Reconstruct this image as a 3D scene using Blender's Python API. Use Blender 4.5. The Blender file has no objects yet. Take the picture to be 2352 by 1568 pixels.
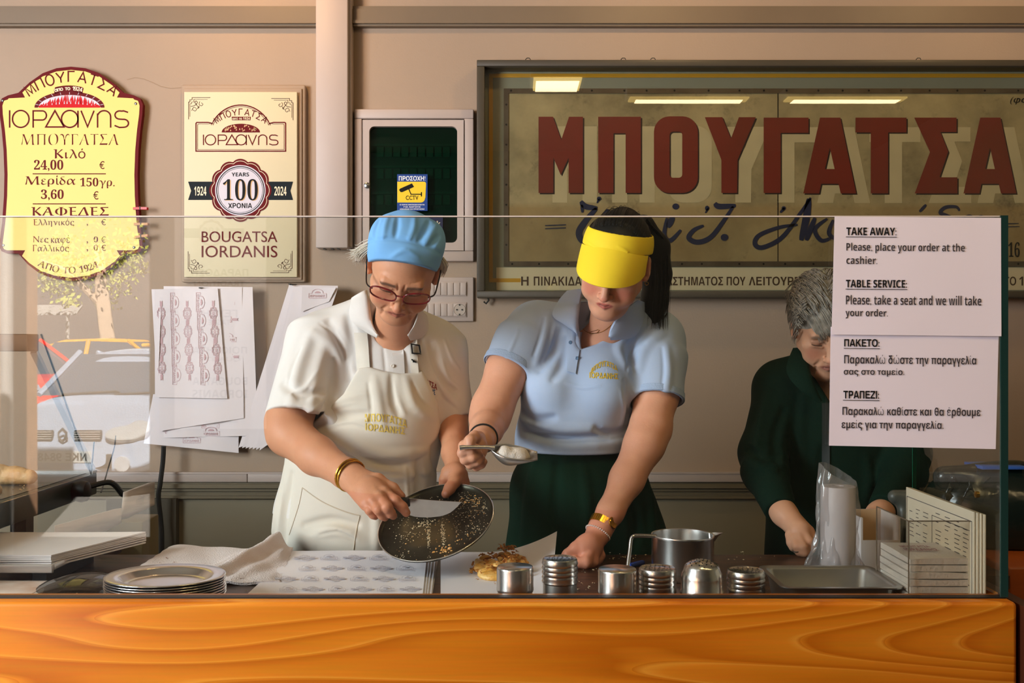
import bpy, bmesh, math, random
import numpy as np
from mathutils import Vector, Matrix
R = random.Random(7)
S = bpy.context.scene
COL = S.collection
# ---------------------------------------------------------------- camera
CZ = 1.40            # lens height; the room is level with it
FPX = 2287.0         # focal length in pixels of the 2352 wide frame
cam_d = bpy.data.cameras.new('camera'); cam_d.sensor_width = 36.0; cam_d.lens = 35.005
cam_d.clip_start = 0.05
cam_d.dof.use_dof = False
cam = bpy.data.objects.new('camera', cam_d); COL.objects.link(cam)
cam.location = (0, 0, CZ); cam.rotation_euler = (math.pi/2, 0, 0)
S.camera = cam
# ---------------------------------------------------------------- world, sun, lamps, exposure
S.view_settings.view_transform = 'Standard'; S.view_settings.look = 'None'
S.view_settings.gamma = 1.0; S.view_settings.use_curve_mapping = False
S.view_settings.exposure = 0.28
S.cycles.max_bounces = 7; S.cycles.diffuse_bounces = 3; S.cycles.glossy_bounces = 4
S.cycles.transparent_max_bounces = 12; S.cycles.transmission_bounces = 6
S.cycles.caustics_reflective = False; S.cycles.caustics_refractive = False
S.cycles.sample_clamp_indirect = 4.0
S.cycles.use_denoising = True
wd = bpy.data.worlds.new('sky'); S.world = wd; wd.use_nodes = True
nt = wd.node_tree; bg = nt.nodes['Background']
sky = nt.nodes.new('ShaderNodeTexSky'); sky.sky_type = 'NISHITA'; sky.sun_disc = False
sky.sun_elevation = math.radians(48); sky.sun_rotation = math.radians(20)
nt.links.new(sky.outputs[0], bg.inputs[0]); bg.inputs[1].default_value = 0.10
def lamp(kind, name, loc, target, energy, color, size=None, size_y=None, **kw):
    d = bpy.data.lights.new(name, kind); d.energy = energy; d.color = color
    if kind == 'AREA':
        d.shape = 'RECTANGLE'; d.size = size; d.size_y = size_y or size
    for k, v in kw.items(): setattr(d, k, v)
    o = bpy.data.objects.new(name, d); COL.objects.link(o); o.location = loc
    o.rotation_euler = (Vector(target) - Vector(loc)).to_track_quat('-Z', 'Y').to_euler()
    return o
# low afternoon sun stands behind the shop, so the street side is bright and the shop itself is shaded by its roof
lamp('SUN', 'sun', (0, 6, 8), (-1.6, 0.6, 0.6), 64.0, (1.0, 0.96, 0.90), angle=math.radians(0.6))
# daylight that falls in through the open shop front on the left
lamp('AREA', 'daylight_opening', (-3.0, 0.5, 1.95), (-0.05, 2.6, 1.15), 160.0, (0.88, 0.94, 1.0), 1.2, 1.5)

# ---------------------------------------------------------------- helpers: points
def W(px, py, D):
    """A point D metres in front of the lens plane, seen at this place of the 2352x1568 photograph."""
    return Vector(((px-1176.0)/FPX*D, D, CZ-(py-784.0)/FPX*D))
def M(px, D): return px/FPX*D         # a length of px pixels at that distance, in metres
def srgb(r, g, b):
    f = lambda c: (c/255/12.92) if c/255 <= 0.04045 else ((c/255+0.055)/1.055)**2.4
    return (f(r), f(g), f(b), 1.0)
# ---------------------------------------------------------------- helpers: objects
def new_obj(name, me, mat=None, parent=None):
    o = bpy.data.objects.new(name, me); COL.objects.link(o)
    if mat is not None:
        for m_ in (mat if isinstance(mat, (list, tuple)) else [mat]): me.materials.append(m_)
    if parent is not None:
        o.parent = parent
        o.matrix_parent_inverse = Matrix.Translation(-Vector(parent.location))
    return o
def tag(o, label=None, cat=None, group=None, kind=None):
    if label: o['label'] = label
    if cat: o['category'] = cat
    if group: o['group'] = group
    if kind: o['kind'] = kind
    return o
def thing(name, loc, label, cat, group=None):
    o = bpy.data.objects.new(name, None); COL.objects.link(o); o.location = loc; o.empty_display_size = 0.05
    return tag(o, label, cat, group)
def mesh_np(name, v, f, smooth=False):
    me = bpy.data.meshes.new(name)
    me.from_pydata([tuple(map(float, p)) for p in v], [], [tuple(map(int, q)) for q in f])
    me.validate(verbose=False)
    if smooth: me.polygons.foreach_set('use_smooth', [True]*len(me.polygons))
    me.update(); return me
class B:
    """Collects shapes into one mesh."""
    def __init__(s): s.v = []; s.f = []; s.mi = []; s.cur = 0
    def add(s, v, f):
        n = len(s.v); s.v += [tuple(p) for p in v]; s.f += [tuple(i+n for i in q) for q in f]; s.mi += [s.cur]*len(f); return s
    def box(s, a, b):
        x0, y0, z0 = a; x1, y1, z1 = b
        v = [(x0,y0,z0),(x1,y0,z0),(x1,y1,z0),(x0,y1,z0),(x0,y0,z1),(x1,y0,z1),(x1,y1,z1),(x0,y1,z1)]
        return s.add(v, [(3,2,1,0),(4,5,6,7),(0,1,5,4),(1,2,6,5),(2,3,7,6),(3,0,4,7)])
    def pbox(s, x0, y0, x1, y1, D0, D1):
        """Box whose front face (distance D0) spans these photo coordinates."""
        a = W(x0, y1, D0); b = W(x1, y0, D0)
        return s.box((a.x, D0, a.z), (b.x, D1, b.z))
    def tube(s, pts, r, n=10, cap=True, closed=False):
        pts = [Vector(p) for p in pts]; m = len(pts); rr = r if isinstance(r, (list, tuple)) else [r]*m
        rings = []; up = None
        for i, p in enumerate(pts):
            if closed: t = pts[(i+1) % m]-pts[i-1]
            else: t = pts[min(i+1, m-1)]-pts[max(i-1, 0)]
            t = t.normalized() if t.length > 1e-9 else Vector((0,0,1))
            if up is None:
                up = t.orthogonal().normalized()
            else:
                up = (up-t*up.dot(t)); up = up.normalized() if up.length > 1e-6 else t.orthogonal().normalized()
            w = t.cross(up)
            rings.append([p+(up*math.cos(2*math.pi*j/n)+w*math.sin(2*math.pi*j/n))*rr[i] for j in range(n)])
        v = [q for g in rings for q in g]; f = []
        for i in range(m if closed else m-1):
            a = i*n; b = ((i+1) % m)*n
            for j in range(n): f.append((a+j, a+(j+1) % n, b+(j+1) % n, b+j))
        if cap and not closed:
            f.append(tuple(range(n-1, -1, -1))); f.append(tuple((m-1)*n+j for j in range(n)))
        return s.add(v, f)
    def lathe(s, prof, c=(0,0,0), n=40, sx=1.0, sy=1.0):
        """Profile of (radius, height) turned about the vertical through c."""
        v = []; f = []; m = len(prof)
        for r, z in prof:
            for j in range(n):
                a = 2*math.pi*j/n; v.append((c[0]+r*sx*math.cos(a), c[1]+r*sy*math.sin(a), c[2]+z))
        for i in range(m-1):
            for j in range(n): f.append((i*n+j, i*n+(j+1) % n, (i+1)*n+(j+1) % n, (i+1)*n+j))
        if prof[0][0] > 1e-6: f.append(tuple(range(n-1, -1, -1)))
        if prof[-1][0] > 1e-6: f.append(tuple((m-1)*n+j for j in range(n)))
        return s.add(v, f)
    def poly(s, pts, D, t=0.0):
        """Outline in photo coordinates standing upright at distance D, t metres thick (backwards)."""
        v = [W(x, y, D) for x, y in pts]; n = len(v)
        if t <= 0: return s.add(v, [tuple(range(n))])
        w = [p+Vector((0, t, 0)) for p in v]
        f = [tuple(range(n)), tuple(range(2*n-1, n-1, -1))]+[(i, n+i, n+(i+1) % n, (i+1) % n) for i in range(n)]
        return s.add(v+w, f)
    def ribbon(s, pts, wd, D, closed=False, taper=None):
        """A painted line of width wd (pixels) through pts at distance D."""
        q = [Vector((x, y)) for x, y in pts]; n = len(q); L = []; Rr = []
        for i in range(n):
            if closed: a = q[i]-q[i-1]; b = q[(i+1) % n]-q[i]
            else: a = q[i]-q[max(i-1, 0)]; b = q[min(i+1, n-1)]-q[i]
            if a.length < 1e-6: a = b
            if b.length < 1e-6: b = a
            a = a.normalized(); b = b.normalized(); t = (a+b)
            t = t.normalized() if t.length > 1e-3 else a
            nn = Vector((-t.y, t.x)); c = max(0.45, nn.dot(Vector((-a.y, a.x))))
            h = (wd if taper is None else wd*taper[i])/2/c
            L.append(q[i]+nn*h); Rr.append(q[i]-nn*h)
        v = [W(p.x, p.y, D) for p in L+Rr]; f = []
        for i in range(n if closed else n-1): j = (i+1) % n; f.append((i, j, n+j, n+i))
        return s.add(v, f)
    def build(s, name, mat, parent=None, smooth=False, bevel=0, seg=2, angle=40):
        me = mesh_np(name, s.v, s.f)
        if len(s.mi) == len(me.polygons): me.polygons.foreach_set('material_index', s.mi)
        bm = bmesh.new(); bm.from_mesh(me); bmesh.ops.recalc_face_normals(bm, faces=bm.faces)
        bm.to_mesh(me); bm.free()
        if smooth:
            me.polygons.foreach_set('use_smooth', [True]*len(me.polygons))
        o = new_obj(name, me, mat, parent)
        if bevel:
            m_ = o.modifiers.new('bevel', 'BEVEL'); m_.width = bevel; m_.segments = seg; m_.limit_method = 'ANGLE'; m_.angle_limit = math.radians(angle)
            me.polygons.foreach_set('use_smooth', [True]*len(me.polygons))
        if smooth and angle:
            try: me.set_sharp_from_angle(angle=math.radians(angle))
            except Exception: pass
        return o
def arc(cx, cy, rx, ry, a0, a1, n=24):
    return [(cx+rx*math.cos(math.radians(a0+(a1-a0)*i/(n-1))), cy-ry*math.sin(math.radians(a0+(a1-a0)*i/(n-1)))) for i in range(n)]
def spline(pts, n=8, closed=False):
    """Catmull-Rom through points of any dimension."""
    P = [np.array(p, float) for p in pts]; m = len(P); out = []
    for i in range(m if closed else m-1):
        if closed: a, b, c, d = P[i-1], P[i], P[(i+1) % m], P[(i+2) % m]
        else: a, b, c, d = P[max(i-1, 0)], P[i], P[i+1], P[min(i+2, m-1)]
        for k in range(n):
            t = k/n; out.append(tuple(0.5*((2*b)+(c-a)*t+(2*a-5*b+4*c-d)*t*t+(3*b-a-3*c+d)*t**3)))
    if not closed: out.append(tuple(P[-1]))
    return out
# ---------------------------------------------------------------- helpers: lettering
GL = {'Α':'A','Β':'B','Ε':'E','Ζ':'Z','Η':'H','Ι':'I','Κ':'K','Μ':'M','Ν':'N','Ο':'O','Ρ':'P','Τ':'T','Υ':'Y','Χ':'X'}
def style(t, st):
    if st == 'gill': return t
    out = ''
    for c in t:
        o = ord(c); serif = st.startswith('serif')
        if 65 <= o <= 90: out += chr((0x1D400 if serif else 0x1D5D4)+o-65)
        elif 97 <= o <= 122: out += chr((0x1D41A if serif else 0x1D5EE)+o-97)
        elif 48 <= o <= 57: out += chr((0x1D7CE if serif else 0x1D7EC)+o-48)
        elif 0x391 <= o <= 0x3A9: out += chr((0x1D6A8 if serif else 0x1D756)+o-0x391)
        elif 0x3B1 <= o <= 0x3C9: out += chr((0x1D6C2 if serif else 0x1D770)+o-0x3B1)
        else: out += c
    return out
_tc = {}
def text2d(s, st='sans', off=None):
    key = (s, st, off)
    if key in _tc: return _tc[key]
    c = bpy.data.curves.new('lettering', 'FONT'); c.body = style(s, st); c.resolution_u = 4
    c.offset = {'sans': -0.009, 'sansb': 0.0, 'serif': 0.0, 'serift': -0.003, 'gill': 0.0}[st] if off is None else off
    o = bpy.data.objects.new('lettering', c)
    me = o.to_mesh()
    v = np.array([p.co[:2] for p in me.vertices]) if len(me.vertices) else np.zeros((0, 2))
    f = [tuple(p.vertices) for p in me.polygons]
    o.to_mesh_clear(); bpy.data.objects.remove(o); bpy.data.curves.remove(c)
    _tc[key] = (v, f); return v, f
def put_text(b, s, box, D, st='sans', skew=0.0, slope=0.0, flip=False, off=None):
    """Lettering that fills box = (x0, y0, x1, y1) of photo coordinates on an upright plane at distance D."""
    v, f = text2d(s, st, off)
    if not len(v): return
    lo = v.min(0); hi = v.max(0); x0, y0, x1, y1 = box; q = []
    for p in v:
        u = (p[0]-lo[0])/(hi[0]-lo[0]); w = (p[1]-lo[1])/(hi[1]-lo[1])
        if flip: u = 1-u
        x = x0+u*(x1-x0)+skew*w*(y1-y0); q.append(W(x, y1-w*(y1-y0)+slope*(x-x0), D))
    b.add(q, f)
def put_arc(b, s, cx, cy, r, a0, a1, h, D, st='sans', squeeze=1.0, ry=None, inside=False, wk=1.0, off=None):
    """Capitals of height h on an arc; a0..a1 are the angles (degrees, 90 = up) of first and last letter centre."""
    n = len(s); ry = ry or r
    ws = []
    for ch in s:
        v, f = text2d(ch, st, off)
        ws.append((v[:, 0].max()-v[:, 0].min()) if len(v) else 0.35)
    ws = np.array(ws)+0.12; cum = np.concatenate([[0], np.cumsum(ws)]); mid = (cum[:-1]+cum[1:])/2
    t = (mid-mid[0])/(mid[-1]-mid[0])
    for ch, k in zip(s, t):
        v, f = text2d(ch, st, off)
        if not len(v): continue
        a = math.radians(a0+(a1-a0)*k); ox = cx+r*math.cos(a); oy = cy-ry*math.sin(a)
        tx, ty = (math.sin(a), math.cos(a)) if not inside else (-math.sin(a), -math.cos(a))
        ux, uy = ty, -tx
        mx = (v[:, 0].max()+v[:, 0].min())/2; H = 0.7
        q = [W(ox+tx*(p[0]-mx)/H*h*wk+ux*p[1]/H*h, oy+ty*(p[0]-mx)/H*h*wk+uy*p[1]/H*h, D) for p in v]
        b.add(q, f)
STR = {'Μ': [[(0,0),(.06,1),(.5,.12),(.94,1),(1,0)]], 'Π': [[(.06,0),(.06,1),(.94,1),(.94,0)]], 'Ο': [[(.5+.5*math.cos(a), .5+.52*math.sin(a)) for a in [2*math.pi*i/24 for i in range(25)]]],
       'Υ': [[(0,1),(.5,.42),(1,1)], [(.5,.42),(.5,0)]], 'Γ': [[(.1,0),(.1,1),(.9,1)]], 'Α': [[(0,0),(.5,1),(1,0)], [(.2,.34),(.8,.34)]], 'Τ': [[(0,1),(1,1)], [(.5,1),(.5,0)]], 'Σ': [[(.95,1),(.06,1),(.56,.52),(.06,0),(.98,0)]]}
def put_arc_strokes(b, s, cx, cy, r, a0, a1, h, w, lw, D):
    """Thin drawn capitals along an arc; a0, a1 = angles of the first and last letter centre."""
    for i, ch in enumerate(s):
        a = math.radians(a0+(a1-a0)*i/(len(s)-1)); ox, oy = cx+r*math.cos(a), cy-r*math.sin(a); tx, ty = math.sin(a), math.cos(a); ux, uy = math.cos(a), -math.sin(a)
        for L in STR[ch]: b.ribbon([(ox+tx*(x-.5)*w+ux*y*h, oy+ty*(x-.5)*w+uy*y*h) for x, y in L], lw, D, closed=(L[0] == L[-1]))
# ---------------------------------------------------------------- helpers: materials
def mat(name, col, rough=0.6, metal=0.0, bump=0.0, bscale=60.0, var=0.0, vscale=6.0, spec=0.5, var_col=None, sss=0.0, emis=None, emis_s=0.0, trans=0.0, stretch=None, coat=0.0, sheen=0.0, ior=1.45, detail=4.0, rvar=0.0, attr=False):
    m = bpy.data.materials.new(name); m.use_nodes = True
    n = m.node_tree.nodes; l = m.node_tree.links; p = n['Principled BSDF']
    c = col if len(col) == 4 else srgb(*col)
    p.inputs['Base Color'].default_value = c; p.inputs['Roughness'].default_value = rough; p.inputs['Metallic'].default_value = metal
    p.inputs['Specular IOR Level'].default_value = spec; p.inputs['IOR'].default_value = ior
    p.inputs['Transmission Weight'].default_value = trans; p.inputs['Coat Weight'].default_value = coat
    p.inputs['Sheen Weight'].default_value = sheen
    if sss:
        p.inputs['Subsurface Weight'].default_value = sss; p.inputs['Subsurface Radius'].default_value = (0.012, 0.005, 0.003); p.inputs['Subsurface Scale'].default_value = 1.0
    if emis is not None:
        p.inputs['Emission Color'].default_value = emis if len(emis) == 4 else srgb(*emis); p.inputs['Emission Strength'].default_value = emis_s
    tc = n.new('ShaderNodeTexCoord'); src = tc.outputs['Object']
    if stretch:
        mp = n.new('ShaderNodeMapping'); mp.inputs['Scale'].default_value = stretch; l.new(src, mp.inputs[0]); src = mp.outputs[0]
    base = None
    if attr:
        a = n.new('ShaderNodeVertexColor'); a.layer_name = 'Col'; base = a.outputs[0]; l.new(base, p.inputs['Base Color'])
    if var > 0:
        t = n.new('ShaderNodeTexNoise'); t.inputs['Scale'].default_value = vscale; t.inputs['Detail'].default_value = detail; l.new(src, t.inputs['Vector'])
        r = n.new('ShaderNodeValToRGB'); r.color_ramp.elements[0].position = 0.35; r.color_ramp.elements[1].position = 0.68
        r.color_ramp.elements[0].color = (0, 0, 0, 1); r.color_ramp.elements[1].color = (1, 1, 1, 1); l.new(t.outputs['Fac'], r.inputs[0])
        mx = n.new('ShaderNodeMix'); mx.data_type = 'RGBA'
        mx.inputs['A'].default_value = c
        if base is not None: l.new(base, mx.inputs['A'])
        vc = var_col if var_col else tuple(x*0.6 for x in c[:3])+(1,)
        mx.inputs['B'].default_value = vc if len(vc) == 4 else srgb(*vc)
        mu = n.new('ShaderNodeMath'); mu.operation = 'MULTIPLY'; mu.inputs[1].default_value = var; l.new(r.outputs[0], mu.inputs[0])
        l.new(mu.outputs[0], mx.inputs['Factor']); l.new(mx.outputs['Result'], p.inputs['Base Color'])
    if bump > 0:
        t2 = n.new('ShaderNodeTexNoise'); t2.inputs['Scale'].default_value = bscale; t2.inputs['Detail'].default_value = 3.0; l.new(src, t2.inputs['Vector'])
        bu = n.new('ShaderNodeBump'); bu.inputs['Strength'].default_value = bump; bu.inputs['Distance'].default_value = 0.004
        l.new(t2.outputs['Fac'], bu.inputs['Height']); l.new(bu.outputs[0], p.inputs['Normal'])
    return m
def glass_mat(name, tint=(1, 1, 1, 1), ior=1.5, rough=0.0, dust=0.0, refl=1.0):
    """Clear sheet glass or film: passes light straight on and mirrors by Fresnel."""
    m = bpy.data.materials.new(name); m.use_nodes = True; n = m.node_tree.nodes; l = m.node_tree.links
    n.remove(n['Principled BSDF']); out = n['Material Output']
    tr = n.new('ShaderNodeBsdfTransparent'); tr.inputs[0].default_value = tint
    gl = n.new('ShaderNodeBsdfGlossy'); gl.inputs['Roughness'].default_value = rough
    lw = n.new('ShaderNodeLayerWeight'); lw.inputs[0].default_value = 0.5     # Facing = 1 - |cos|, the same from both sides
    f0 = ((ior-1)/(ior+1))**2*refl
    pw = n.new('ShaderNodeMath'); pw.operation = 'POWER'; pw.inputs[1].default_value = 5.0; l.new(lw.outputs['Facing'], pw.inputs[0])
    ma = n.new('ShaderNodeMath'); ma.operation = 'MULTIPLY_ADD'; ma.inputs[1].default_value = 1-f0; ma.inputs[2].default_value = f0; l.new(pw.outputs[0], ma.inputs[0])
    mx = n.new('ShaderNodeMixShader'); l.new(ma.outputs[0], mx.inputs[0]); l.new(tr.outputs[0], mx.inputs[1]); l.new(gl.outputs[0], mx.inputs[2])
    last = mx.outputs[0]
    if dust > 0:
        df = n.new('ShaderNodeBsdfDiffuse'); df.inputs[0].default_value = (0.8, 0.78, 0.75, 1)
        tn = n.new('ShaderNodeTexNoise'); tn.inputs['Scale'].default_value = 3.0; tn.inputs['Detail'].default_value = 5.0
        tcn = n.new('ShaderNodeTexCoord'); l.new(tcn.outputs['Object'], tn.inputs['Vector'])
        mu = n.new('ShaderNodeMath'); mu.operation = 'MULTIPLY'; mu.inputs[1].default_value = dust; l.new(tn.outputs['Fac'], mu.inputs[0])
        m2 = n.new('ShaderNodeMixShader'); l.new(mu.outputs[0], m2.inputs[0]); l.new(last, m2.inputs[1]); l.new(df.outputs[0], m2.inputs[2]); last = m2.outputs[0]
    l.new(last, out.inputs[0]); return m
# ---------------------------------------------------------------- organic shapes: smooth blends of simple solids, meshed as ONE surface
def _np(v): return np.array(v, float)
class Sdf:
    def __init__(s): s.ops = []
    def _add(s, fn, c, r, k, mode): s.ops.append((fn, _np(c), r, k, mode)); return s
    def cone(s, a, b, ra, rb, k=0.01, mode='u', flat=None):
        """Tapered round limb from a to b; flat = (direction, factor) squeezes it along that direction."""
        a = _np(a); b = _np(b); ab = b-a; L2 = max(ab@ab, 1e-12)
        if flat is not None:
            nrm = _np(flat[0]); nrm /= np.linalg.norm(nrm); sc = flat[1]
        def fn(p):
            q = p-a
            if flat is not None:
                q = q+np.outer(q@nrm, nrm)*(1/sc-1); ab2 = ab+nrm*(ab@nrm)*(1/sc-1)
                t = np.clip(q@ab2/max(ab2@ab2, 1e-12), 0, 1)
                d = np.linalg.norm(q-np.outer(t, ab2), axis=1)-(ra+(rb-ra)*t)
                return d*min(1, sc)
            t = np.clip(q@ab/L2, 0, 1)
            return np.linalg.norm(q-np.outer(t, ab), axis=1)-(ra+(rb-ra)*t)
        R_ = max(ra, rb)*(1 if flat is None else max(1, flat[1]))
        return s._add(fn, (a+b)/2, math.sqrt(L2)/2+R_, k, mode)
    def chain(s, pts, k=0.01, mode='u', flat=None):
        """pts = (point, radius) along a limb."""
        for (a, ra), (b, rb) in zip(pts[:-1], pts[1:]): s.cone(a, b, ra, rb, k, mode, flat)
        return s
    def poly(s, pts, rad, k=0.01, mode='u'):
        """One tapered cord through many points, blended into the rest as a whole (no beads at its joints)."""
        P = np.array(pts, float); r = np.array(rad, float); c = P.mean(0); R0 = np.linalg.norm(P-c, axis=1).max()+r.max()
        def fn(p):
            d = np.full(len(p), 10.0)
            for i in range(len(P)-1):
                ab = P[i+1]-P[i]; q = p-P[i]; t = np.clip(q@ab/max(ab@ab, 1e-12), 0, 1); d = np.minimum(d, np.linalg.norm(q-np.outer(t, ab), axis=1)-(r[i]+(r[i+1]-r[i])*t))
            return d
        return s._add(fn, c, R0, k, mode)
    def flatcone(s, a, b, ra, rb, k=0.01, mode='u', rnd=0.004):
        """Tapered limb with straight cut ends (a sleeve)."""
        a = _np(a); b = _np(b); ab = b-a; L = np.linalg.norm(ab); u = ab/L
        def fn(p):
            q = p-a; h = q@u; t = np.clip(h/L, 0, 1)
            rad = np.linalg.norm(q-np.outer(h, u), axis=1)-(ra+(rb-ra)*t)+rnd
            ax = np.abs(h-L/2)-L/2+rnd
            return np.minimum(np.maximum(rad, ax), 0)+np.hypot(np.maximum(rad, 0), np.maximum(ax, 0))-rnd
        return s._add(fn, (a+b)/2, math.hypot(L/2, max(ra, rb)), k, mode)
    def ell(s, c, r, k=0.01, mode='u', rot=None):
        c = _np(c); r = _np(r); Rm = None if rot is None else np.array(rot)
        def fn(p):
            q = p-c
            if Rm is not None: q = q@Rm
            k0 = np.linalg.norm(q/r, axis=1); k1 = np.linalg.norm(q/(r*r), axis=1)
            return np.where(k1 > 1e-9, k0*(k0-1)/np.maximum(k1, 1e-9), -r.min())
        return s._add(fn, c, r.max(), k, mode)
    def prism(s, poly, y0, y1, k=0.002, mode='i', persp=True):
        """Upright prism over an outline in photo coordinates (taken at distance Dref), between distances y0 and y1."""
        P = _np(poly); n = len(P)
        def fn(p):
            x, z = p[:, 0], p[:, 2]; d = np.full(len(p), 1e9); sg = np.ones(len(p))
            for i in range(n):
                a = P[i]; b = P[(i+1) % n]; e = b-a; wx = x-a[0]; wz = z-a[1]
                t = np.clip((wx*e[0]+wz*e[1])/max(e@e, 1e-12), 0, 1)
                d = np.minimum(d, (wx-e[0]*t)**2+(wz-e[1]*t)**2)
                c1 = z >= a[1]; c2 = z < b[1]; c3 = e[0]*wz > e[1]*wx
                fl = (c1 & c2 & c3) | (~c1 & ~c2 & ~c3); sg = np.where(fl, -sg, sg)
            return np.maximum(sg*np.sqrt(d), np.maximum(y0-p[:, 1], p[:, 1]-y1))
        c = (P[:, 0].mean(), (y0+y1)/2, P[:, 1].mean())
        return s._add(fn, c, 99 if mode == 'i' else np.linalg.norm(P-P.mean(0), axis=1).max()+abs(y1-y0)/2, k, mode)
    def half(s, c, nrm, k=0.004, mode='s'):
        """Half space on the side nrm points to (cut away by default)."""
        c = _np(c); nr = _np(nrm); nr = nr/np.linalg.norm(nr)
        return s._add(lambda p: -((p-c)@nr), c, 99, k, mode)
    def warp(s, fn):
        """Adds a small displacement field to what has been built so far."""
        s.ops.append((fn, _np((0, 0, 0)), 99, 0, 'w')); return s
    def frame(s, o, Rm, sc=1.0, sx=1.0):
        """Returns a builder in a local frame (columns of Rm are its axes)."""
        return Fr(s, _np(o), np.array(Rm, float), sc, sx)
    def ev(s, p, c=None, rad=None, band=0.0):
        d = np.full(len(p), 10.0); kk = max([o[3] for o in s.ops], default=0)*1.1
        for fn, oc, orad, k, mode in s.ops:
            if c is not None and orad < 50:
                if np.linalg.norm(oc-c) > orad+rad+kk+band+0.006: continue
            if mode == 'w': d = d+fn(p); continue
            e = fn(p)
            if mode == 'u':
                if k > 0:
                    h = np.maximum(k-np.abs(d-e), 0)/k; d = np.minimum(d, e)-h*h*k*0.25
                else: d = np.minimum(d, e)
            else:
                if mode == 's': e = -e
                if k > 0:
                    h = np.maximum(k-np.abs(d-e), 0)/k; d = np.maximum(d, e)+h*h*k*0.25
                else: d = np.maximum(d, e)
        return d
    def mesh(s, h=0.002, lo=None, hi=None, n=16):
        ops = [o for o in s.ops if o[4] == 'u' and o[2] < 50]
        if lo is None: lo = np.min([o[1]-o[2] for o in ops], axis=0)-0.02
        if hi is None: hi = np.max([o[1]+o[2] for o in ops], axis=0)+0.02
        lo = _np(lo); hi = _np(hi); bs = h*n; nb = np.ceil((hi-lo)/bs).astype(int)
        g = np.stack(np.meshgrid(*[np.arange(k) for k in nb], indexing='ij'), -1).reshape(-1, 3)
        cen = lo+(g+0.5)*bs; d = np.concatenate([s.ev(cen[i:i+20000]) for i in range(0, len(cen), 20000)])
        rad = bs*0.5*math.sqrt(3); act = g[np.abs(d) < rad*1.9+0.006]
        N = nb*n+2; ax = np.arange(n+2)
        li = np.stack(np.meshgrid(ax, ax, ax, indexing='ij'), -1)          # n+2 corners per side -> n+1 cells
        ids_all = []; pos_all = []; quads = []
        cid = lambda ijk: (ijk[..., 0]*N[1]+ijk[..., 1])*N[2]+ijk[..., 2]
        for b in act:
            base = b*n; P = lo+(base+li.reshape(-1, 3))*h
            v = s.ev(P, lo+(b+0.5)*bs, rad, 5*h).reshape(n+2, n+2, n+2)
            ins = v < 0
            if ins.all() or not ins.any(): continue
            m = n+1; acc = np.zeros((m, m, m, 3)); cnt = np.zeros((m, m, m))
            for axi in range(3):
                for da in (0, 1):
                    for db in (0, 1):
                        o1 = [0, 0, 0]; o2 = [0, 0, 0]; oth = [q for q in range(3) if q != axi]
                        o1[oth[0]] = da; o1[oth[1]] = db; o2 = list(o1); o2[axi] = 1
                        A = v[o1[0]:o1[0]+m, o1[1]:o1[1]+m, o1[2]:o1[2]+m]; Bv = v[o2[0]:o2[0]+m, o2[1]:o2[1]+m, o2[2]:o2[2]+m]
                        cr = (A < 0) != (Bv < 0); t = np.where(cr, A/np.where(cr, A-Bv, 1), 0)
                        for q in range(3): acc[..., q] += np.where(cr, o1[q]+(t if q == axi else 0), 0)
                        cnt += cr
            cells = np.argwhere(cnt > 0)
            vv = acc[cells[:, 0], cells[:, 1], cells[:, 2]]/cnt[cells[:, 0], cells[:, 1], cells[:, 2]][:, None]
            ids_all.append(cid(base+cells)); pos_all.append(lo+(base+cells+vv)*h)
            for axi in range(3):
                oth = [q for q in range(3) if q != axi]
                sl = [slice(1, n+1)]*3; sl2 = list(sl); sl2[axi] = slice(2, n+2)
                A = ins[tuple(sl)]; Bv = ins[tuple(sl2)]; e = np.argwhere(A != Bv)+1
                if not len(e): continue
                fl = A[tuple((e-1).T)]
                u = np.zeros(3, int); w = np.zeros(3, int); u[oth[0]] = 1; w[oth[1]] = 1
                q = np.stack([cid(base+e-u-w), cid(base+e-w), cid(base+e), cid(base+e-u)], 1)
                if axi == 1: fl = ~fl
                q[~fl] = q[~fl][:, ::-1]; quads.append(q)
        ids = np.concatenate(ids_all); pos = np.concatenate(pos_all); q = np.concatenate(quads)
        uid, first = np.unique(ids, return_index=True); pos = pos[first]
        ix = np.searchsorted(uid, q); ix = np.clip(ix, 0, len(uid)-1); good = (uid[ix] == q).all(1)
        return pos, ix[good]
    def build(s, name, mt, parent=None, h=0.003, color=None, lo=None, hi=None, smooth_iter=0):
        v, f = s.mesh(h, lo, hi)
        me = bpy.data.meshes.new(name)
        me.vertices.add(len(v)); me.vertices.foreach_set('co', v.astype(np.float32).ravel())
        me.loops.add(len(f)*4); me.loops.foreach_set('vertex_index', f.astype(np.int32).ravel())
        me.polygons.add(len(f)); me.polygons.foreach_set('loop_start', np.arange(0, len(f)*4, 4, dtype=np.int32))
        me.update(calc_edges=True); me.validate(verbose=False)
        me.polygons.foreach_set('use_smooth', np.ones(len(me.polygons), dtype=bool))
        if color is not None:
            c = color(v); ca = me.color_attributes.new('Col', 'FLOAT_COLOR', 'POINT')
            ca.data.foreach_set('color', np.concatenate([c, np.ones((len(c), 1))], 1).astype(np.float32).ravel())
        o = new_obj(name, me, mt, parent)
        if smooth_iter:
            m_ = o.modifiers.new('smooth', 'SMOOTH'); m_.iterations = smooth_iter; m_.factor = 0.5
        return o
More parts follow.
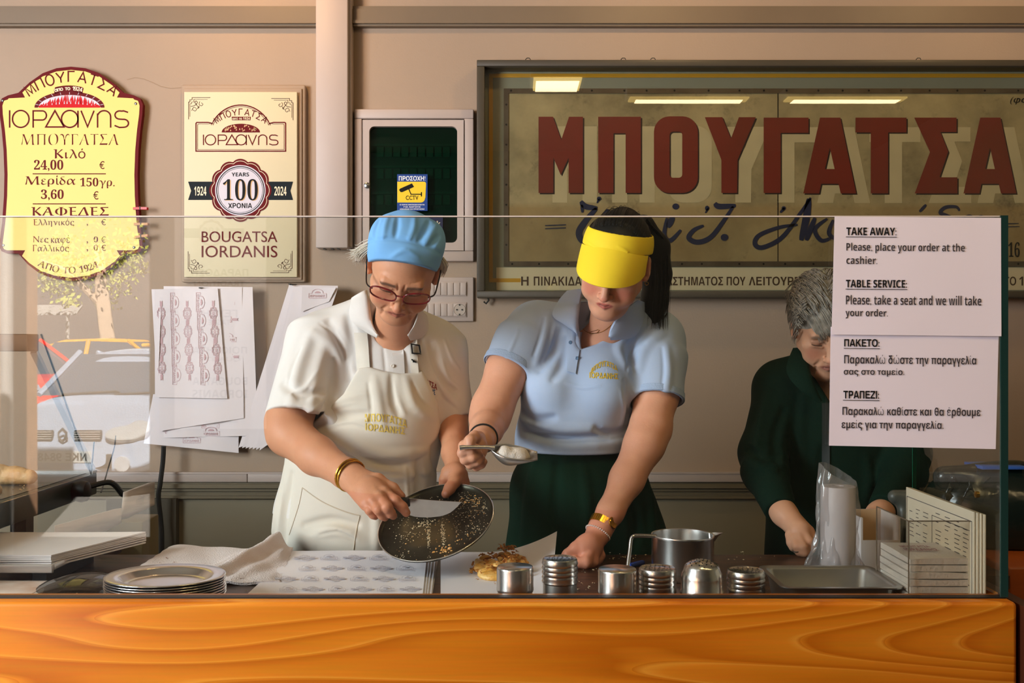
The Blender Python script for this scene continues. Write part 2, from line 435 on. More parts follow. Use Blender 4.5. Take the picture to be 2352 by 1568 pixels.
class Fr:
    def __init__(s, S_, o, Rm, sc, sx=1.0): s.S = S_; s.o = o; s.R = Rm; s.sc = sc; s.w = np.array((sx, 1.0, 1.0))
    def pt(s, p): return s.o+s.R@(_np(p)*s.w*s.sc)
    def loc(s, P): return ((P-s.o)@s.R)/s.sc/s.w
    def cone(s, a, b, ra, rb, k=0.01, mode='u', flat=None):
        s.S.cone(s.pt(a), s.pt(b), ra*s.sc, rb*s.sc, k*s.sc, mode, None if flat is None else (s.R@_np(flat[0]), flat[1])); return s
    def ell(s, c, r, k=0.01, mode='u', rot=None):
        rm = s.R if rot is None else s.R@np.array(rot)
        s.S.ell(s.pt(c), _np(r)*s.sc*s.w, k*s.sc, mode, rm); return s
def rot3(yaw=0, pitch=0, roll=0):
    """Axes of a head: faces the camera (-y) at rest; yaw turns the face to picture right, pitch bends it down, roll leans the crown to picture right (degrees)."""
    y, p, r = map(math.radians, (yaw, pitch, roll))
    return np.array(Matrix.Rotation(r, 3, 'Y') @ Matrix.Rotation(y, 3, 'Z') @ Matrix.Rotation(p, 3, 'X'))
def C3(px, py, D): return np.array(W(px, py, D))
def pxpoly(pts, D): return [(W(x, y, D).x, W(x, y, D).z) for x, y in pts]
def mixc(c, tgt, w):
    w = np.clip(w, 0, 1)[:, None]; return c*(1-w)+np.array(srgb(*tgt)[:3])[None]*w
def sstep(a, b, x): t = np.clip((x-a)/(b-a), 0, 1); return t*t*(3-2*t)
# ---------------------------------------------------------------- the setting
WD = 3.75            # back wall
GD = 1.76            # front glass
CT = CZ-0.52         # worktop height
m_wall = mat('cream_plaster', (168, 145, 124), 0.75, bump=0.12, bscale=140, var=0.35, vscale=1.6, var_col=(152, 130, 110))
m_wall2 = mat('olive_plaster', (120, 112, 92), 0.7, bump=0.12, bscale=140, var=0.3, vscale=1.5, var_col=(160, 150, 122))
m_trim = mat('taupe_trim', (122, 104, 84), 0.5, var=0.2, vscale=4)
m_ceil = mat('ceiling_paint', (150, 138, 120), 0.8)
m_floor = mat('floor_tile', (110, 95, 82), 0.4, var=0.3)
m_white_pl = mat('white_plastic', (184, 167, 158), 0.5, var=0.12, vscale=8, var_col=(170, 150, 138))
m_dark = mat('dark_metal', (40, 40, 36), 0.4, metal=0.3)
m_black = mat('black_rubber', (14, 14, 14), 0.5)
def struct(b, name, m): return tag(b.build(name, m), kind='structure')
# back wall: plaster above, panelled dado below
b = B(); b.box((-3.6, WD, 0.0), (3.2, WD+0.12, 3.1)); struct(b, 'wall_back', m_wall)
b = B(); b.box((-3.7, 1.9, 0), (-3.6, WD+0.12, 3.1)); struct(b, 'wall_left', m_wall)
b = B(); b.box((3.2, -1.6, 0), (3.3, WD+0.12, 3.1)); struct(b, 'wall_right', m_wall2)
b = B(); b.box((-1.83, -1.62, -0.1), (3.2, -1.5, 3.1)); b.box((-5.2, -1.62, 2.55), (-1.83, -1.5, 3.1)); struct(b, 'wall_front', mat('front_wall', (70, 66, 60), 0.8))
b = B(); b.box((-5.2, -1.7, 3.1), (3.3, WD+0.3, 3.22)); struct(b, 'ceiling', m_ceil)
b = B(); b.box((-5.2, -1.7, -0.06), (3.3, WD+0.3, 0.0)); struct(b, 'floor', m_floor)
b = B(); b.ribbon([(292, 183), (310, 178), (330, 181), (352, 190), (368, 198), (392, 203), (418, 201), (428, 206)], 1.3, WD-.0008); struct(b, 'wall_crack', mat('crack', (150, 124, 98), .9))
# upper moulding: a stepped strip along the wall
b = B(); 
for y0, y1, t in ((14, 20, 0.022), (20, 46, 0.030), (46, 53, 0.038), (53, 60, 0.028)): b.pbox(-900, y0, 3200, y1, WD-t, WD+0.01)
struct(b, 'trim_1', m_trim)
# dado rail
b = B()
for y0, y1, t in ((1107, 1112, 0.02), (1112, 1121, 0.034), (1121, 1128, 0.022), (1128, 1139, 0.014), (1139, 1145, 0.026)): b.pbox(-900, y0, 3200, y1, WD-t, WD+0.01)
struct(b, 'trim_2', mat('dado_rail', (112, 100, 78), 0.45))
b = B(); b.pbox(-900, 1145, 3200, 1290, WD-0.008, WD+0.01); b.pbox(-900, 1290, 3200, 1700, WD-0.012, WD+0.01)
struct(b, 'trim_3', mat('dado_panel', (140, 128, 104), 0.6, var=0.3, vscale=3))
b = B(); b.pbox(244, 1145, 404, 1290, WD-0.03, WD); b.pbox(340, 1145, 404, 1290, WD-0.045, WD)
struct(b, 'trim_4', mat('dado_post', (70, 62, 46), 0.6))
# cable trunking
def trunk(name, parts, label):
    b = B()
    for p in parts: b.pbox(*p)
    o = b.build(name, m_white_pl, bevel=0.004); tag(o, label, 'cable trunking'); return o
t = thing('cable_trunking', (W(764, 300, WD).x, WD, 1.9), 'wide white vertical cable trunking running down the back wall beside the poster', 'cable trunking')
b = B(); b.pbox(725, -60, 799, 569, WD-0.075, WD); b.build('cover', m_white_pl, t, bevel=0.004)
b = B(); b.pbox(797, -60, 807, 567, WD-0.055, WD); b.build('side_channel', m_white_pl, t, bevel=0.002)
b = B()
for x in (742, 760, 774): b.pbox(x, 566, x+4, 572, WD-0.06, WD-0.02)
b.build('end_cap', m_dark, t)
t = thing('cable_trunking', (W(700, 1095, WD).x, WD, 0.9), 'long narrow white horizontal cable trunking above the dado rail', 'cable trunking')
b = B(); b.pbox(-700, 1085, 567, 1107, WD-0.03, WD); b.pbox(568.5, 1085, 3000, 1107, WD-0.03, WD); b.build('duct', m_white_pl, t, bevel=0.002)
b = B(); b.pbox(-700, 1084, 3000, 1088, WD-0.033, WD-0.028); b.build('lid', m_white_pl, t)
# ---------------------------------------------------------------- ceiling lamps (above the frame, mirrored in the framed sign's glass)
m_lampbody = mat('lamp_housing', (190, 185, 175), 0.4)
m_lampglow = mat('lamp_diffuser', (255, 235, 170), 0.5, emis=(255, 214, 120), emis_s=7.0)
for x, y, hx, hy, em in ((0.285, 1.05, .15, .15, 7.0), (1.19, 0.65, .40, .06, 3.2), (2.25, 0.65, .40, .06, 3.2)):
    sq = hx == hy
    t = thing('ceiling_lamp', (x, y, 3.1), 'square warm ceiling lamp over the counter, mirrored bright in the framed sign' if sq else 'long warm ceiling strip lamp over the counter', 'lamp', None if sq else 'warm strip lamps')
    b = B(); b.box((x-hx-.02, y-hy-.02, 3.04), (x+hx+.02, y+hy+.02, 3.1)); b.build('housing', m_lampbody, t)
    b = B(); b.box((x-hx, y-hy, 3.03), (x+hx, y+hy, 3.045)); b.build('diffuser', mat('lamp_diffuser', (255, 235, 170), 0.5, emis=(255, 214, 120), emis_s=em), t)
    lamp('AREA', 'ceiling_lamp_light', (x, y, 3.02), (x, y, 0), 5, (1.0, 0.74, 0.40), hx*1.8, hy*1.8)
t = thing('spot_lamp', (-0.95, 3.2, 3.1), 'small warm spot lamp on the ceiling by the back wall', 'lamp')
b = B(); b.lathe([(0.04, 0.1), (0.05, 0.0), (0.042, 0.0), (0.03, 0.03)], (-0.95, 3.15, 2.98)); b.build('shade', m_lampbody, t, smooth=True)
lamp('AREA', 'spot_lamp_light', (-0.95, 3.15, 2.97), (-1.05, 3.75, 2.45), 4.5, (1.0, 0.56, 0.20), 0.08)
for x in (0.55, 1.75):  # unseen spots added to warm the upper back wall
    t = thing('spot_lamp', (x, 3.2, 3.1), 'added unseen spot lamp above the framed sign, warming the wall top', 'lamp', 'added spots above the sign')
    b = B(); b.lathe([(0.04, 0.1), (0.05, 0.0), (0.042, 0.0), (0.03, 0.03)], (x, 3.05, 2.98)); b.build('shade', m_lampbody, t, smooth=True)
    lamp('AREA', 'spot_lamp_light', (x, 3.05, 2.97), (x, 3.75, 2.45), 3.2, (1.0, 0.66, 0.30), 0.08)
t = thing('spot_lamp', (-1.35, -0.55, 3.1), 'added unseen spot lamp on the ceiling that brightens the slogan panel', 'lamp')  # unseen lamp added so the slogan panel is bright enough to mirror
b = B(); b.lathe([(0.04, 0.1), (0.05, 0.0), (0.042, 0.0), (0.03, 0.03)], (-1.35, -0.55, 2.98)); b.build('shade', m_lampbody, t, smooth=True)
lamp('AREA', 'spot_lamp_light', (-1.35, -0.55, 2.97), (-1.40, -1.5, 1.5), 34.0, (1.0, 0.92, 0.84), 0.10)
# ---------------------------------------------------------------- serving counter
m_wood = bpy.data.materials.new('varnished_pine'); m_wood.use_nodes = True
n = m_wood.node_tree.nodes; l = m_wood.node_tree.links; p = n['Principled BSDF']
tc = n.new('ShaderNodeTexCoord'); mp = n.new('ShaderNodeMapping'); mp.inputs['Scale'].default_value = (0.34, 1.0, 3.4); mp.inputs['Location'].default_value = (0.62, 0.0, -4.35); l.new(tc.outputs['Object'], mp.inputs[0])
ns = n.new('ShaderNodeTexNoise'); ns.inputs['Scale'].default_value = 1.55; ns.inputs['Detail'].default_value = 1.5; ns.inputs['Roughness'].default_value = 0.4; l.new(mp.outputs[0], ns.inputs['Vector'])
mu = n.new('ShaderNodeMath'); mu.operation = 'MULTIPLY'; mu.inputs[1].default_value = 27.0; l.new(ns.outputs['Fac'], mu.inputs[0])
fr = n.new('ShaderNodeMath'); fr.operation = 'FRACT'; l.new(mu.outputs[0], fr.inputs[0])
rp = n.new('ShaderNodeValToRGB'); e = rp.color_ramp.elements
e[0].position = 0.0; e[0].color = srgb(198, 108, 14); e[1].position = 1.0; e[1].color = srgb(214, 126, 26)
for p_, c_ in ((0.05, (226, 146, 46)), (0.14, (217, 129, 28)), (0.6, (207, 118, 20)), (0.92, (188, 99, 10))): x = rp.color_ramp.elements.new(p_); x.color = srgb(*c_)
l.new(fr.outputs[0], rp.inputs[0])
n2 = n.new('ShaderNodeTexNoise'); n2.inputs['Scale'].default_value = 30; mp2 = n.new('ShaderNodeMapping'); mp2.inputs['Scale'].default_value = (0.25, 1, 6); l.new(tc.outputs['Object'], mp2.inputs[0]); l.new(mp2.outputs[0], n2.inputs['Vector'])
mx = n.new('ShaderNodeMix'); mx.data_type = 'RGBA'; mx.blend_type = 'MULTIPLY'; mx.inputs['Factor'].default_value = 0.22
l.new(rp.outputs[0], mx.inputs['A']); l.new(n2.outputs['Color'], mx.inputs['B']); l.new(mx.outputs['Result'], p.inputs['Base Color'])
p.inputs['Roughness'].default_value = 0.38; p.inputs['Specular IOR Level'].default_value = 0.25; p.inputs['Coat Weight'].default_value = 0.06; p.inputs['Coat Roughness'].default_value = 0.12
gx = W(2299, 0, GD).x; LZ = CZ-0.4535; XR = W(2338, 1400, 1.73).x
t = thing('serving_counter', (0, 1.9, 0), 'long varnished orange pine front counter under the glass screen', 'counter')
b = B(); b.box((-2.6, 1.73, 0.25), (XR, 1.80, LZ)); b.build('front_board', m_wood, t, bevel=0.008, seg=3)
b = B(); b.box((-2.6, 1.745, 0.0), (XR-0.02, 1.80, 0.25)); b.build('plinth', m_dark, t)
b = B(); b.box((gx+.0105, 1.80, 0.0), (XR, 2.2, LZ)); b.build('end_trim', m_wood, t, bevel=0.001)
m_stone = mat('brown_granite', (34, 22, 16), 0.36, var=0.9, vscale=26, var_col=(92, 58, 38), bump=0.05, bscale=80, detail=8, stretch=(0.5, 1.6, 1), spec=0.5)
b = B(); b.box((-2.6, 2.36, 0.0), (gx, 2.40, CT-0.032)); b.build('back_panel', m_dark, t)
b = B(); Q = [(-2.6, 1.801), (gx+.010, 1.801), (gx+.010, 2.21), (1.105, 2.21), (1.105, 2.43), (-1.02, 2.43), (-1.02, 2.60), (-2.6, 2.60)]; b.add([(x, y, CT) for x, y in Q]+[(x, y, CT-.03) for x, y in Q], [tuple(range(8)), tuple(range(15, 7, -1))]+[(i, 8+i, 8+(i+1) % 8, (i+1) % 8) for i in range(8)])
tag(b.build('worktop', m_stone), 'dark brown speckled stone worktop behind the pine counter front', 'worktop')
b = B(); b.box((-2.6, 1.757, LZ), (W(2308, 1371, GD).x, 1.775, LZ+0.0022)); b.build('glass_seal', m_black, t)
# ---------------------------------------------------------------- sheet glass
m_glass = glass_mat('sheet_glass', (0.955, 0.97, 0.96, 1), refl=1.6)
m_edge = mat('glass_edge', (26, 52, 48), 0.08, spec=0.8)
m_edge_t = mat('polished_edge', (205, 190, 180), 0.15, spec=0.8)
gx = W(2299, 0, GD).x; gz = W(0, 498, GD).z
t = thing('glass_screen', (0, GD, LZ), 'tall clear glass screen standing along the counter front', 'glass screen')
b = B(); b.box((-2.6, GD, LZ+0.002), (gx, GD+0.008, gz)); b.build('pane', m_glass, t)
b = B(); b.box((-2.6, GD-0.0006, gz), (gx, GD+0.0086, gz+0.0022)); b.build('top_edge', m_edge_t, t)
t = thing('glass_screen', (gx, 1.95, CT), 'short side glass pane with a dark green edge at the right end of the counter', 'glass screen')
b = B(); b.box((gx+0.001, GD+.002, LZ+.001), (gx+0.009, 2.15, gz)); b.build('pane', m_glass, t)
b = B(); b.box((gx-0.003, GD-0.006, LZ+.003), (gx+0.010, GD-0.002, gz+0.002)); b.build('front_edge', m_edge, t)
b = B(); b.box((gx+0.001, 2.15, LZ+.001), (gx+0.009, 2.152, gz)); b.build('back_edge', mat('green_edge', (30, 110, 84), 0.1), t)
b = B(); q = W(2279, 1147, GD+0.02); b.lathe([(0.0, 0.0), (0.006, 0.0), (0.006, 0.006), (0, 0.007)], (0, 0, 0), 16)
b.v = [(gx-0.002-z_, q.y+0.06+x_, q.z+y_) for x_, y_, z_ in b.v]; b.build('fixing_screw', mat('brass', (190, 150, 70), 0.25, metal=1), t, smooth=True)
# second wooden unit at the far right
t = thing('side_counter', (1.35, 2.3, 0), 'dark orange wooden side counter at the right end behind the glass', 'counter')
b = B(); b.box((W(2308, 0, 2.25).x+0.01, 2.25, 0), (2.2, 2.9, CZ-0.51)); b.build('cabinet', mat('dark_pine', (150, 70, 18), 0.4, var=0.4, vscale=9, stretch=(1, 1, 5)), t, bevel=0.006)
b = B(); b.box((XR+0.006, 1.70, 0), (XR+0.03, 2.2, LZ-0.005)); tag(b.build('edge_post', mat('dark_brown_post', (60, 26, 10), 0.4)), 'narrow dark brown post at the right end of the pine counter', 'post')
# ---------------------------------------------------------------- yellow menu board
m_maroon = mat('maroon_paint', (98, 14, 18), 0.6, spec=0.15)
m_red = mat('red_paint', (196, 26, 30), 0.6, spec=0.15)
m_yel = mat('butter_yellow_board', (232, 208, 118), 0.5, spec=0.25, var=0.12, vscale=2)
m_ivory = mat('ivory_board', (216, 202, 168), 0.55, spec=0.2)
m_ink = mat('black_ink', (22, 20, 20), 0.6, spec=0.15)
m_lilac = mat('pale_lilac', (205, 196, 204), 0.5)
m_cream_ink = mat('cream_ink', (232, 214, 180), 0.5)
m_navy = mat('charcoal_ribbon', (24, 30, 34), 0.6, spec=0.15)
m_steelscrew = mat('screw_steel', (150, 150, 150), 0.3, metal=1)
YD = WD-0.035
def menu_outline(g):
    """Half outline about x = 163, pushed in by g pixels; mirrored for the left."""
    r = [(163, 153+g), (196, 156.5+g), (228, 168+g), (258, 189+g*0.95), (284-g*0.9, 213+g*0.25), ]
    if g > 2: r += [(272-g*.2, 221)]
    if g > 2: r[-2:] = [(279-g*.6, 208+g*.6), (270-g*0.2, 223+g*0.1), (306, 219+g*.9)]
    r += [(308, 219+g) if g < 2 else (311-g*.4, 221+g)]
    r += [(322-g*.7, 226+g*.7), (328-g, 240+g*.3), (327-g, 262), (322-g, 300), (318-g, 345), (316-g, 400), (317-g, 450), (321-g, 510), (327-g, 556), (328-g, 566-g*.2), (322-g*.7, 577-g*.7), (310, 582-g)]
    r += [(284, 582)] if g < 2 else [(268, 582-g), (280-g*.6, 586+g*.2)]
    r += [(262-g*.5, 607-g*.4), (236-g*.3, 627-g*.8), (202, 640-g), (163, 645-g)]
    return r+[(326-x, y) for x, y in r[::-1][1:-1]]
t = thing('menu_board', W(163, 645, YD), 'yellow shaped menu price board with a maroon border on the back wall at far left', 'menu board')
b = B(); b.poly(menu_outline(0), YD, 0.022); b.build('border', m_maroon, t)
b = B(); b.poly(menu_outline(7.5), YD-0.0012, 0.001); b.build('face', m_yel, t)
b = B(); d1 = YD-0.002; d2 = YD-0.0026
put_arc_strokes(b, 'ΜΠΟΥΓΑΤΣΑ', 164, 342, 154, 125, 55, 24, 18.5, 3.2, d1)
# drawn name: thin rounded strokes
def logo_name(b, x0, y0, x1, y1, w, D):
    sx = (x1-x0)/276.0; sy = (y1-y0)/40.0; X = lambda v: x0+(v-20)*sx; Y = lambda v: y0+(v-253)*sy
    P = lambda L: [(X(a), Y(c)) for a, c in L]; k = b.ribbon
    k(P([(22, 253), (22, 293)]), w, D)
    k(P(arc(47.5, 273, 19, 19.5, 0, 350, 30)), w, D, closed=True)
    k(P([(76, 293), (76, 254.5)]+arc(97, 265, 9.5, 10.5, 90, -90, 14)+[(76, 275.5)]), w, D)
    k(P([(105, 291.5), (126, 254), (147, 291.5)]), w, D, closed=True)
    k(P(arc(160, 273, 19, 19.5, 0, 350, 30)), w, D, closed=True); k(P([(179, 254), (179, 293)]), w, D)
    k(P([(186, 254), (201, 291), (216, 254)]), w, D)
    k(P([(224, 293), (224, 262)]+arc(239, 268, 15, 14, 155, 0, 12)+[(254, 293)]), w, D)
    k(P([(294, 258), (284, 254.5)]+arc(275, 264, 11, 9.5, 70, 250, 12)+[(275, 273.5), (284, 274)]+arc(284, 283, 11, 9.2, 85, -90, 12)+[(274, 292.5), (263, 288)]), w, D)
logo_name(b, 20, 253, 296, 293, 3.4, d1)
def fire_oven(bt, br, bl, x0, y0, x1, y1, D):
    """Half-moon oven mouth with flames."""
    cx = (x0+x1)/2; rx = (x1-x0)/2
    bt.poly(arc(cx, y1, rx, y1-y0, 180, 0, 30), D)
    bl.poly([(x0+rx*.1, y1)]+arc(cx, y1, rx*.88, (y1-y0)*.78, 175, 5, 26)+[(x1-rx*.1, y1)], D-0.0004)
    rr = random.Random(3); H = y1-y0
    br.poly([(x0+rx*.12, y1)]+[(x0+rx*(.12+1.76*k/20), y1-H*(.10+.24*math.sin(math.pi*k/20)+(.05 if k % 2 else 0))) for k in range(21)]+[(x1-rx*.12, y1)], D-0.0008)
    for i in range(26):
        u = (i+.5)/26; xx = x0+rx*(.16+1.68*u); hh = H*(.16+.40*math.sin(math.pi*u))*rr.uniform(.75, 1.15); yb = y1-H*(.06+.20*math.sin(math.pi*u)); lean = rr.uniform(-2.5, 2.5); w_ = rr.uniform(2.0, 3.4)
        br.poly([(xx-w_, yb), (xx-w_*.9+lean*.3, yb-hh*.45), (xx+lean, yb-hh), (xx+w_*.5+lean*.4, yb-hh*.5), (xx+w_, yb)], D-0.0011)
    for i in range(14):
        u = (i+.5)/14; xx = x0+rx*(.2+1.6*u)+rr.uniform(-2, 2); yb = y1-H*(.10+.12*math.sin(math.pi*u)); hh = H*.26*math.sin(math.pi*u)
        bl.poly([(xx-1.2, yb), (xx-1.0, yb-hh*.5), (xx+.8, yb-hh), (xx+.6, yb-hh*.4), (xx+1.3, yb-hh*.1)], D-0.0015)
    for i in range(11): a_ = math.radians(12+156*i/10); bl.ribbon([(cx+rx*.90*math.cos(a_), y1-H*.82*math.sin(a_)), (cx+rx*.99*math.cos(a_), y1-H*.97*math.sin(a_))], 1.0, D-0.0004)
bt = B(); br = B(); bl = B(); fire_oven(bt, br, bl, 79, 210, 240, 247, d1)
bt.build('oven_arch', m_maroon, t); br.build('flames', m_red, t); bl.build('oven_mouth', m_lilac, t)
b2 = B(); b2.ribbon(arc(163, 330, 122, 122, 94, 86, 6), 2, d1)
put_text(b, 'ΜΠΟΥΓΑΤΣΑ', (49, 307, 274, 333), d1, 'serift', off=-0.02)
put_text(b, 'Κιλό', (123, 341, 196, 364), d1, 'serift'); put_text(b, '24,00', (78, 367, 145, 393), d1, 'serif'); put_text(b, '€', (228, 370, 240, 388), d1, 'serif')
put_text(b, 'Μερίδα', (58, 403, 174, 429), d1, 'serift'); put_text(b, '150γρ.', (184, 408, 263, 433), d1, 'serift'); put_text(b, '3,60', (94, 435, 146, 460), d1, 'serif'); put_text(b, '€', (214, 439, 226, 458), d1, 'serif')
put_text(b, 'ΚΑΦΕΔΕΣ', (72, 475, 250, 496), d1, 'serif')
put_text(b, 'Ελληνικός', (76, 502, 170, 521), d1, 'serift'); put_text(b, ',', (199, 514, 202, 519), d1, 'serif'); put_text(b, '€', (232, 503, 243, 517), d1, 'serif')
put_text(b, 'Νες', (75, 542, 111, 559), d1, 'serift'); put_text(b, 'καφέ', (117, 540, 160, 562), d1, 'serift'); put_text(b, ',', (199, 554, 202, 560), d1, 'serif'); put_text(b, '0', (215, 543, 225, 556), d1, 'serif'); put_text(b, '€', (232, 543, 243, 557), d1, 'serif')
put_text(b, 'Γαλλικός', (75, 561, 158, 580), d1, 'serift'); put_text(b, ',', (199, 572, 202, 578), d1, 'serif'); put_text(b, '0', (215, 562, 225, 575), d1, 'serif'); put_text(b, '€', (232, 562, 243, 576), d1, 'serif')
b.ribbon([(75, 399), (243, 399)], 2.2, d1); b.ribbon([(75, 468), (243, 468)], 2.2, d1)
put_arc(b, 'ΑΠΟ ΤΟ 1924', 160, 470, 158, 245, 293, 15, d1, 'serift', inside=True)
b.build('lettering', m_maroon, t)
b = B(); b.poly([(124, 207), (127, 200)]+arc(158, 316, 120, 120, 106, 75, 8)+[(192, 203), (190, 210)]+arc(158, 316, 106, 106, 73, 108, 8), d1); b.build('date_plaque', m_maroon, t)
b = B(); put_arc(b, 'απο το 1924', 158, 318, 111, 105, 76, 9, d2, 'sansb'); b.build('date_lettering', m_cream_ink, t)
for x, y in ((6, 231), (312, 238), (8, 563), (308, 568)):
    b = B(); b.lathe([(0.005, 0), (0.005, 0.002), (0.003, 0.0035), (0, 0.0035)], (0, 0, 0), 14); c = W(x, y, YD-0.001)
    b.v = [(c.x+p_[0], c.y-p_[2], c.z+p_[1]) for p_ in b.v]; b.build('screw', m_steelscrew, t, smooth=True)
# clothes pegs clipped on the right edge
def peg(px, py, ang, m, label):
    t = thing('clothes_peg', W(px, py, YD-0.01), label, 'clothes peg', 'clothes pegs on the menu board')
    ca, sa = math.cos(ang), math.sin(ang)
    for s_ in (1, -1):
        b = B(); prof = [(-0.028, 0.001), (-0.006, 0.0018), (0.004, 0.0026), (0.026, 0.006), (0.026, 0.0095), (0.0, 0.0075), (-0.026, 0.0035)]
        q = W(px, py, YD-0.012); v = []
        for dy in (-0.009, 0.0):
            for u, w in prof: v.append((q.x+u*ca, q.y+s_*w*1.0+0.004, q.z+u*sa+dy+0.004))
        k = len(prof); b.add(v, [tuple(range(k)), tuple(range(2*k-1, k-1, -1))]+[(i, (i+1) % k, k+(i+1) % k, k+i) for i in range(k)])
        b.build('jaw', m, t)
    b = B(); q = W(px+1, py, YD-0.008); b.tube([(q.x, q.y-0.006, q.z-0.007), (q.x, q.y-0.006, q.z+0.006)], 0.003, 8); b.build('spring', m_steelscrew, t)
peg(322, 478, 0.0, mat('red_peg', (190, 30, 26), 0.4), 'red plastic clothes peg clipped to the edge of the yellow menu board')
m_peg = mat('wood_peg', (196, 140, 90), 0.6)
peg(324, 514, 0.0, m_peg, 'wooden clothes peg clipped just under the red peg'); peg(324, 542, 0.12, m_peg, 'tilted wooden clothes peg, lowest of the three pegs')
# ---------------------------------------------------------------- centenary poster board
PD = WD-0.05
t = thing('poster_board', W(555, 640, WD), 'ivory hundred year anniversary poster board on a plaster panel beside the white trunking', 'poster board')
b = B(); b.pbox(416, 194, 701, 648, WD-0.028, WD); b.build('plaster_panel', m_wall, t, bevel=0.006)
b = B(); b.pbox(421, 203, 693, 643, WD-0.036, WD-0.02); b.build('backing', m_wall, t, bevel=0.003)
b = B(); b.pbox(423, 211, 682, 636, PD, WD-0.03); b.build('face', m_ivory, t, bevel=0.001)
d1 = PD-0.001; d2 = PD-0.0016; d3 = PD-0.0022; d4 = PD-0.0028
b = B()
def plate(b, w, D, g):
    pts = [(450+g, 283+g), (452+g, 281+g), (478+g*.3, 281+g), (487+g*.6, 283-g*.2)]+arc(553, 325, 76-g, 84-g, 152, 28, 20)+[(620-g*.6, 283-g*.2), (629-g*.3, 281+g), (654-g, 281+g), (656-g, 283+g), (656-g, 347-g), (450+g, 347-g)]
    b.ribbon(pts, w, D, closed=True)
plate(b, 2.6, d1, 0); plate(b, 0.9, d1, 3.6)
put_arc_strokes(b, 'ΜΠΟΥΓΑΤΣΑ', 553, 350, 86, 126, 54, 14, 10.2, 1.8, d1)
logo_name(b, 466, 309, 639, 333, 2.3, d1)
put_text(b, 'BOUGATSA', (463, 531, 637, 556), d1, 'gill', off=0.002); put_text(b, 'IORDANIS', (463, 564, 637, 591), d1, 'gill', off=0.002)
b.build('lettering', m_maroon, t)
b = B(); b.poly([(532, 268), (576, 268), (575, 276), (533, 276)], d1); b.build('date_plaque', m_maroon, t)
b = B(); put_text(b, 'από το 1924', (534, 269, 574, 275), d2, 'sansb'); b.build('date_lettering', m_cream_ink, t)
bt = B(); bt.poly(arc(553, 304, 44, 20, 180, 0, 26), d1); bt.build('oven_arch', m_maroon, t)
b = B(); rr = random.Random(5)
for i in range(34):
    u = rr.uniform(-36, 36); hh = (1-(u/42)**2)*14; y = 302-rr.uniform(0, hh); x = 553+u
    b.poly([(x-1.6, y), (x-.4, y-4-rr.uniform(0, 2)), (x+1.6, y-1)], d2)
b.build('flames', mat('cream_flame', (214, 170, 120), 0.5), t)
# ribbon and seal
b = B()
b.poly([(432, 417), (494, 417), (494, 459), (432, 459), (439, 438)], d1); b.build('ribbon', m_navy, t); b = B(); b.poly([(612, 417), (673, 417), (667, 438), (673, 459), (612, 459)], d1); b.build('ribbon', m_navy, t)
b = B(); put_text(b, '1924', (446, 428, 474, 449), d2, 'sansb'); b.build('ribbon_lettering', m_cream_ink, t); b = B(); put_text(b, '2024', (630, 428, 658, 449), d2, 'sansb'); b.build('ribbon_lettering', m_cream_ink, t)
def scallop(cx, cy, r, amp, nn=12, N=144): return [(cx+(r+amp*abs(math.cos(nn*a/2))**0.6-amp*.5)*math.cos(a)*0.985, cy+(r+amp*abs(math.cos(nn*a/2))**.6-amp*.5)*math.sin(a)) for a in [2*math.pi*i/N+0.1 for i in range(N)]]
b = B(); b.poly(scallop(552, 437, 69, 7), d2); b.build('seal', m_maroon, t)
b = B(); b.ribbon(scallop(552, 437, 64.5, 6), 1.2, d3, closed=True); b.build('seal_line', m_cream_ink, t)
b = B(); b.poly(arc(552, 437, 58, 58, 0, 354, 60), d3); b.build('seal_disc', m_lilac, t)
b = B(); b.ribbon(arc(552, 437, 54.5, 54.5, 0, 354, 60), 2.0, d4, closed=True); b.ribbon(arc(552, 437, 51, 51, 0, 354, 60), 0.8, d4, closed=True)
put_text(b, 'YEARS', (532, 396, 572, 405), d4, 'sansb'); put_text(b, 'ΧΡΟΝΙΑ', (524, 466, 579, 478), d4, 'sansb'); put_text(b, '100', (512, 411, 592, 460), d4, 'serif', off=-0.01); b.build('seal_lettering', m_ink, t)
b = B(); put_text(b, '100', (514, 413, 594, 461), d4+0.0003, 'serif', off=-0.01); b.build('seal_shadow_lettering', mat('ochre_ink', (196, 150, 84), 0.5), t)
def corner(b, x, y, sx, sy, D):
    P = lambda L: [(x+a*sx, y+c*sy) for a, c in L]
    b.ribbon(P([(0, 50), (0, 10), (3, 10), (3, 5), (8, 5), (8, 0), (50, 0)]), 1.2, D); b.ribbon(P([(3, 44), (3, 14), (7, 14), (7, 10), (12, 10), (12, 4), (44, 4)]), 0.8, D)
    b.ribbon(P(spline([(5, 20), (14, 18), (20, 12), (18, 8), (14, 10), (17, 15), (24, 24)], 5)), 1.2, D); b.ribbon(P(spline([(7, 30), (12, 22), (18, 26), (15, 31), (10, 28)], 5)), 1.0, D); b.ribbon(P(spline([(26, 9), (24, 15), (29, 19), (33, 15), (29, 12)], 5)), 1.0, D)
    b.poly(P([(24, 24), (19, 26), (22, 22), (25, 18)]), D)
m_sepia = mat('sepia_ink', (88, 62, 50), 0.6, spec=0.15)
for x, y, sx_, sy_ in ((433, 224, 1, 1), (673, 226, -1, 1), (432, 627, 1, -1), (671, 626, -1, -1)): b = B(); corner(b, x, y, sx_, sy_, d1); b.build('corner_ornament', m_sepia, t)
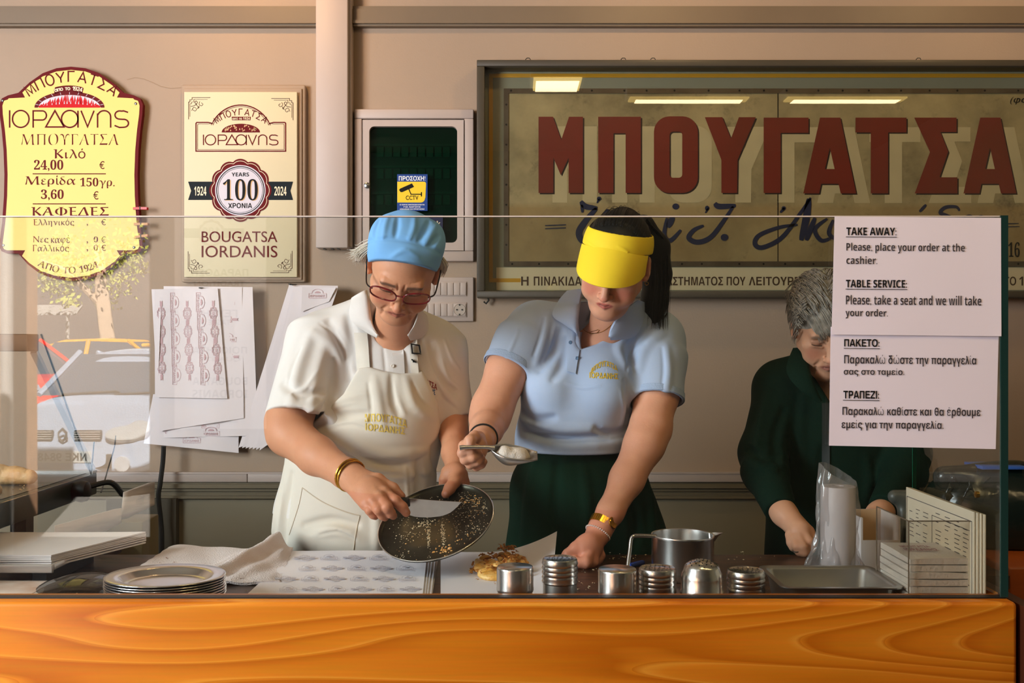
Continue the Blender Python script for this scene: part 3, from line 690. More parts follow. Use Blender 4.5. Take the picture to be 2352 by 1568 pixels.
# ---------------------------------------------------------------- meter cabinet with window
t = thing('meter_cabinet', W(950, 600, WD), 'cream wall cabinet with a dark rounded window above the blue capped worker', 'cabinet')
b = B()
def frame_box(b, o, i, D0, D1):
    b.pbox(o[0], o[1], o[2], i[1], D0, D1); b.pbox(o[0], i[3], o[2], o[3], D0, D1); b.pbox(o[0], i[1], i[0], i[3], D0, D1); b.pbox(i[2], i[1], o[2], i[3], D0, D1)
frame_box(b, (814, 250, 1088, 600), (831, 272, 1066, 576), WD-0.03, WD); b.build('wall_frame', m_white_pl, t, bevel=0.004)
td = B()
def rr_rect(x0, y0, x1, y1, r): return arc(x1-r, y0+r, r, r, 90, 0, 6)+arc(x1-r, y1-r, r, r, 0, -90, 6)+arc(x0+r, y1-r, r, r, -90, -180, 6)+arc(x0+r, y0+r, r, r, 180, 90, 6)
def ring(b, outer, inner, D, t_):
    vo = [W(x, y, D) for x, y in outer]; vi = [W(x, y, D) for x, y in inner]; m_ = len(vi); back = Vector((0, t_, 0))
    # outer is a rectangle matched to the inner outline by angle
    x0, y0, x1, y1 = outer[0][0], outer[0][1], outer[2][0], outer[2][1]; cx, cy = (x0+x1)/2, (y0+y1)/2; O = []
    q = m_//4
    for k, (cxx, cyy) in enumerate(((x1, y0), (x1, y1), (x0, y1), (x0, y0))): O += [W(cxx, cyy, D)]*q
    v = O+vi+[p_+back for p_ in O]+[p_+back for p_ in vi]; f = []
    for i in range(m_):
        j = (i+1) % m_
        f += [(i, j, m_+j, m_+i), (m_+i, m_+j, 3*m_+j, 3*m_+i)]
        if (O[i]-O[j]).length > 1e-6: f.append((j, i, 2*m_+i, 2*m_+j))
    b.add(v, f)
ring(td, [(833, 275), (1065, 275), (1065, 575), (833, 575)], rr_rect(848, 290, 1050, 557, 12), WD-0.034, 0.03); dr = td.build('door', m_white_pl, t)
b = B(); b.pbox(846, 288, 1052, 559, WD-0.012, WD-0.011); b.build('window_pane', glass_mat('cabinet_glass', (0.35, 0.62, 0.52, 1)), dr)
b = B(); c = W(843, 426, WD-0.034); b.lathe([(0.011, 0), (0.011, 0.006), (0.006, 0.009), (0, 0.009)], (0, 0, 0), 18); b.v = [(c.x+p_[0], c.y-p_[2], c.z+p_[1]) for p_ in b.v]; b.build('lock', m_steelscrew, dr, smooth=True)
b = B(); b.pbox(820, 255, 1080, 595, WD-0.0045, WD-0.004); b.build('interior', mat('cabinet_inside', (24, 44, 38), 0.7), t)
b = B()
for y in (330, 380, 440, 500): 
    b.pbox(856, y, 1044, y+5, WD-0.008, WD-0.004)
    for k in range(9): b.pbox(866+k*19, y+8, 881+k*19, y+30, WD-0.0095, WD-0.004)
b.build('breaker_row', mat('breaker_grey', (38, 60, 52), 0.5), t)
# stickers
sd = WD-0.035
t = thing('warning_sticker', W(947, 483, sd), 'blue and yellow camera surveillance sticker on the cabinet window', 'sticker')
m_blue = mat('sticker_blue', (16, 58, 132), 0.4); m_sy = mat('sticker_yellow', (238, 200, 40), 0.4)
b = B(); b.pbox(912, 400, 982, 484, sd, sd+0.001); b.build('sheet', m_blue, t)
b = B(); b.poly([(912.5, 417), (974, 417)]+arc(974, 422, 4.5, 5, 90, 0, 5)+[(977, 454)]+arc(966, 456, 10, 9, 0, -90, 6)+[(912.5, 465)], sd-0.0006); b.build('yellow_field', m_sy, t)
b = B(); put_text(b, 'ΠΡΟΣΟΧΗ!', (916, 404, 977, 415), sd-0.0006, 'sansb')
for k, (x0, x1) in enumerate(((918, 975), (927, 966), (918, 975))): put_text(b, ['Ο ΧΩΡΟΣ ΒΙΝΤΕΟΣΚΟΠΕΙΤΑΙ', 'ΓΙΑ ΛΟΓΟΥΣ', 'ΑΣΦΑΛΕΙΑΣ ΚΑΙ ΠΡΟΣΤΑΣΙΑΣ'][k], (x0, 468.5+k*5, x1, 471.5+k*5), sd-0.0006, 'sansb')
b.build('white_lettering', mat('white_ink', (235, 235, 235), 0.5), t)
b = B(); put_text(b, 'CCTV', (932, 449, 961, 459), sd-0.0012, 'gill', off=0.01)
b.poly([(919, 433), (946, 421), (951, 429), (924, 441)], sd-0.0012); b.poly([(916.5, 436), (919, 433), (924, 441), (920, 441)], sd-0.0012); b.ribbon([(939, 434), (944, 446), (969, 446)], 2.2, sd-0.0012); b.ribbon([(968, 441), (968, 451)], 2.4, sd-0.0012)
b.build('camera_symbol', m_ink, t)
t = thing('small_sticker', W(1000, 525, sd), 'small dark blue sticker in the cabinet window right of the cap', 'sticker')
b = B(); b.pbox(975, 494, 1017, 527, sd, sd+0.001); b.build('sheet', mat('dark_blue', (18, 24, 60), 0.4), t); b = B(); put_text(b, 'ok', (993, 507, 1012, 519), sd-0.0006, 'sansb'); b.build('lettering', m_ivory, t)
b = B(); b.pbox(985, 528, 1018, 556, sd, sd+0.001); tag(b.build('paper_note', m_ivory), 'blank pale paper note in the lower corner of the cabinet window', 'note')
# ---------------------------------------------------------------- switch panel
t = thing('switch_panel', W(1020, 738, WD), 'white wall panel of two rows of switches with a round power socket', 'switch panel')
b = B(); b.pbox(942, 636, 1088, 738, WD-0.014, WD); b.build('plate', m_white_pl, t, bevel=0.004)
b = B()
for y0, y1 in ((646, 680), (694, 728)): b.pbox(952, y0, 1072, y1, WD-0.017, WD-0.01)
b.build('module_frame', m_white_pl, t, bevel=0.001)
for k in range(8):
    b = B(); b.pbox(954+k*14.7, 649, 967.6+k*14.7, 677.5, WD-0.021, WD-0.012); b.build('switch', m_white_pl, t, bevel=0.001)
for k in range(6):
    b = B(); b.pbox(954+k*14.7, 697, 967.6+k*14.7, 725.5, WD-0.021, WD-0.012); b.build('switch', m_white_pl, t, bevel=0.001)
b = B(); b.pbox(1041, 697, 1070, 725.5, WD-0.020, WD-0.012); sk = b.build('socket', m_white_pl, t, bevel=0.001)
b = B(); c = W(1055.5, 711, WD-0.020); b.lathe([(0.0225, 0.0), (0.0215, 0.0022), (0.0205, 0.0008), (0, 0.0006)], (0, 0, 0), 28); b.v = [(c.x+p_[0], c.y-p_[2], c.z+p_[1]) for p_ in b.v]; b.build('socket_well', mat('socket_grey', (176, 162, 150), 0.5), sk, smooth=True)
b = B()
for dx, dy in ((-6, 0), (6, 0), (0, -11), (0, 11)):
    c = W(1055.5+dx, 711+dy, WD-0.0212); b.lathe([(0.003, 0), (0.003, 0.0015), (0, 0.0015)], (0, 0, 0), 10); b.v[-30:] = [(c.x+p_[0], c.y-p_[2], c.z+p_[1]) for p_ in b.v[-30:]]
b.build('contact', m_black, sk)
# ---------------------------------------------------------------- large framed shop sign
SD = WD-0.012        # painted board face
t = thing('sign_showcase', W(1900, 683, WD), 'large dark framed glass showcase that holds the old painted shop sign', 'showcase')
m_frame = mat('grey_brown_frame', (70, 62, 50), 0.45, var=0.2, vscale=5)
b = B(); o, i = (1095, 137, 3000, 683), (1113, 152, 2980, 668)
frame_box(b, o, i, WD-0.085, WD); b.build('frame', m_frame, t, bevel=0.003)
b = B(); b.pbox(1108, 148, 2985, 672, WD-0.009, WD-0.002); b.build('backing', mat('grey_backing', (140, 138, 120), 0.6, var=0.2, vscale=3), t)
b = B(); w = 9
b.pbox(1123, 169, 2980, 178, WD-0.012, WD-0.009); b.pbox(1123, 178, 1132, 648, WD-0.012, WD-0.009); b.pbox(1132, 639, 1196, 648, WD-0.012, WD-0.009)
b.build('yellow_line', mat('ochre_tape', (190, 140, 30), 0.5), t)
b = B(); b.pbox(1140, 614, 2978, 666, WD-0.0118, WD-0.009); b.build('caption_strip', mat('caption_strip', (206, 192, 164), 0.6, var=.15, vscale=3), t)
b = B(); cd = WD-0.0125; cap = lambda s_, x0, x1: put_text(b, s_, (x0, 635, x1, 655.5), cd, 'sansb', off=-0.004)
cap('Η', 1197, 1214); cap('ΠΙΝΑΚΙΔΑ', 1226, 1336); cap('ΚΑΤΑΣΤΗΜΑΤΟΣ', 1489, 1661); cap('ΠΟΥ', 1669, 1712); cap('ΛΕΙΤΟΥΡΓΗΣΕ', 1720, 1885); cap('ΤΟ', 2306, 2334); cap('1', 2341, 2350)
b.build('caption_lettering', mat('brown_ink', (70, 48, 34), 0.5), t)
b = B(); b.pbox(1110, 150, 2985, 670, WD-0.062, WD-0.058); b.build('glass_pane', glass_mat('sign_glass', (0.93, 0.93, 0.89, 1), ior=1.5), t)
b = B(); c = W(1120, 690, WD-0.02); b.tube([c+Vector((0, 0, 0.02)), c+Vector((0.004, -0.004, 0.0)), c+Vector((-.006, -0.006, -.012)), c+Vector((-.014, -0.006, -.004))], 0.0035, 8); b.build('hanging_hook', m_dark, t, smooth=True)
for x in (1213, 1432, 1500, 2110): 
    b = B(); c = W(x, 137, WD-0.05); b.tube([c+Vector((-.01, 0, 0)), c+Vector((-.004, 0, .006)), c+Vector((.005, 0, .006)), c+Vector((.009, 0, 0))], 0.0016, 6); b.build('wire_loop', m_dark, t)
# painted board
m_board = bpy.data.materials.new('weathered_sign_paint'); m_board.use_nodes = True
n = m_board.node_tree.nodes; l = m_board.node_tree.links; p = n['Principled BSDF']; tc = n.new('ShaderNodeTexCoord')
sx = n.new('ShaderNodeSeparateXYZ'); l.new(tc.outputs['Object'], sx.inputs[0])
n1 = n.new('ShaderNodeTexNoise'); n1.inputs['Scale'].default_value = 3.2; n1.inputs['Detail'].default_value = 9; n1.inputs['Roughness'].default_value = 0.65; l.new(tc.outputs['Object'], n1.inputs[0])
r1 = n.new('ShaderNodeValToRGB'); e = r1.color_ramp.elements; e[0].position = 0.32; e[0].color = srgb(112, 100, 72); e[1].position = 0.66; e[1].color = srgb(166, 150, 112); l.new(n1.outputs[0], r1.inputs[0])
# the lower band was overpainted in ochre
zr = n.new('ShaderNodeMapRange'); zr.inputs['From Min'].default_value = W(0, 478, SD).z; zr.inputs['From Max'].default_value = W(0, 464, SD).z; zr.inputs['To Min'].default_value = 0.75; zr.inputs['To Max'].default_value = 0; l.new(sx.outputs['Z'], zr.inputs[0])
m1 = n.new('ShaderNodeMix'); m1.data_type = 'RGBA'; m1.inputs['B'].default_value = srgb(142, 108, 56); l.new(r1.outputs[0], m1.inputs['A'])
n3 = n.new('ShaderNodeTexNoise'); n3.inputs['Scale'].default_value = 2.2; n3.inputs['Detail'].default_value = 5; l.new(tc.outputs['Object'], n3.inputs[0])
mm = n.new('ShaderNodeMath'); mm.operation = 'MULTIPLY'; l.new(zr.outputs[0], mm.inputs[0]); l.new(n3.outputs[0], mm.inputs[1]); l.new(mm.outputs[0], m1.inputs['Factor'])
n4 = n.new('ShaderNodeTexNoise'); n4.inputs['Scale'].default_value = 9; n4.inputs['Detail'].default_value = 12; n4.inputs['Roughness'].default_value = 0.75; l.new(tc.outputs['Object'], n4.inputs[0])
r4 = n.new('ShaderNodeValToRGB'); e = r4.color_ramp.elements; e[0].position = 0.56; e[0].color = (0, 0, 0, 1); e[1].position = 0.74; e[1].color = (0.8, .8, .8, 1); l.new(n4.outputs[0], r4.inputs[0])
m2 = n.new('ShaderNodeMix'); m2.data_type = 'RGBA'; m2.inputs['B'].default_value = srgb(66, 54, 40); l.new(r4.outputs[0], m2.inputs['Factor']); l.new(m1.outputs['Result'], m2.inputs['A']); l.new(m2.outputs['Result'], p.inputs['Base Color'])
p.inputs['Roughness'].default_value = 0.6
t = thing('painted_sign', W(1800, 612, SD), 'old hand painted wooden shop sign with big red capitals and blue script behind glass', 'sign')
b = B(); b.pbox(1157, 203, 2900, 612, SD, WD-0.009); b.build('board', m_board, t)
b = B(); frame_box(b, (1157, 203, 2900, 612), (1168, 214, 2890, 600), SD-0.004, SD); b.build('metal_edging', mat('rusty_edging', (96, 84, 70), 0.5, metal=0.4, var=0.5, vscale=14, var_col=(60, 42, 30)), t)
b = B(); b.pbox(1786, 214, 1788, 600, SD-0.0008, SD); b.build('board_joint', m_ink, t)
d0 = SD-0.0008; d1 = SD-0.0016; d2 = SD-0.0024
def A_(x): return [(x, 444), (x+38.5, 270), (x+85, 270), (x+121.5, 444), (x+86, 444), (x+81, 422), (x+41, 422), (x+36.5, 444)], [(x+61, 339), (x+72, 388), (x+50, 388)]
def with_hole(o, h):
    """One outline with a slit that leads to the hole."""
    k = min(range(len(o)), key=lambda i: abs(o[i][0]-h[0][0])+abs(o[i][1]-h[0][1])); return o[:k+1]+h+[h[0]]+o[k:]
def rrct(x0, y0, x1, y1, r, n_=8): return arc(x1-r, y0+r, r, r, 90, 0, n_)+arc(x1-r, y1-r, r, r, 0, -90, n_)+arc(x0+r, y1-r, r, r, -90, -180, n_)+arc(x0+r, y0+r, r, r, 180, 90, n_)
L_ = [[(1237, 268), (1270, 268), (1289, 321), (1307, 268), (1339, 268), (1339, 443), (1306, 443), (1306, 362), (1288, 402), (1271, 362), (1271, 443), (1237, 443)],
      [(1374, 268), (1472, 268), (1472, 443), (1437, 443), (1437, 306), (1409, 306), (1409, 443), (1374, 443)],
      'O',
      [(1619, 269), (1659, 269), (1679, 318), (1697, 269), (1736, 269), (1694, 367), (1693, 443), (1657, 443), (1657, 367)],
      [(1754, 270), (1857, 270), (1857, 305), (1793, 305), (1793, 443), (1754, 443)],
      'A0',
      [(1965, 270), (2082, 270), (2082, 304), (2040, 304), (2040, 444), (2000, 444), (2000, 304), (1965, 304)],
      [(2100, 270), (2197, 270), (2197, 303), (2160, 303), (2178, 348), (2158, 407), (2199, 407), (2199, 444), (2101, 444), (2136, 349)],
      'A1']
def big_letters(b, dx, dy, D, g=0):
    for P in L_:
        if P == 'O':
            oo = rrct(1502, 267, 1603, 443, 36); hh = rrct(1538, 302, 1567, 408, 8)
            v = [W(x+dx, y+dy, D) for x, y in oo+hh]; m_ = len(oo); b.add(v, [(i, (i+1) % m_, m_+(i+1) % m_, m_+i) for i in range(m_)]); continue
        if P in ('A0', 'A1'):
            o_, h_ = A_(1845 if P == 'A0' else 2213)
            x = o_[0][0]
            # apex, legs and crossbar as four clean faces
            q = [(x, 444), (x+38.5, 270), (x+85, 270), (x+121.5, 444), (x+86, 444), (x+81, 422), (x+41, 422), (x+36.5, 444), (x+61, 339), (x+72, 388), (x+50, 388)]
            b.add([W(a+dx, c+dy, D) for a, c in q], [(0, 1, 8, 10, 6, 7), (1, 2, 8), (2, 3, 4, 5, 9, 8), (10, 9, 5, 6)]); continue
        b.add([W(x+dx, y+dy, D) for x, y in P], [tuple(range(len(P)))])
b = B(); big_letters(b, 32, 22, d0); b.build('cream_shadow_lettering', mat('cream_shadow_paint', (178, 164, 130), 0.6, var=0.3, vscale=8), t)
b = B(); big_letters(b, 3, 3, d1+0.0003); b.build('dark_outline_lettering', mat('outline_paint', (34, 22, 18), 0.6), t)
b = B(); big_letters(b, 0, 0, d1); b.build('red_lettering', mat('oxide_red_paint', (108, 34, 24), 0.5, var=0.5, vscale=5, var_col=(88, 36, 20)), t)
b = B(); rb = lambda P, w_, tp=None: b.ribbon(P, w_, d2, taper=tp)
def brush(pts, w_, lo=0.35, n_=8):
    q = spline(pts, n_); k = len(q); rb(q, w_, [lo+(1-lo)*math.sin(math.pi*min(1, max(0, (i+0.6)/(k))))**0.6 for i in range(k)])
brush([(1334, 462), (1345, 474), (1372, 478)], 13); brush([(1370, 478), (1346, 506), (1330, 532), (1336, 552), (1350, 556)], 15); brush([(1336, 470), (1338, 488)], 7)
brush([(1384, 512), (1388, 492), (1396, 484), (1402, 494), (1396, 506)], 8); b.poly(arc(1376, 456, 5, 5, 0, 330, 9), d2); brush([(1377, 456), (1371, 466)], 4)
brush([(1532, 500), (1526, 540), (1540, 552), (1564, 528)], 11); brush([(1546, 498), (1534, 522)], 14); b.poly(arc(1552, 474, 8, 7, 0, 340, 12), d2)
brush([(1642, 466), (1652, 474), (1690, 472)], 13); brush([(1684, 474), (1660, 510), (1632, 545), (1602, 556), (1582, 546), (1594, 528), (1616, 518)], 12); b.poly(arc(1664, 545, 9, 8, 0, 340, 12), d2); b.poly(arc(1624, 478, 5, 6, 0, 330, 9), d2); brush([(1627, 478), (1620, 489)], 4)
brush([(1862, 454), (1838, 490), (1796, 545), (1752, 568), (1734, 560), (1744, 540), (1790, 522), (1832, 516)], 11); brush([(1858, 456), (1852, 500), (1840, 552)], 17); b.poly(arc(1800, 478, 5, 5, 0, 330, 9), d2); brush([(1802, 477), (1792, 488)], 6)
brush([(1872, 500), (1860, 530), (1852, 552)], 13); brush([(1900, 502), (1872, 526), (1886, 552), (1910, 546)], 10); brush([(1914, 505), (1904, 535), (1920, 550)], 10)
brush([(2127, 470), (2112, 486)], 7); brush([(2204, 484), (2196, 475), (2172, 476), (2160, 488), (2176, 496), (2194, 506), (2186, 530), (2166, 540)], 9); brush([(2214, 500), (2226, 496), (2238, 500)], 7); brush([(2244, 500), (2254, 497), (2262, 502)], 7)
brush([(2244, 515), (2340, 513)], 2.5); brush([(2252, 522), (2342, 520)], 2.5)
rb([(1252, 518), (1300, 516)], 2.4); rb([(1252, 525), (1300, 523)], 2.4)
b.build('blue_script', mat('navy_sign_paint', (26, 32, 62), 0.5), t)
b = B(); put_text(b, '16', (2316, 556, 2342, 590), d2, 'serif'); put_text(b, '(φο', (2318, 222, 2356, 240), d2, 'sans', skew=0.3); b.build('small_lettering', m_ink, t)
b = B(); rr = random.Random(11)
for x in list(range(1175, 2350, 64)):
    for y in (208, 606): b.poly(arc(x+rr.uniform(-12, 12), y, 2.6, 2.6, 0, 300, 6), SD-0.0046)
for y in range(240, 600, 46): b.poly(arc(1163, y, 2.6, 2.6, 0, 300, 6), SD-0.0046)
b.build('nail_heads', m_ink, t)
# ---------------------------------------------------------------- people: shared head, hand and cloth tools
def add_head(s, o, Rm, sc, old=0.0, full=0.0, nose=1.0, sx=1.0, smile=0.0):
    """One head with face; local -y is where it looks. old deepens folds, full rounds cheeks and chin."""
    h = s.frame(o, Rm, sc, sx)
    h.ell((0, 0.014, 0.042), (0.074, 0.096, 0.082), 0.0)
    h.ell((0, -0.034, -0.018), (0.060, 0.057, 0.086), 0.035)
    for x in (-1, 1):
        h.cone((x*0.046, -0.004, -0.05), (x*0.012, -0.072, -0.086), 0.021+0.004*full, 0.017+.003*full, 0.03)
        h.ell((x*0.043, -0.062, -0.010), (0.022, 0.019, 0.016), 0.02)
        h.ell((x*(0.034+.003*full), -0.064, -0.043), (0.023+.004*full, 0.021+.003*full, 0.025), 0.022)
    h.ell((0, -0.081, -0.090), (0.019, 0.0155, 0.0155), 0.016)
    if full: h.ell((0, -0.048, -0.100), (0.036, 0.034, 0.020), 0.03)
    h.cone((-0.037, -0.082, 0.033), (0.037, -0.082, 0.033), 0.0105, 0.0105, 0.02)
    for x in (-1, 1):
        h.ell((x*0.031, -0.103, 0.013), (0.019, 0.0165, 0.0125), 0.014, 's')
        h.ell((x*0.0315, -0.0775, 0.0125), (0.0145, 0.0135, 0.0125), 0.003)           # lid over the eyeball
        h.cone((x*0.019, -0.0905, 0.0185), (x*0.045, -0.083, 0.0165), 0.0022, 0.002, 0.004)   # lid crease
        h.cone((x*0.020, -0.089, 0.0035), (x*0.044, -0.080, 0.0015), 0.003+.0015*old, 0.003, 0.006)
        h.cone((x*0.018, -0.0955, 0.0085), (x*0.045, -0.0865, 0.0065), 0.0009, 0.0009, 0.0018, 's')  # lash line
    h.cone((0, -0.0885, 0.021), (0, -0.110, -0.022), 0.0075*nose, 0.0100*nose, 0.011)
    h.ell((0, -0.1135, -0.0255), (0.0108*nose, 0.0105, 0.0095), 0.006)
    for x in (-1, 1):
        h.ell((x*0.0118*nose, -0.1025, -0.0285), (0.0075, 0.0092, 0.0068), 0.005)
        h.ell((x*0.0060, -0.1085, -0.0358), (0.0034, 0.0045, 0.003), 0.003, 's')
    h.ell((0, -0.080, -0.055), (0.029, 0.0175, 0.021), 0.018)
    for x in (-1, 1):
        h.cone((x*0.0235, -0.0885, -0.0562+smile), (x*0.005, -0.0970, -0.0520), 0.0030, 0.0046, 0.006)
        h.cone((x*0.0215, -0.0890, -0.0585+smile), (0, -0.0965, -0.0618), 0.0032, 0.0058, 0.006)
    h.cone((-0.0185, -0.0935, -0.0570+smile), (0, -0.1045, -0.0568), 0.0007, 0.0013, 0.0025, 's')
    h.cone((0.0185, -0.0935, -0.0570+smile), (0, -0.1045, -0.0568), 0.0007, 0.0013, 0.0025, 's')
    if old:
        for x in (-1, 1):
            h.cone((x*0.0175, -0.101, -0.027), (x*0.031, -0.0885, -0.056), 0.0020*old, 0.0024*old, 0.008, 's')
            h.cone((x*0.029, -0.087, -0.066), (x*0.032, -0.078, -0.088), 0.0018*old, 0.0018*old, 0.008, 's')
            h.cone((x*0.005, -0.0955, 0.024), (x*0.008, -0.094, 0.042), 0.0012*old, 0.001*old, 0.005, 's')
        for z in (0.048, 0.057, 0.066, 0.075):
            pts = [(-0.04, -0.078, z+.002), (-0.02, -0.0905, z), (0.0, -0.0945, z+.0015), (0.02, -0.0905, z), (0.04, -0.078, z+.002)]
            for a, b_ in zip(pts[:-1], pts[1:]): h.cone(a, b_, 0.0009*old, 0.0009*old, 0.004, 's')
    for x in (-1, 1):
        ry = Matrix.Rotation(math.radians(16*x), 3, 'Z')
        h.ell((x*0.0765, 0.016, -0.001), (0.0085, 0.019, 0.031), 0.005, rot=ry)
        h.ell((x*0.0835, 0.011, 0.004), (0.005, 0.011, 0.018), 0.004, 's', rot=ry)
        h.ell((x*0.075, 0.004, -0.026), (0.007, 0.009, 0.010), 0.006, rot=ry)
    return h
def face_color(h, base, lips, cheek, brow, lid, lash=(40, 28, 22), brow_w=1.0):
    def f(v):
        c = np.tile(np.array(srgb(*base)[:3]), (len(v), 1)); p = h.loc(v); X = np.abs(p[:, 0]); Y = p[:, 1]; Z = p[:, 2]
        fr_ = (Y < -0.05) & (np.abs(Z) < 0.13)
        d = np.sqrt(((X-0.040)/0.026)**2+((Z+0.022)/0.026)**2); c = mixc(c, cheek, fr_*(1-sstep(0.3, 1.1, d))*0.55)
        d = np.sqrt((X/0.014)**2+((Z+0.027)/0.014)**2); c = mixc(c, cheek, (Y < -0.095)*(1-sstep(0.4, 1.2, d))*0.45)
        d = np.sqrt((X/0.023)**2+((Z+0.0572)/(0.0095))**2); c = mixc(c, lips, (Y < -0.083)*(1-sstep(0.75, 1.0, d))*0.85)
        d = np.sqrt((X/0.022)**2+((Z+0.0571-.0006)/(0.0014))**2); c = mixc(c, (70, 30, 26), (Y < -0.083)*(1-sstep(0.6, 1.1, d))*0.8)
        zb = 0.0345+0.10*(X-0.018)-2.6*(X-0.032).clip(0)**2*10
        wb = sstep(0.010, 0.014, X)*(1-sstep(0.044, 0.051, X))*(1-sstep(0.0026, 0.0056, np.abs(Z-zb)))*(Y < -0.06)
        c = mixc(c, brow, wb*0.85*brow_w)
        d = np.sqrt(((X-0.0315)/0.017)**2+((Z-0.0125)/0.011)**2); c = mixc(c, lid, (Y < -0.07)*(1-sstep(0.5, 1.1, d))*0.55)
        zl = 0.0078-0.02*np.abs(X-0.031); c = mixc(c, lash, (X > 0.019)*(X < 0.0455)*(Y < -0.07)*(1-sstep(0.0010, 0.0026, np.abs(Z-zl)))*0.92)
        return c
    return f
def nails(c, v, tips, col=(214, 160, 146)):
    for t_, d_ in tips:
        q = v-t_; c = mixc(c, col, (1-sstep(0.0035, 0.006, np.linalg.norm(q, axis=1)))*0.7)
    return c
def trace(s, px, it=70, start=1.6, off=0.0):
    """Where sight lines through these photo coordinates meet the surface (nan: never)."""
    px = np.asarray(px, float); d = np.stack([(px[:, 0]-1176)/FPX, np.ones(len(px)), -(px[:, 1]-784)/FPX], 1)
    ln = np.linalg.norm(d, axis=1, keepdims=True); d = d/ln; o = np.array([0, 0, CZ]); t = np.full(len(px), start)
    for _ in range(it): t = t+np.clip(s.ev(o+d*t[:, None]), -0.03, 0.2)*0.75
    res = np.abs(s.ev(o+d*t[:, None])); bad = (res > 0.012) | (t > 3.6)
    if bad.any() and (~bad).any():
        ok = np.where(~bad)[0]
        for i in np.where(bad)[0]: t[i] = t[ok[np.argmin(np.abs(px[ok]-px[i]).sum(1))]]
    return o+d*(t-off)[:, None]
def seam(s, pts, r, name, mt, parent, n=10, off=0.0005, taper=None, closed=False):
    """A thin cord lying on a surface along photo coordinates."""
    q = spline(pts, n, closed); v = trace(s, q, off=off); b = B(); b.tube([Vector(p) for p in v], r if taper is None else [r*taper(i/(len(v)-1)) for i in range(len(v))], 6, closed=closed)
    return b.build(name, mt, parent, smooth=True)
def cloth_text(s, rows, name, mt, parent, off=0.0012, st='sansb', t_off=None):
    """Embroidered lettering: every corner of every letter is laid onto the cloth. rows = (text, place) with place(u, w) -> photo coordinates."""
    V = []; F = []
    for text, place in rows:
        v, f = text2d(text, st, t_off); lo = v.min(0); hi = v.max(0); n0 = len(V)
        for p in v: V.append(place((p[0]-lo[0])/(hi[0]-lo[0]), (p[1]-lo[1])/(hi[1]-lo[1])))
        F += [tuple(i+n0 for i in q) for q in f]
    P = trace(s, V, off=off); b = B(); b.add([Vector(p) for p in P], F); return b.build(name, mt, parent)
def ribs(s, pts, D, r, k=0.02, mode='u', dr=0.35):
    """A soft fold: tapered ridge through photo coordinates (x, y, D)."""
    q = [np.array(W(*p)) for p in spline([(a, c, d) for a, c, d in pts], 4)] if len(pts[0]) == 3 else trace(s, spline(pts, 4), off=-D)
    m_ = len(q)
    for i in range(m_-1):
        f1 = math.sin(math.pi*(i+0.3)/(m_-0.4)); f2 = math.sin(math.pi*min(m_-0.7, i+1.3)/(m_-0.4))
        s.cone(q[i], q[i+1], r*(dr+(1-dr)*f1), r*(dr+(1-dr)*f2), k, mode)
def folds(s, lines, k=0.016):
    """lines of (points on the cloth, height, sunk?) laid on the traced surface before any fold is added."""
    Q = [trace(s, spline(p, 4)) for p, h_, m_ in lines]
    for q, (p, h_, m_) in zip(Q, lines):
        n_ = len(q); f = np.array([0.2+0.8*math.sin(math.pi*(i+0.15)/(n_-0.7)) for i in range(n_)])
        a = q+np.stack([0*f, h_*0.9*(1.6-f), 0*f], 1) if m_ == 'u' else q
        s.poly(a, h_*f*1.3, k, m_)
def R_(px, D): return px/FPX*D
def limb(s, pts, k=0.012, mode='u', flat=None):
    """pts = (x, y, D, radius in photo pixels)."""
    return s.chain([(C3(x, y, D), R_(r, D)) for x, y, D, r in pts], k, mode, flat)
def finger(s, pts, k=0.004):
    """Knuckle to tip with slightly thick joints; pts = (x, y, D, r)."""
    limb(s, pts, k)
def strand_mesh(name, strands, mt, parent, n=5):
    """Many thin locks of hair as one mesh; strands = list of (points, radius)."""
    b = B()
    for pts, r in strands:
        m_ = len(pts); b.tube(pts, [r*(1-0.85*(i/(m_-1))**1.6) for i in range(m_)], n)
    return b.build(name, mt, parent, smooth=True, angle=180)
def sheet_mesh(grid, name, mt, parent, thick=0.0015, sub=1):
    """A cloth or paper sheet over a grid of points, given thickness."""
    r = len(grid); c = len(grid[0]); v = [tuple(p) for row in grid for p in row]
    f = [(i*c+j, i*c+j+1, (i+1)*c+j+1, (i+1)*c+j) for i in range(r-1) for j in range(c-1)]
    o = new_obj(name, mesh_np(name, v, f, True), mt, parent)
    if sub:
        m_ = o.modifiers.new('subd', 'SUBSURF'); m_.levels = sub; m_.render_levels = sub; m_.boundary_smooth = 'PRESERVE_CORNERS'
    if thick: m_ = o.modifiers.new('solid', 'SOLIDIFY'); m_.thickness = thick; m_.offset = 0; m2_ = o.modifiers.new('edges', 'EDGE_SPLIT'); m2_.split_angle = math.radians(50)
    return o
def skin_mat(name, rough=0.5):
    return mat(name, (200, 150, 120), rough, bump=0.10, bscale=260, attr=True, sss=0.12, var=0.12, vscale=38, var_col=(170, 92, 70), spec=0.4)
m_gold = mat('gold', (214, 160, 58), 0.22, metal=1)
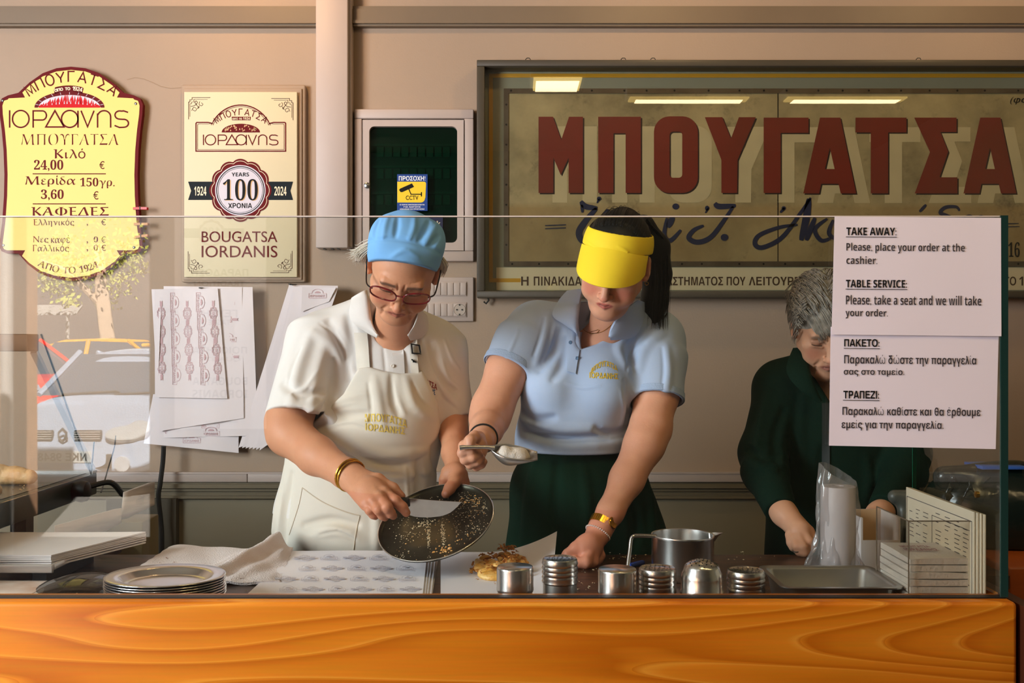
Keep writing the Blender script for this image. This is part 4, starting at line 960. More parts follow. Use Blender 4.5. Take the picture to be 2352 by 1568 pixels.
# ---------------------------------------------------------------- woman in white with the blue cap
import time as _t; _t0 = _t.time()
pa = thing('person', (W(820, 0, 2.62).x, 2.62, 0.0), 'person in blue cap, red glasses and white apron scraping a round pan with a knife', 'person')
body = Sdf()
HA = add_head(body, C3(926, 620, 2.33), rot3(8, 48, 9), 0.93, old=0.8, full=0.8, sx=1.13)
nb = C3(905, 778, 2.585)
body.cone(HA.pt((0, 0.026, -0.04)), nb, 0.050, 0.056, 0.03)
body.ell(HA.pt((0, -0.035, -0.098)), (0.034, 0.034, 0.03), 0.03)
body.ell(C3(895, 870, 2.62), (0.16, 0.105, 0.15), 0.05)
body.cone(C3(760, 790, 2.60), C3(1000, 805, 2.66), 0.05, 0.05, 0.05)
body.ell(C3(835, 1040, 2.62), (0.17, 0.12, 0.2), 0.06)
# right arm (picture left) with the hand on the knife
limb(body, [(742, 805, 2.575, 50), (662, 968, 2.475, 50), (664, 996, 2.455, 49), (728, 1046, 2.37, 43), (796, 1088, 2.28, 32), (812, 1098, 2.265, 31)], 0.02)
kn = [(884, 1133, 2.185), (872, 1143, 2.165), (857, 1151, 2.16), (840, 1158, 2.17)]
for i, (x, y, D) in enumerate(kn): body.cone(C3(814+3-4*i, 1090+6*i, 2.262-.004*i), C3(x, y, D), R_(20, 2.26), R_(14.5, D), 0.012)
body.ell(C3(850, 1124, 2.205), (0.030, 0.022, 0.024), 0.02)
finger(body, [(884, 1133, 2.185, 14), (908, 1150, 2.165, 13.2), (924, 1164, 2.165, 12), (933, 1177, 2.168, 10)])
finger(body, [(872, 1143, 2.165, 14), (889, 1165, 2.140, 13), (897, 1178, 2.150, 11.5), (903, 1184, 2.165, 9.5)])
finger(body, [(857, 1151, 2.16, 13), (869, 1170, 2.140, 12), (878, 1183, 2.150, 10.5), (884, 1188, 2.165, 9)])
finger(body, [(840, 1158, 2.17, 11.5), (849, 1172, 2.155, 10.5), (857, 1182, 2.16, 9.5), (862, 1186, 2.17, 8)])
finger(body, [(826, 1092, 2.26, 17), (868, 1103, 2.235, 15), (902, 1122, 2.215, 12.5), (922, 1140, 2.205, 10)], 0.01)
for x, y, D in kn[:3]: body.ell(C3(x-1, y-3, D-0.004), (0.0085, 0.008, 0.0075), 0.01)
for i in range(4):   # tendons on the back of the hand
    x, y, D = kn[i]; body.cone(C3(826-3*i, 1097+7*i, 2.236), C3(x-4, y-5, D-.002), 0.003, 0.0035, 0.012)
# left arm (picture right), hand holding the far rim of the pan
limb(body, [(1005, 815, 2.66, 42), (1036, 955, 2.62, 36), (1041, 990, 2.59, 32), (1045, 1040, 2.50, 28), (1046, 1072, 2.44, 24)], 0.02)
body.ell(C3(1043, 1092, 2.405), (0.030, 0.022, 0.030), 0.02)
finger(body, [(1050, 1084, 2.40, 17), (1044, 1106, 2.372, 14), (1033, 1121, 2.355, 12.5), (1024, 1134, 2.345, 10.5)], 0.008)
finger(body, [(1028, 1084, 2.41, 15), (1021, 1102, 2.40, 12), (1019, 1118, 2.40, 11), (1020, 1130, 2.395, 9)], 0.006)
finger(body, [(1056, 1088, 2.40, 15), (1057, 1108, 2.395, 13), (1058, 1126, 2.40, 11.5), (1056, 1140, 2.405, 10)], 0.006)
finger(body, [(1062, 1090, 2.41, 13), (1067, 1108, 2.41, 11), (1067, 1122, 2.415, 10), (1066, 1132, 2.42, 9)], 0.006)
fca = face_color(HA, (206, 146, 112), (176, 98, 84), (204, 116, 92), (84, 62, 50), (166, 100, 76))
tipsA = [(C3(935, 1174, 2.155), 0), (C3(1023, 1132, 2.333), 0)]
def colA(v):
    c = fca(v); p = HA.loc(v); low = v[:, 2] < 1.2
    n_ = (np.sin(v[:, 0]*900+np.sin(v[:, 2]*700)*2)*np.sin(v[:, 2]*820+v[:, 1]*300) > 0.93)*low*(v[:, 2] < 1.12)
    c = mixc(c, (150, 92, 62), n_*0.35); c = mixc(c, (196, 112, 86), low*(v[:, 2] < 1.07)*0.35)
    return nails(c, v, tipsA)
m_skinA = skin_mat('weathered_skin')
body.build('body', m_skinA, pa, h=0.0021, color=colA)
# shirt
m_shirtA = mat('white_pique', (222, 215, 210), 0.85, bump=0.12, bscale=600)
sh = Sdf()
def torsoA(s, g):
    s.ell(C3(888, 868, 2.63), (0.190+g, 0.130+g, 0.17+g), 0.0)
    s.ell(C3(838, 1010, 2.62), (0.202+g, 0.150+g, 0.17+g), 0.08)
    s.cone(C3(742, 785, 2.585), C3(1000, 803, 2.65), 0.066+g, 0.064+g, 0.06)
    s.cone(C3(856, 716, 2.565), C3(738, 780, 2.585), 0.052+g, 0.066+g, 0.05)
    s.cone(C3(950, 744, 2.57), C3(1006, 795, 2.645), 0.042+g, 0.058+g, 0.05)
    s.ell(C3(812, 1190, 2.63), (0.212+g, 0.150+g, 0.2), 0.09)
torsoA(sh, 0.0)
sh.flatcone(C3(732, 768, 2.60), C3(688, 965, 2.485), 0.078, 0.086, 0.035)
sh.flatcone(C3(1008, 790, 2.665), C3(1038, 962, 2.63), 0.068, 0.060, 0.03)
# neck opening and sleeve mouths
sh.prism(pxpoly([(866, 690), (950, 690), (948, 745), (925, 778), (908, 800), (890, 780), (868, 742)], 2.45), 2.2, 2.56, 0.006, 's')
sh.cone(HA.pt((0, 0.026, -0.04)), nb, 0.057, 0.060, 0.006, 's')
sh.flatcone(C3(693, 940, 2.50), C3(683, 985, 2.473), R_(62, 2.47), R_(66, 2.45), 0.006, 's')
sh.flatcone(C3(1035, 940, 2.634), C3(1041, 980, 2.625), R_(44, 2.6), R_(45, 2.6), 0.006, 's')
folds(sh, [([(712, 770), (684, 850), (668, 925)], 0.004, 'u'), ([(742, 800), (722, 880), (712, 950)], 0.005, 'u'), ([(770, 830), (758, 900), (750, 970)], 0.006, 's'),
    ([(722, 765), (770, 800), (806, 850)], 0.004, 'u'), ([(756, 740), (790, 800), (800, 870)], 0.004, 's'), ([(800, 730), (814, 800), (822, 850)], 0.004, 's'), ([(1000, 850), (1020, 900), (1046, 930)], 0.004, 'u'), ([(990, 790), (1010, 860), (1044, 900)], 0.004, 's'),
    ([(650, 880), (690, 905), (740, 900)], 0.004, 's'), ([(940, 800), (960, 840), (985, 880)], 0.004, 'u')], 0.022)
folds(sh, [([(730, 850), (702, 890), (668, 905)], 0.0026, 'u'), ([(752, 900), (728, 935), (694, 948)], 0.0026, 'u'), ([(745, 925), (735, 955), (715, 975)], 0.0024, 's'), ([(775, 760), (792, 790), (800, 830)], 0.0022, 'u'), ([(735, 742), (765, 765), (785, 800)], 0.0020, 's'),
    ([(690, 800), (672, 840), (662, 880)], 0.0022, 's'), ([(1015, 830), (1030, 870), (1052, 890)], 0.0024, 'u'), ([(1000, 880), (1020, 915), (1050, 940)], 0.0024, 's'), ([(880, 800), (884, 830), (886, 855)], 0.0018, 's'), ([(1020, 780), (1035, 820), (1055, 850)], 0.0020, 'u')], 0.007)
sh.build('polo_shirt', m_shirtA, pa, h=0.0032, lo=(-0.75, 2.3, 0.95), hi=(0.05, 2.85, 1.5))
# collar: two wings and the band behind the neck
def collar(stations, name, mt, parent, thick=0.0035):
    """stations: (inner top edge point, outer lower edge point) from one wing tip round the back to the other."""
    a = spline([tuple(p) for p, q in stations], 4); c = spline([tuple(q) for p, q in stations], 4); g = []
    for p, q in zip(a, c):
        p = Vector(p); q = Vector(q); m_ = (p+q)/2+Vector((0, -0.012, 0.006)); g.append([tuple(p), tuple(p*0.7+m_*0.3+Vector((0, -.003, .004))), tuple(m_), tuple(m_*0.45+q*0.55), tuple(q)])
    return sheet_mesh(g, name, mt, parent, thick, 1)
def wing(s, inner, outer, name, mt, parent, lift=0.008, thick=0.003):
    """A collar wing from its fold line to its lower edge, lying on the shirt."""
    a = trace(s, spline(inner, 5), off=lift+0.010); c = trace(s, spline(outer, 5), off=lift); g = []
    for p, q in zip(a, c):
        p = Vector(p); q = Vector(q); g.append([tuple(p+Vector((0, .014, -.004))), tuple(p), tuple(p*0.66+q*0.34+Vector((0, -.005, 0))), tuple(p*0.33+q*0.67+Vector((0, -.004, 0))), tuple(q)])
    return sheet_mesh(g, name, mt, parent, thick, 1)
def wing3(inner, outer, name, mt, parent, thick=0.003):
    """The same with every point given as (x, y, D)."""
    a = spline(inner, 5); c = spline(outer, 5); g = []
    for p, q in zip(a, c):
        p = W(*p); q = W(*q); g.append([tuple(p+Vector((0, .016, -.006))), tuple(p), tuple(p*0.66+q*0.34+Vector((0, -.006, .002))), tuple(p*0.33+q*0.67+Vector((0, -.005, .001))), tuple(q)])
    return sheet_mesh(g, name, mt, parent, thick, 1)
tA = Sdf(); torsoA(tA, 0.0); tA.cone(HA.pt((0, 0.026, -0.04)), nb, 0.056, 0.060, 0.03)
wing(tA, [(841, 664), (846, 695), (851, 730), (858, 752), (868, 768)], [(808, 684), (803, 718), (811, 740), (838, 760), (866, 775)], 'collar', m_shirtA, pa)
wing(tA, [(962, 706), (956, 730), (948, 750), (936, 768)], [(980, 724), (983, 752), (968, 774), (942, 781)], 'collar', m_shirtA, pa)
# placket with buttons
pl = []
for y in range(786, 866, 8): pl.append((y,))
g = []
for u in range(9):
    y = 788+u*9.5; row = trace(sh, [(900+2*u*.2, y), (908+u*.3, y), (918+u*.4, y), (926+u*.5, y)], off=0.004); g.append([tuple(p) for p in row])
sheet_mesh(g, 'placket', m_shirtA, pa, 0.002, 1)
m_button = mat('pearl_button', (225, 215, 205), 0.25)
def button(s, px, py, r, mt, parent, off=0.006):
    p = trace(s, [(px, py)], off=off)[0]; b = B(); b.lathe([(r, 0), (r, 0.0015), (r*.7, 0.0025), (r*.6, 0.0016), (0, 0.0016)], (0, 0, 0), 16)
    b.v = [(p[0]+a, p[1]-c, p[2]+d) for a, d, c in b.v]; b.build('button', mt, parent, smooth=True)
button(sh, 902, 840, 0.005, m_button, pa); button(sh, 906, 766, 0.004, m_button, pa, off=0.004)
# apron: bib, skirt and straps follow the body below
m_apron = mat('white_apron_cotton', (220, 211, 198), 0.9, bump=0.09, bscale=600)
ap = Sdf(); torsoA(ap, 0.010)
ap.ell(C3(880, 945, 2.57), (0.135, 0.105, 0.10), 0.06)
folds(ap, [([(800, 1000), (880, 1045), (985, 1030)], 0.010, 'u'), ([(720, 1000), (800, 1055), (930, 1065)], 0.010, 's'), ([(830, 1060), (900, 1090), (980, 1085)], 0.008, 'u'), ([(700, 960), (780, 920), (850, 905)], 0.006, 'u'), ([(690, 1000), (770, 960), (840, 950)], 0.006, 's'),
    ([(860, 870), (870, 930), (880, 980)], 0.006, 'u'), ([(930, 870), (950, 930), (990, 960)], 0.006, 'u'), ([(900, 865), (905, 920), (915, 950)], 0.005, 's'), ([(640, 1080), (630, 1160), (622, 1260)], 0.008, 'u'), ([(670, 1090), (655, 1180), (650, 1260)], 0.008, 's'),
    ([(860, 1130), (865, 1200), (862, 1260)], 0.006, 'u'), ([(720, 1230), (770, 1215), (830, 1235)], 0.009, 'u'), ([(700, 1205), (760, 1195), (820, 1205)], 0.006, 's'), ([(960, 1060), (965, 1150), (960, 1250)], 0.008, 's')])
folds(ap, [([(770, 1012), (850, 1060), (960, 1050)], 0.0030, 'u'), ([(740, 1040), (830, 1085), (940, 1090)], 0.0026, 's'), ([(845, 880), (852, 930), (850, 970)], 0.0022, 's'), ([(905, 868), (915, 920), (930, 950)], 0.0022, 'u'), ([(948, 880), (968, 920), (995, 935)], 0.0022, 's'), ([(720, 960), (770, 935), (820, 925)], 0.0024, 'u'), ([(740, 990), (800, 975), (840, 985)], 0.0022, 's'),
    ([(655, 1090), (646, 1160), (634, 1250)], 0.0026, 'u'), ([(735, 1228), (775, 1222), (815, 1240)], 0.0026, 's'), ([(880, 1120), (885, 1190), (880, 1260)], 0.0026, 's'), ([(930, 1070), (935, 1130), (930, 1200)], 0.0024, 'u')], 0.007)
ap.prism(pxpoly([(822, 846), (845, 842), (880, 852), (920, 858), (955, 856), (968, 850), (985, 885), (1002, 930), (1007, 985), (1000, 1010), (984, 1030), (984, 1060), (992, 1110), (996, 1300), (590, 1300), (606, 1240), (618, 1160), (634, 1085), (645, 1045), (690, 990), (730, 960), (790, 905)], 2.49), 2.2, 2.72, 0.006, 'i')
aprA = ap.build('apron', m_apron, pa, h=0.0032, lo=(-0.75, 2.3, 0.83), hi=(0.05, 2.75, 1.45))
m_stitch = mat('stitching', (205, 190, 170), 0.9)
seam(ap, [(694, 1120), (686, 1160), (664, 1228)], 0.0012, 'pocket_seam', m_stitch, aprA); seam(ap, [(694, 1120), (740, 1152), (790, 1174), (826, 1184)], 0.0016, 'pocket_seam', m_stitch, aprA); seam(ap, [(826, 1184), (818, 1220), (812, 1262)], 0.0014, 'pocket_seam', m_stitch, aprA)
def strap(s, pts, wpx, name, mt, parent, off=0.006):
    q = spline(pts, 5); g = []
    for i, (x, y) in enumerate(q):
        row = trace(s, [(x-wpx/2, y), (x-wpx/6, y), (x+wpx/6, y), (x+wpx/2, y)], off=off); g.append([tuple(p) for p in row])
    return sheet_mesh(g, name, mt, parent, 0.0022, 1)
strap(sh, [(828, 764), (831, 790), (833, 820), (835, 850)], 30, 'apron_strap', m_apron, pa); strap(sh, [(950, 780), (950, 810), (952, 840), (954, 862)], 17, 'apron_strap', m_apron, pa)
m_blk = mat('black_buckle', (12, 12, 14), 0.25)
b = B(); q = trace(sh, [(945, 790), (963, 793), (966, 812), (947, 811)], off=0.012); b.tube([Vector(p) for p in q], 0.0028, 8, closed=True); q = trace(sh, [(945, 825), (956, 832), (948, 830)], off=0.012); b.tube([Vector(p) for p in q], 0.002, 6); b.build('strap_buckle', m_blk, pa, smooth=True)
# embroidery
m_embY = mat('yellow_thread', (226, 196, 96), 0.7); m_embR = mat('red_thread', (140, 40, 44), 0.7); m_embB = mat('blue_thread', (50, 90, 150), 0.7)
cloth_text(ap, [('ΜΠΟΥΓΑΤΣΑ', lambda u, w: (838+97*u, 966+14*u-6*math.sin(u*math.pi)-19*w+3)), ('ΙΟΡΔΑΝΗΣ', lambda u, w: (839+91*u, 988+10*u-17*w))], 'apron_embroidery', m_embY, aprA)
cloth_text(sh, [('ΥΓΑΤΣΑ', lambda u, w: (966+38*u, 880+16*u**1.4-13*w))], 'red_embroidery', m_embR, pa); cloth_text(sh, [('ΑΝΗΣ', lambda u, w: (978+22*u, 903+4*u-12*w))], 'blue_embroidery', m_embB, pa)
# cap
m_cap = mat('blue_cap_cotton', (116, 172, 226), 0.85, bump=0.08, bscale=600)
cp = Sdf(); hc = cp.frame(HA.o, HA.R, HA.sc, HA.w[0])
hc.ell((-0.003, 0.010, 0.046), (0.0805, 0.108, 0.084), 0.0); hc.ell((-0.003, 0.022, 0.070), (0.078, 0.098, 0.070), 0.02)
hc.ell((-0.052, 0.01, 0.098), (0.026, 0.05, 0.028), 0.03); hc.ell((0.05, 0.02, 0.098), (0.026, 0.05, 0.028), 0.03)
cn = np.array((-0.14, -0.12, -1.0)); cn /= np.linalg.norm(cn); eg = C3(922, 607, 2.25)
cp.half(eg, cn, 0.004)
folds(cp, [([(840, 556), (870, 549), (910, 548), (955, 556), (990, 568), (1012, 582)], 0.0030, 's'), ([(880, 545), (884, 520), (892, 497)], 0.003, 'u'), ([(908, 543), (912, 520), (914, 498)], 0.003, 's'), ([(940, 548), (950, 525), (952, 500)], 0.003, 'u'), ([(962, 552), (975, 530), (985, 508)], 0.0035, 's'),
    ([(975, 560), (988, 540), (1000, 520)], 0.0035, 'u'), ([(860, 545), (862, 525), (870, 505)], 0.003, 's'), ([(990, 565), (1000, 550), (1008, 540)], 0.003, 's'), ([(900, 590), (930, 575), (960, 590)], 0.002, 'u')], 0.009)
hc.ell((0, 0.010, 0.020), (0.078, 0.101, 0.085), 0.004, 's')
cp.build('cap', m_cap, pa, h=0.0026)
# hair at the temples and nape
m_hairA = mat('white_hair', (206, 196, 180), 0.6)
rr = random.Random(21); ST = []
def lock(h, p0, p1, p2, p3, n_, spread, r, rr_):
    out = []
    for _ in range(n_):
        j = lambda s_: np.array([rr_.gauss(0, s_), rr_.gauss(0, s_), rr_.gauss(0, s_)]); c0 = j(spread)
        P = [np.array(p0)+c0*.7+j(spread*.1), np.array(p1)+c0+j(spread*.15), np.array(p2)+c0*1.15+j(spread*.2), np.array(p3)+c0*1.4+j(spread*.35)]
        out.append(([Vector(h.pt(q)) for q in spline(P, 4)], r*rr_.uniform(.6, 1.3)))
    return out
ST += lock(HA, (-0.076, 0.000, 0.066), (-0.088, 0.006, 0.040), (-0.094, 0.018, 0.012), (-0.092, 0.030, -0.016), 150, 0.0055, 0.0012, rr)
ST += lock(HA, (-0.074, 0.030, 0.05), (-0.094, 0.032, 0.022), (-0.104, 0.036, 0.0), (-0.116, 0.040, -0.012), 110, 0.006, 0.0011, rr)
ST += lock(HA, (0.078, 0.002, 0.058), (0.086, 0.006, 0.035), (0.087, 0.014, 0.012), (0.084, 0.022, -0.012), 110, 0.004, 0.0011, rr)
ST += lock(HA, (0.06, 0.07, 0.03), (0.066, 0.082, 0.0), (0.06, 0.08, -0.03), (0.05, 0.075, -0.05), 50, 0.008, 0.0016, rr) + lock(HA, (-0.06, 0.07, 0.03), (-0.07, 0.082, 0.0), (-0.064, 0.08, -0.03), (-0.055, 0.075, -0.05), 50, 0.008, 0.0016, rr)
strand_mesh('hair', ST, m_hairA, pa)
# glasses
gl = thing('glasses', HA.pt((0, -0.11, 0)), None, None); gl.parent = pa; gl.matrix_parent_inverse = Matrix.Translation(-Vector(pa.location)); gl['label'] = 'red framed glasses'
m_rim = mat('red_acetate', (120, 18, 26), 0.2, var=0.5, vscale=90, var_col=(44, 10, 14))
def in_head(h, b): return b
def lens_outline(sx, n_=28):
    out = []
    for i in range(n_):
        a = 2*math.pi*i/n_; x = 0.0285*math.copysign(abs(math.cos(a))**0.75, math.cos(a)); z = 0.0225*math.copysign(abs(math.sin(a))**0.8, math.sin(a))
        z += 0.002*(x*sx/0.026); out.append((sx*0.0360+x, -0.1105+0.19*(abs(sx*0.0360+x)-0.02)-0.16*(z+.02), 0.020+z))
    return out
gm = Matrix.Identity(4)
for sx in (-1, 1):
    q = [Vector(HA.pt(p)) for p in lens_outline(sx)]; b = B(); b.tube(q, 0.0020, 8, closed=True); b.build('rim', m_rim, None, smooth=True).parent = gl
    o_ = [o for o in COL.objects if o.name.startswith('rim')][-1]; o_.matrix_parent_inverse = Matrix.Translation(-gl.matrix_world.translation) if False else Matrix.Translation(-Vector(HA.pt((0, -0.11, 0))))
    b = B(); b.add(q, [tuple(range(len(q)))]); ln = b.build('lens', glass_mat('lens_glass', (0.98, 0.94, 0.94, 1), ior=1.4), None); ln.parent = gl; ln.matrix_parent_inverse = Matrix.Translation(-Vector(HA.pt((0, -0.11, 0))))
    b = B(); b.tube([Vector(HA.pt(p)) for p in spline([(sx*0.0605, -0.1035, 0.025), (sx*0.0735, -0.088, 0.022), (sx*0.079, -0.04, 0.016), (sx*0.082, 0.0, 0.016), (sx*0.078, 0.03, 0.006)], 5)], 0.0018, 8); tp = b.build('temple', mat('dark_temple', (20, 12, 14), 0.2), None, smooth=True); tp.parent = gl; tp.matrix_parent_inverse = Matrix.Translation(-Vector(HA.pt((0, -0.11, 0))))
b = B(); b.tube([Vector(HA.pt(p)) for p in spline([(-0.0085, -0.1145, 0.023), (-0.004, -0.117, 0.026), (0.004, -0.117, 0.026), (0.0085, -0.1145, 0.023)], 4)], 0.002, 8); br_ = b.build('bridge', m_rim, None, smooth=True); br_.parent = gl; br_.matrix_parent_inverse = Matrix.Translation(-Vector(HA.pt((0, -0.11, 0))))
# bangles
def band(center, axis, rx, r, name, mt, parent, up=None, n_=32, flat=1.0, ry=None):
    ax = Vector(axis).normalized(); u = ax.cross(Vector((0, 0, 1))).normalized(); w = ax.cross(u); ry = ry or rx
    b = B(); b.tube([Vector(center)+u*rx*math.cos(2*math.pi*i/n_)+w*ry*math.sin(2*math.pi*i/n_) for i in range(n_)], r, 8, closed=True); return b.build(name, mt, parent, smooth=True)
axA = C3(812, 1098, 2.265)-C3(728, 1046, 2.37)
for dx, dy in ((0, 0), (5, 4)): band(C3(802+dx, 1089+dy, 2.272-.004*dx/5), axA, 0.0365, 0.0024, 'bangle', m_gold, pa)
print('woman a', _t.time()-_t0)
# ---------------------------------------------------------------- woman in the blue polo shirt with the yellow visor
_t0 = _t.time()
pb = thing('person', (W(1350, 0, 2.62).x, 2.64, 0.0), 'person in a yellow sun visor and light blue polo shirt holding a flour scoop', 'person')
body = Sdf()
HB = add_head(body, C3(1413, 608, 2.42), rot3(-13, 41, 12), 0.96, full=1.0, nose=1.08, sx=1.06, smile=0.0025)
nbB = C3(1398, 775, 2.60)
body.cone(HB.pt((0, 0.022, -0.045)), nbB, 0.048, 0.056, 0.03)
body.ell(HB.pt((0, -0.038, -0.098)), (0.036, 0.034, 0.028), 0.03)
body.ell(C3(1368, 870, 2.655), (0.14, 0.10, 0.13), 0.05)
body.cone(C3(1235, 780, 2.65), C3(1500, 805, 2.665), 0.045, 0.045, 0.05)
body.ell(C3(1335, 1000, 2.65), (0.12, 0.085, 0.2), 0.06)
limb(body, [(1228, 780, 2.615, 50), (1168, 850, 2.57, 50), (1131, 935, 2.52, 46), (1124, 962, 2.50, 43), (1118, 985, 2.42, 36), (1112, 1003, 2.33, 30), (1106, 1013, 2.29, 28)], 0.02)
# right hand (picture left) closed round the scoop handle
body.ell(C3(1090, 1028, 2.235), (0.030, 0.034, 0.034), 0.02)
finger(body, [(1086, 1008, 2.225, 14), (1066, 1024, 2.185, 12.5), (1062, 1040, 2.17, 11.5), (1082, 1037, 2.168, 10.5), (1096, 1029, 2.178, 9.5)], 0.005)
finger(body, [(1084, 1024, 2.225, 13), (1066, 1044, 2.185, 12), (1068, 1055, 2.172, 11.5), (1086, 1051, 2.168, 10.5), (1100, 1043, 2.178, 9.5)], 0.004)
finger(body, [(1086, 1036, 2.23, 13), (1074, 1058, 2.195, 11.5), (1080, 1066, 2.182, 11), (1096, 1060, 2.178, 10), (1106, 1052, 2.186, 9)], 0.004)
finger(body, [(1092, 1046, 2.235, 11), (1086, 1066, 2.21, 10), (1094, 1072, 2.198, 9.5), (1106, 1067, 2.195, 8.8), (1112, 1060, 2.20, 8)], 0.004)
finger(body, [(1100, 1004, 2.25, 15), (1090, 1002, 2.20, 13), (1080, 1011, 2.175, 12), (1079, 1020, 2.17, 10)], 0.006)
# left arm (picture right) leaning on the worktop
limb(body, [(1502, 810, 2.63, 46), (1507, 905, 2.572, 50), (1494, 985, 2.52, 46), (1480, 1020, 2.49, 45), (1440, 1100, 2.445, 38), (1402, 1175, 2.395, 29), (1380, 1212, 2.37, 25), (1370, 1232, 2.36, 27)], 0.02)
body.ell(C3(1354, 1258, 2.327), (0.030, 0.028, 0.036), 0.02)
body.ell(C3(1338, 1262, 2.317), (0.020, 0.022, 0.026), 0.02)
finger(body, [(1352, 1276, 2.302, 15), (1345, 1292, 2.282, 14), (1330, 1293, 2.282, 12), (1320, 1285, 2.297, 10)], 0.006)
finger(body, [(1362, 1270, 2.317, 14), (1362, 1290, 2.302, 13), (1348, 1298, 2.297, 11), (1336, 1296, 2.302, 9)], 0.006)
finger(body, [(1370, 1264, 2.337, 13), (1372, 1284, 2.327, 12), (1362, 1295, 2.317, 10.5), (1350, 1297, 2.317, 9)], 0.006)
finger(body, [(1374, 1258, 2.352, 11), (1379, 1276, 2.347, 10.5), (1374, 1288, 2.342, 9), (1364, 1292, 2.337, 8)], 0.006)
finger(body, [(1348, 1244, 2.332, 16), (1322, 1258, 2.312, 13), (1304, 1272, 2.307, 11), (1292, 1284, 2.307, 9)], 0.008)
fcb = face_color(HB, (222, 162, 132), (186, 92, 86), (216, 118, 100), (60, 40, 30), (190, 128, 104))
def colB(v):
    c = fcb(v); hand = v[:, 2] < 1.19; c = mixc(c, (220, 138, 116), hand*(v[:, 2] < 1.0)*0.5)
    return nails(c, v, [(C3(1079, 1019, 2.158), 0), (C3(1098, 1027, 2.167), 0)])
m_skinB = skin_mat('fair_skin', 0.45)
body.build('body', m_skinB, pb, h=0.0021, color=colB)
m_shirtB = mat('blue_pique', (178, 196, 226), 0.85, bump=0.12, bscale=600)
sh = Sdf()
def torsoB(s, g):
    s.ell(C3(1362, 850, 2.64), (0.150+g, 0.118+g, 0.15+g), 0.0)
    s.ell(C3(1268, 890, 2.575), (0.082+g, 0.086+g, 0.082+g), 0.05); s.ell(C3(1385, 895, 2.565), (0.082+g, 0.086+g, 0.080+g), 0.045)
    s.cone(C3(1236, 762, 2.635), C3(1502, 785, 2.645), 0.064+g, 0.066+g, 0.05)
    s.cone(C3(1342, 735, 2.60), C3(1230, 760, 2.62), 0.046+g, 0.055+g, 0.05)
    s.cone(C3(1450, 742, 2.60), C3(1505, 780, 2.63), 0.046+g, 0.060+g, 0.05)
    s.ell(C3(1312, 1000, 2.63), (0.148+g, 0.125+g, 0.12+g), 0.07)
torsoB(sh, 0)
sh.ell(C3(1316, 1070, 2.635), (0.150, 0.128, 0.10), 0.05)
sh.half(C3(1316, 1046, 2.5), (-0.01, 0, -1), 0.006)
sh.cone(C3(1232, 756, 2.63), C3(1200, 790, 2.60), 0.068, 0.070, 0.04); sh.flatcone(C3(1206, 780, 2.61), C3(1168, 850, 2.57), 0.071, 0.070, 0.03)
sh.cone(C3(1502, 778, 2.645), C3(1510, 830, 2.62), 0.070, 0.070, 0.04); sh.flatcone(C3(1510, 815, 2.615), C3(1507, 920, 2.562), 0.072, 0.071, 0.03)
sh.prism(pxpoly([(1338, 690), (1462, 690), (1458, 720), (1420, 760), (1375, 790), (1338, 802), (1334, 770), (1330, 720)], 2.5), 2.2, 2.60, 0.006, 's')
sh.flatcone(HB.pt((0, 0.022, -0.045)), C3(1398, 752, 2.595), 0.058, 0.060, 0.006, 's')
sh.flatcone(C3(1178, 832, 2.581), C3(1162, 861, 2.564), R_(54, 2.57), R_(56, 2.57), 0.006, 's')
sh.flatcone(C3(1507.5, 900, 2.572), C3(1506.5, 938, 2.554), R_(57, 2.57), R_(58, 2.57), 0.006, 's')
folds(sh, [([(1260, 720), (1248, 780), (1232, 830)], 0.004, 'u'), ([(1290, 760), (1272, 810), (1240, 850)], 0.004, 's'), ([(1450, 830), (1455, 790), (1500, 745)], 0.006, 's'), ([(1470, 850), (1480, 800), (1520, 765)], 0.005, 'u'), ([(1440, 850), (1420, 800), (1440, 770)], 0.004, 'u'),
    ([(1200, 960), (1280, 985), (1380, 985)], 0.005, 'u'), ([(1205, 985), (1290, 1010), (1430, 1000)], 0.006, 's'), ([(1215, 1010), (1300, 1025), (1430, 1018)], 0.005, 'u'), ([(1370, 985), (1400, 998), (1440, 985)], 0.005, 's'), ([(1200, 940), (1230, 965), (1270, 960)], 0.004, 's'),
    ([(1300, 780), (1290, 840), (1270, 870)], 0.004, 's'), ([(1440, 880), (1448, 930), (1440, 970)], 0.005, 's'), ([(1530, 800), (1535, 850), (1530, 900)], 0.004, 'u')], 0.02)
folds(sh, [([(1210, 990), (1300, 1004), (1400, 996)], 0.0026, 's'), ([(1360, 992), (1400, 1004), (1436, 996)], 0.0026, 'u'), ([(1200, 965), (1226, 985), (1262, 992)], 0.0024, 'u'), ([(1452, 835), (1462, 800), (1490, 765)], 0.0028, 'u'), ([(1440, 850), (1446, 815), (1462, 780)], 0.0026, 's'), ([(1250, 730), (1240, 775), (1226, 815)], 0.0024, 's'), ([(1275, 745), (1262, 790), (1246, 830)], 0.0022, 'u'),
    ([(1520, 800), (1524, 850), (1518, 895)], 0.0022, 's'), ([(1190, 760), (1176, 795), (1160, 825)], 0.0020, 'u'), ([(1300, 880), (1340, 890), (1380, 885)], 0.0016, 'u'), ([(1425, 900), (1432, 940), (1424, 975)], 0.0024, 'u')], 0.007)
sh.build('polo_shirt', m_shirtB, pb, h=0.003, lo=(-0.1, 2.3, 1.0), hi=(0.5, 2.85, 1.55))
m_rib = mat('blue_ribbing', (166, 186, 218), 0.85, bump=0.4, bscale=300)
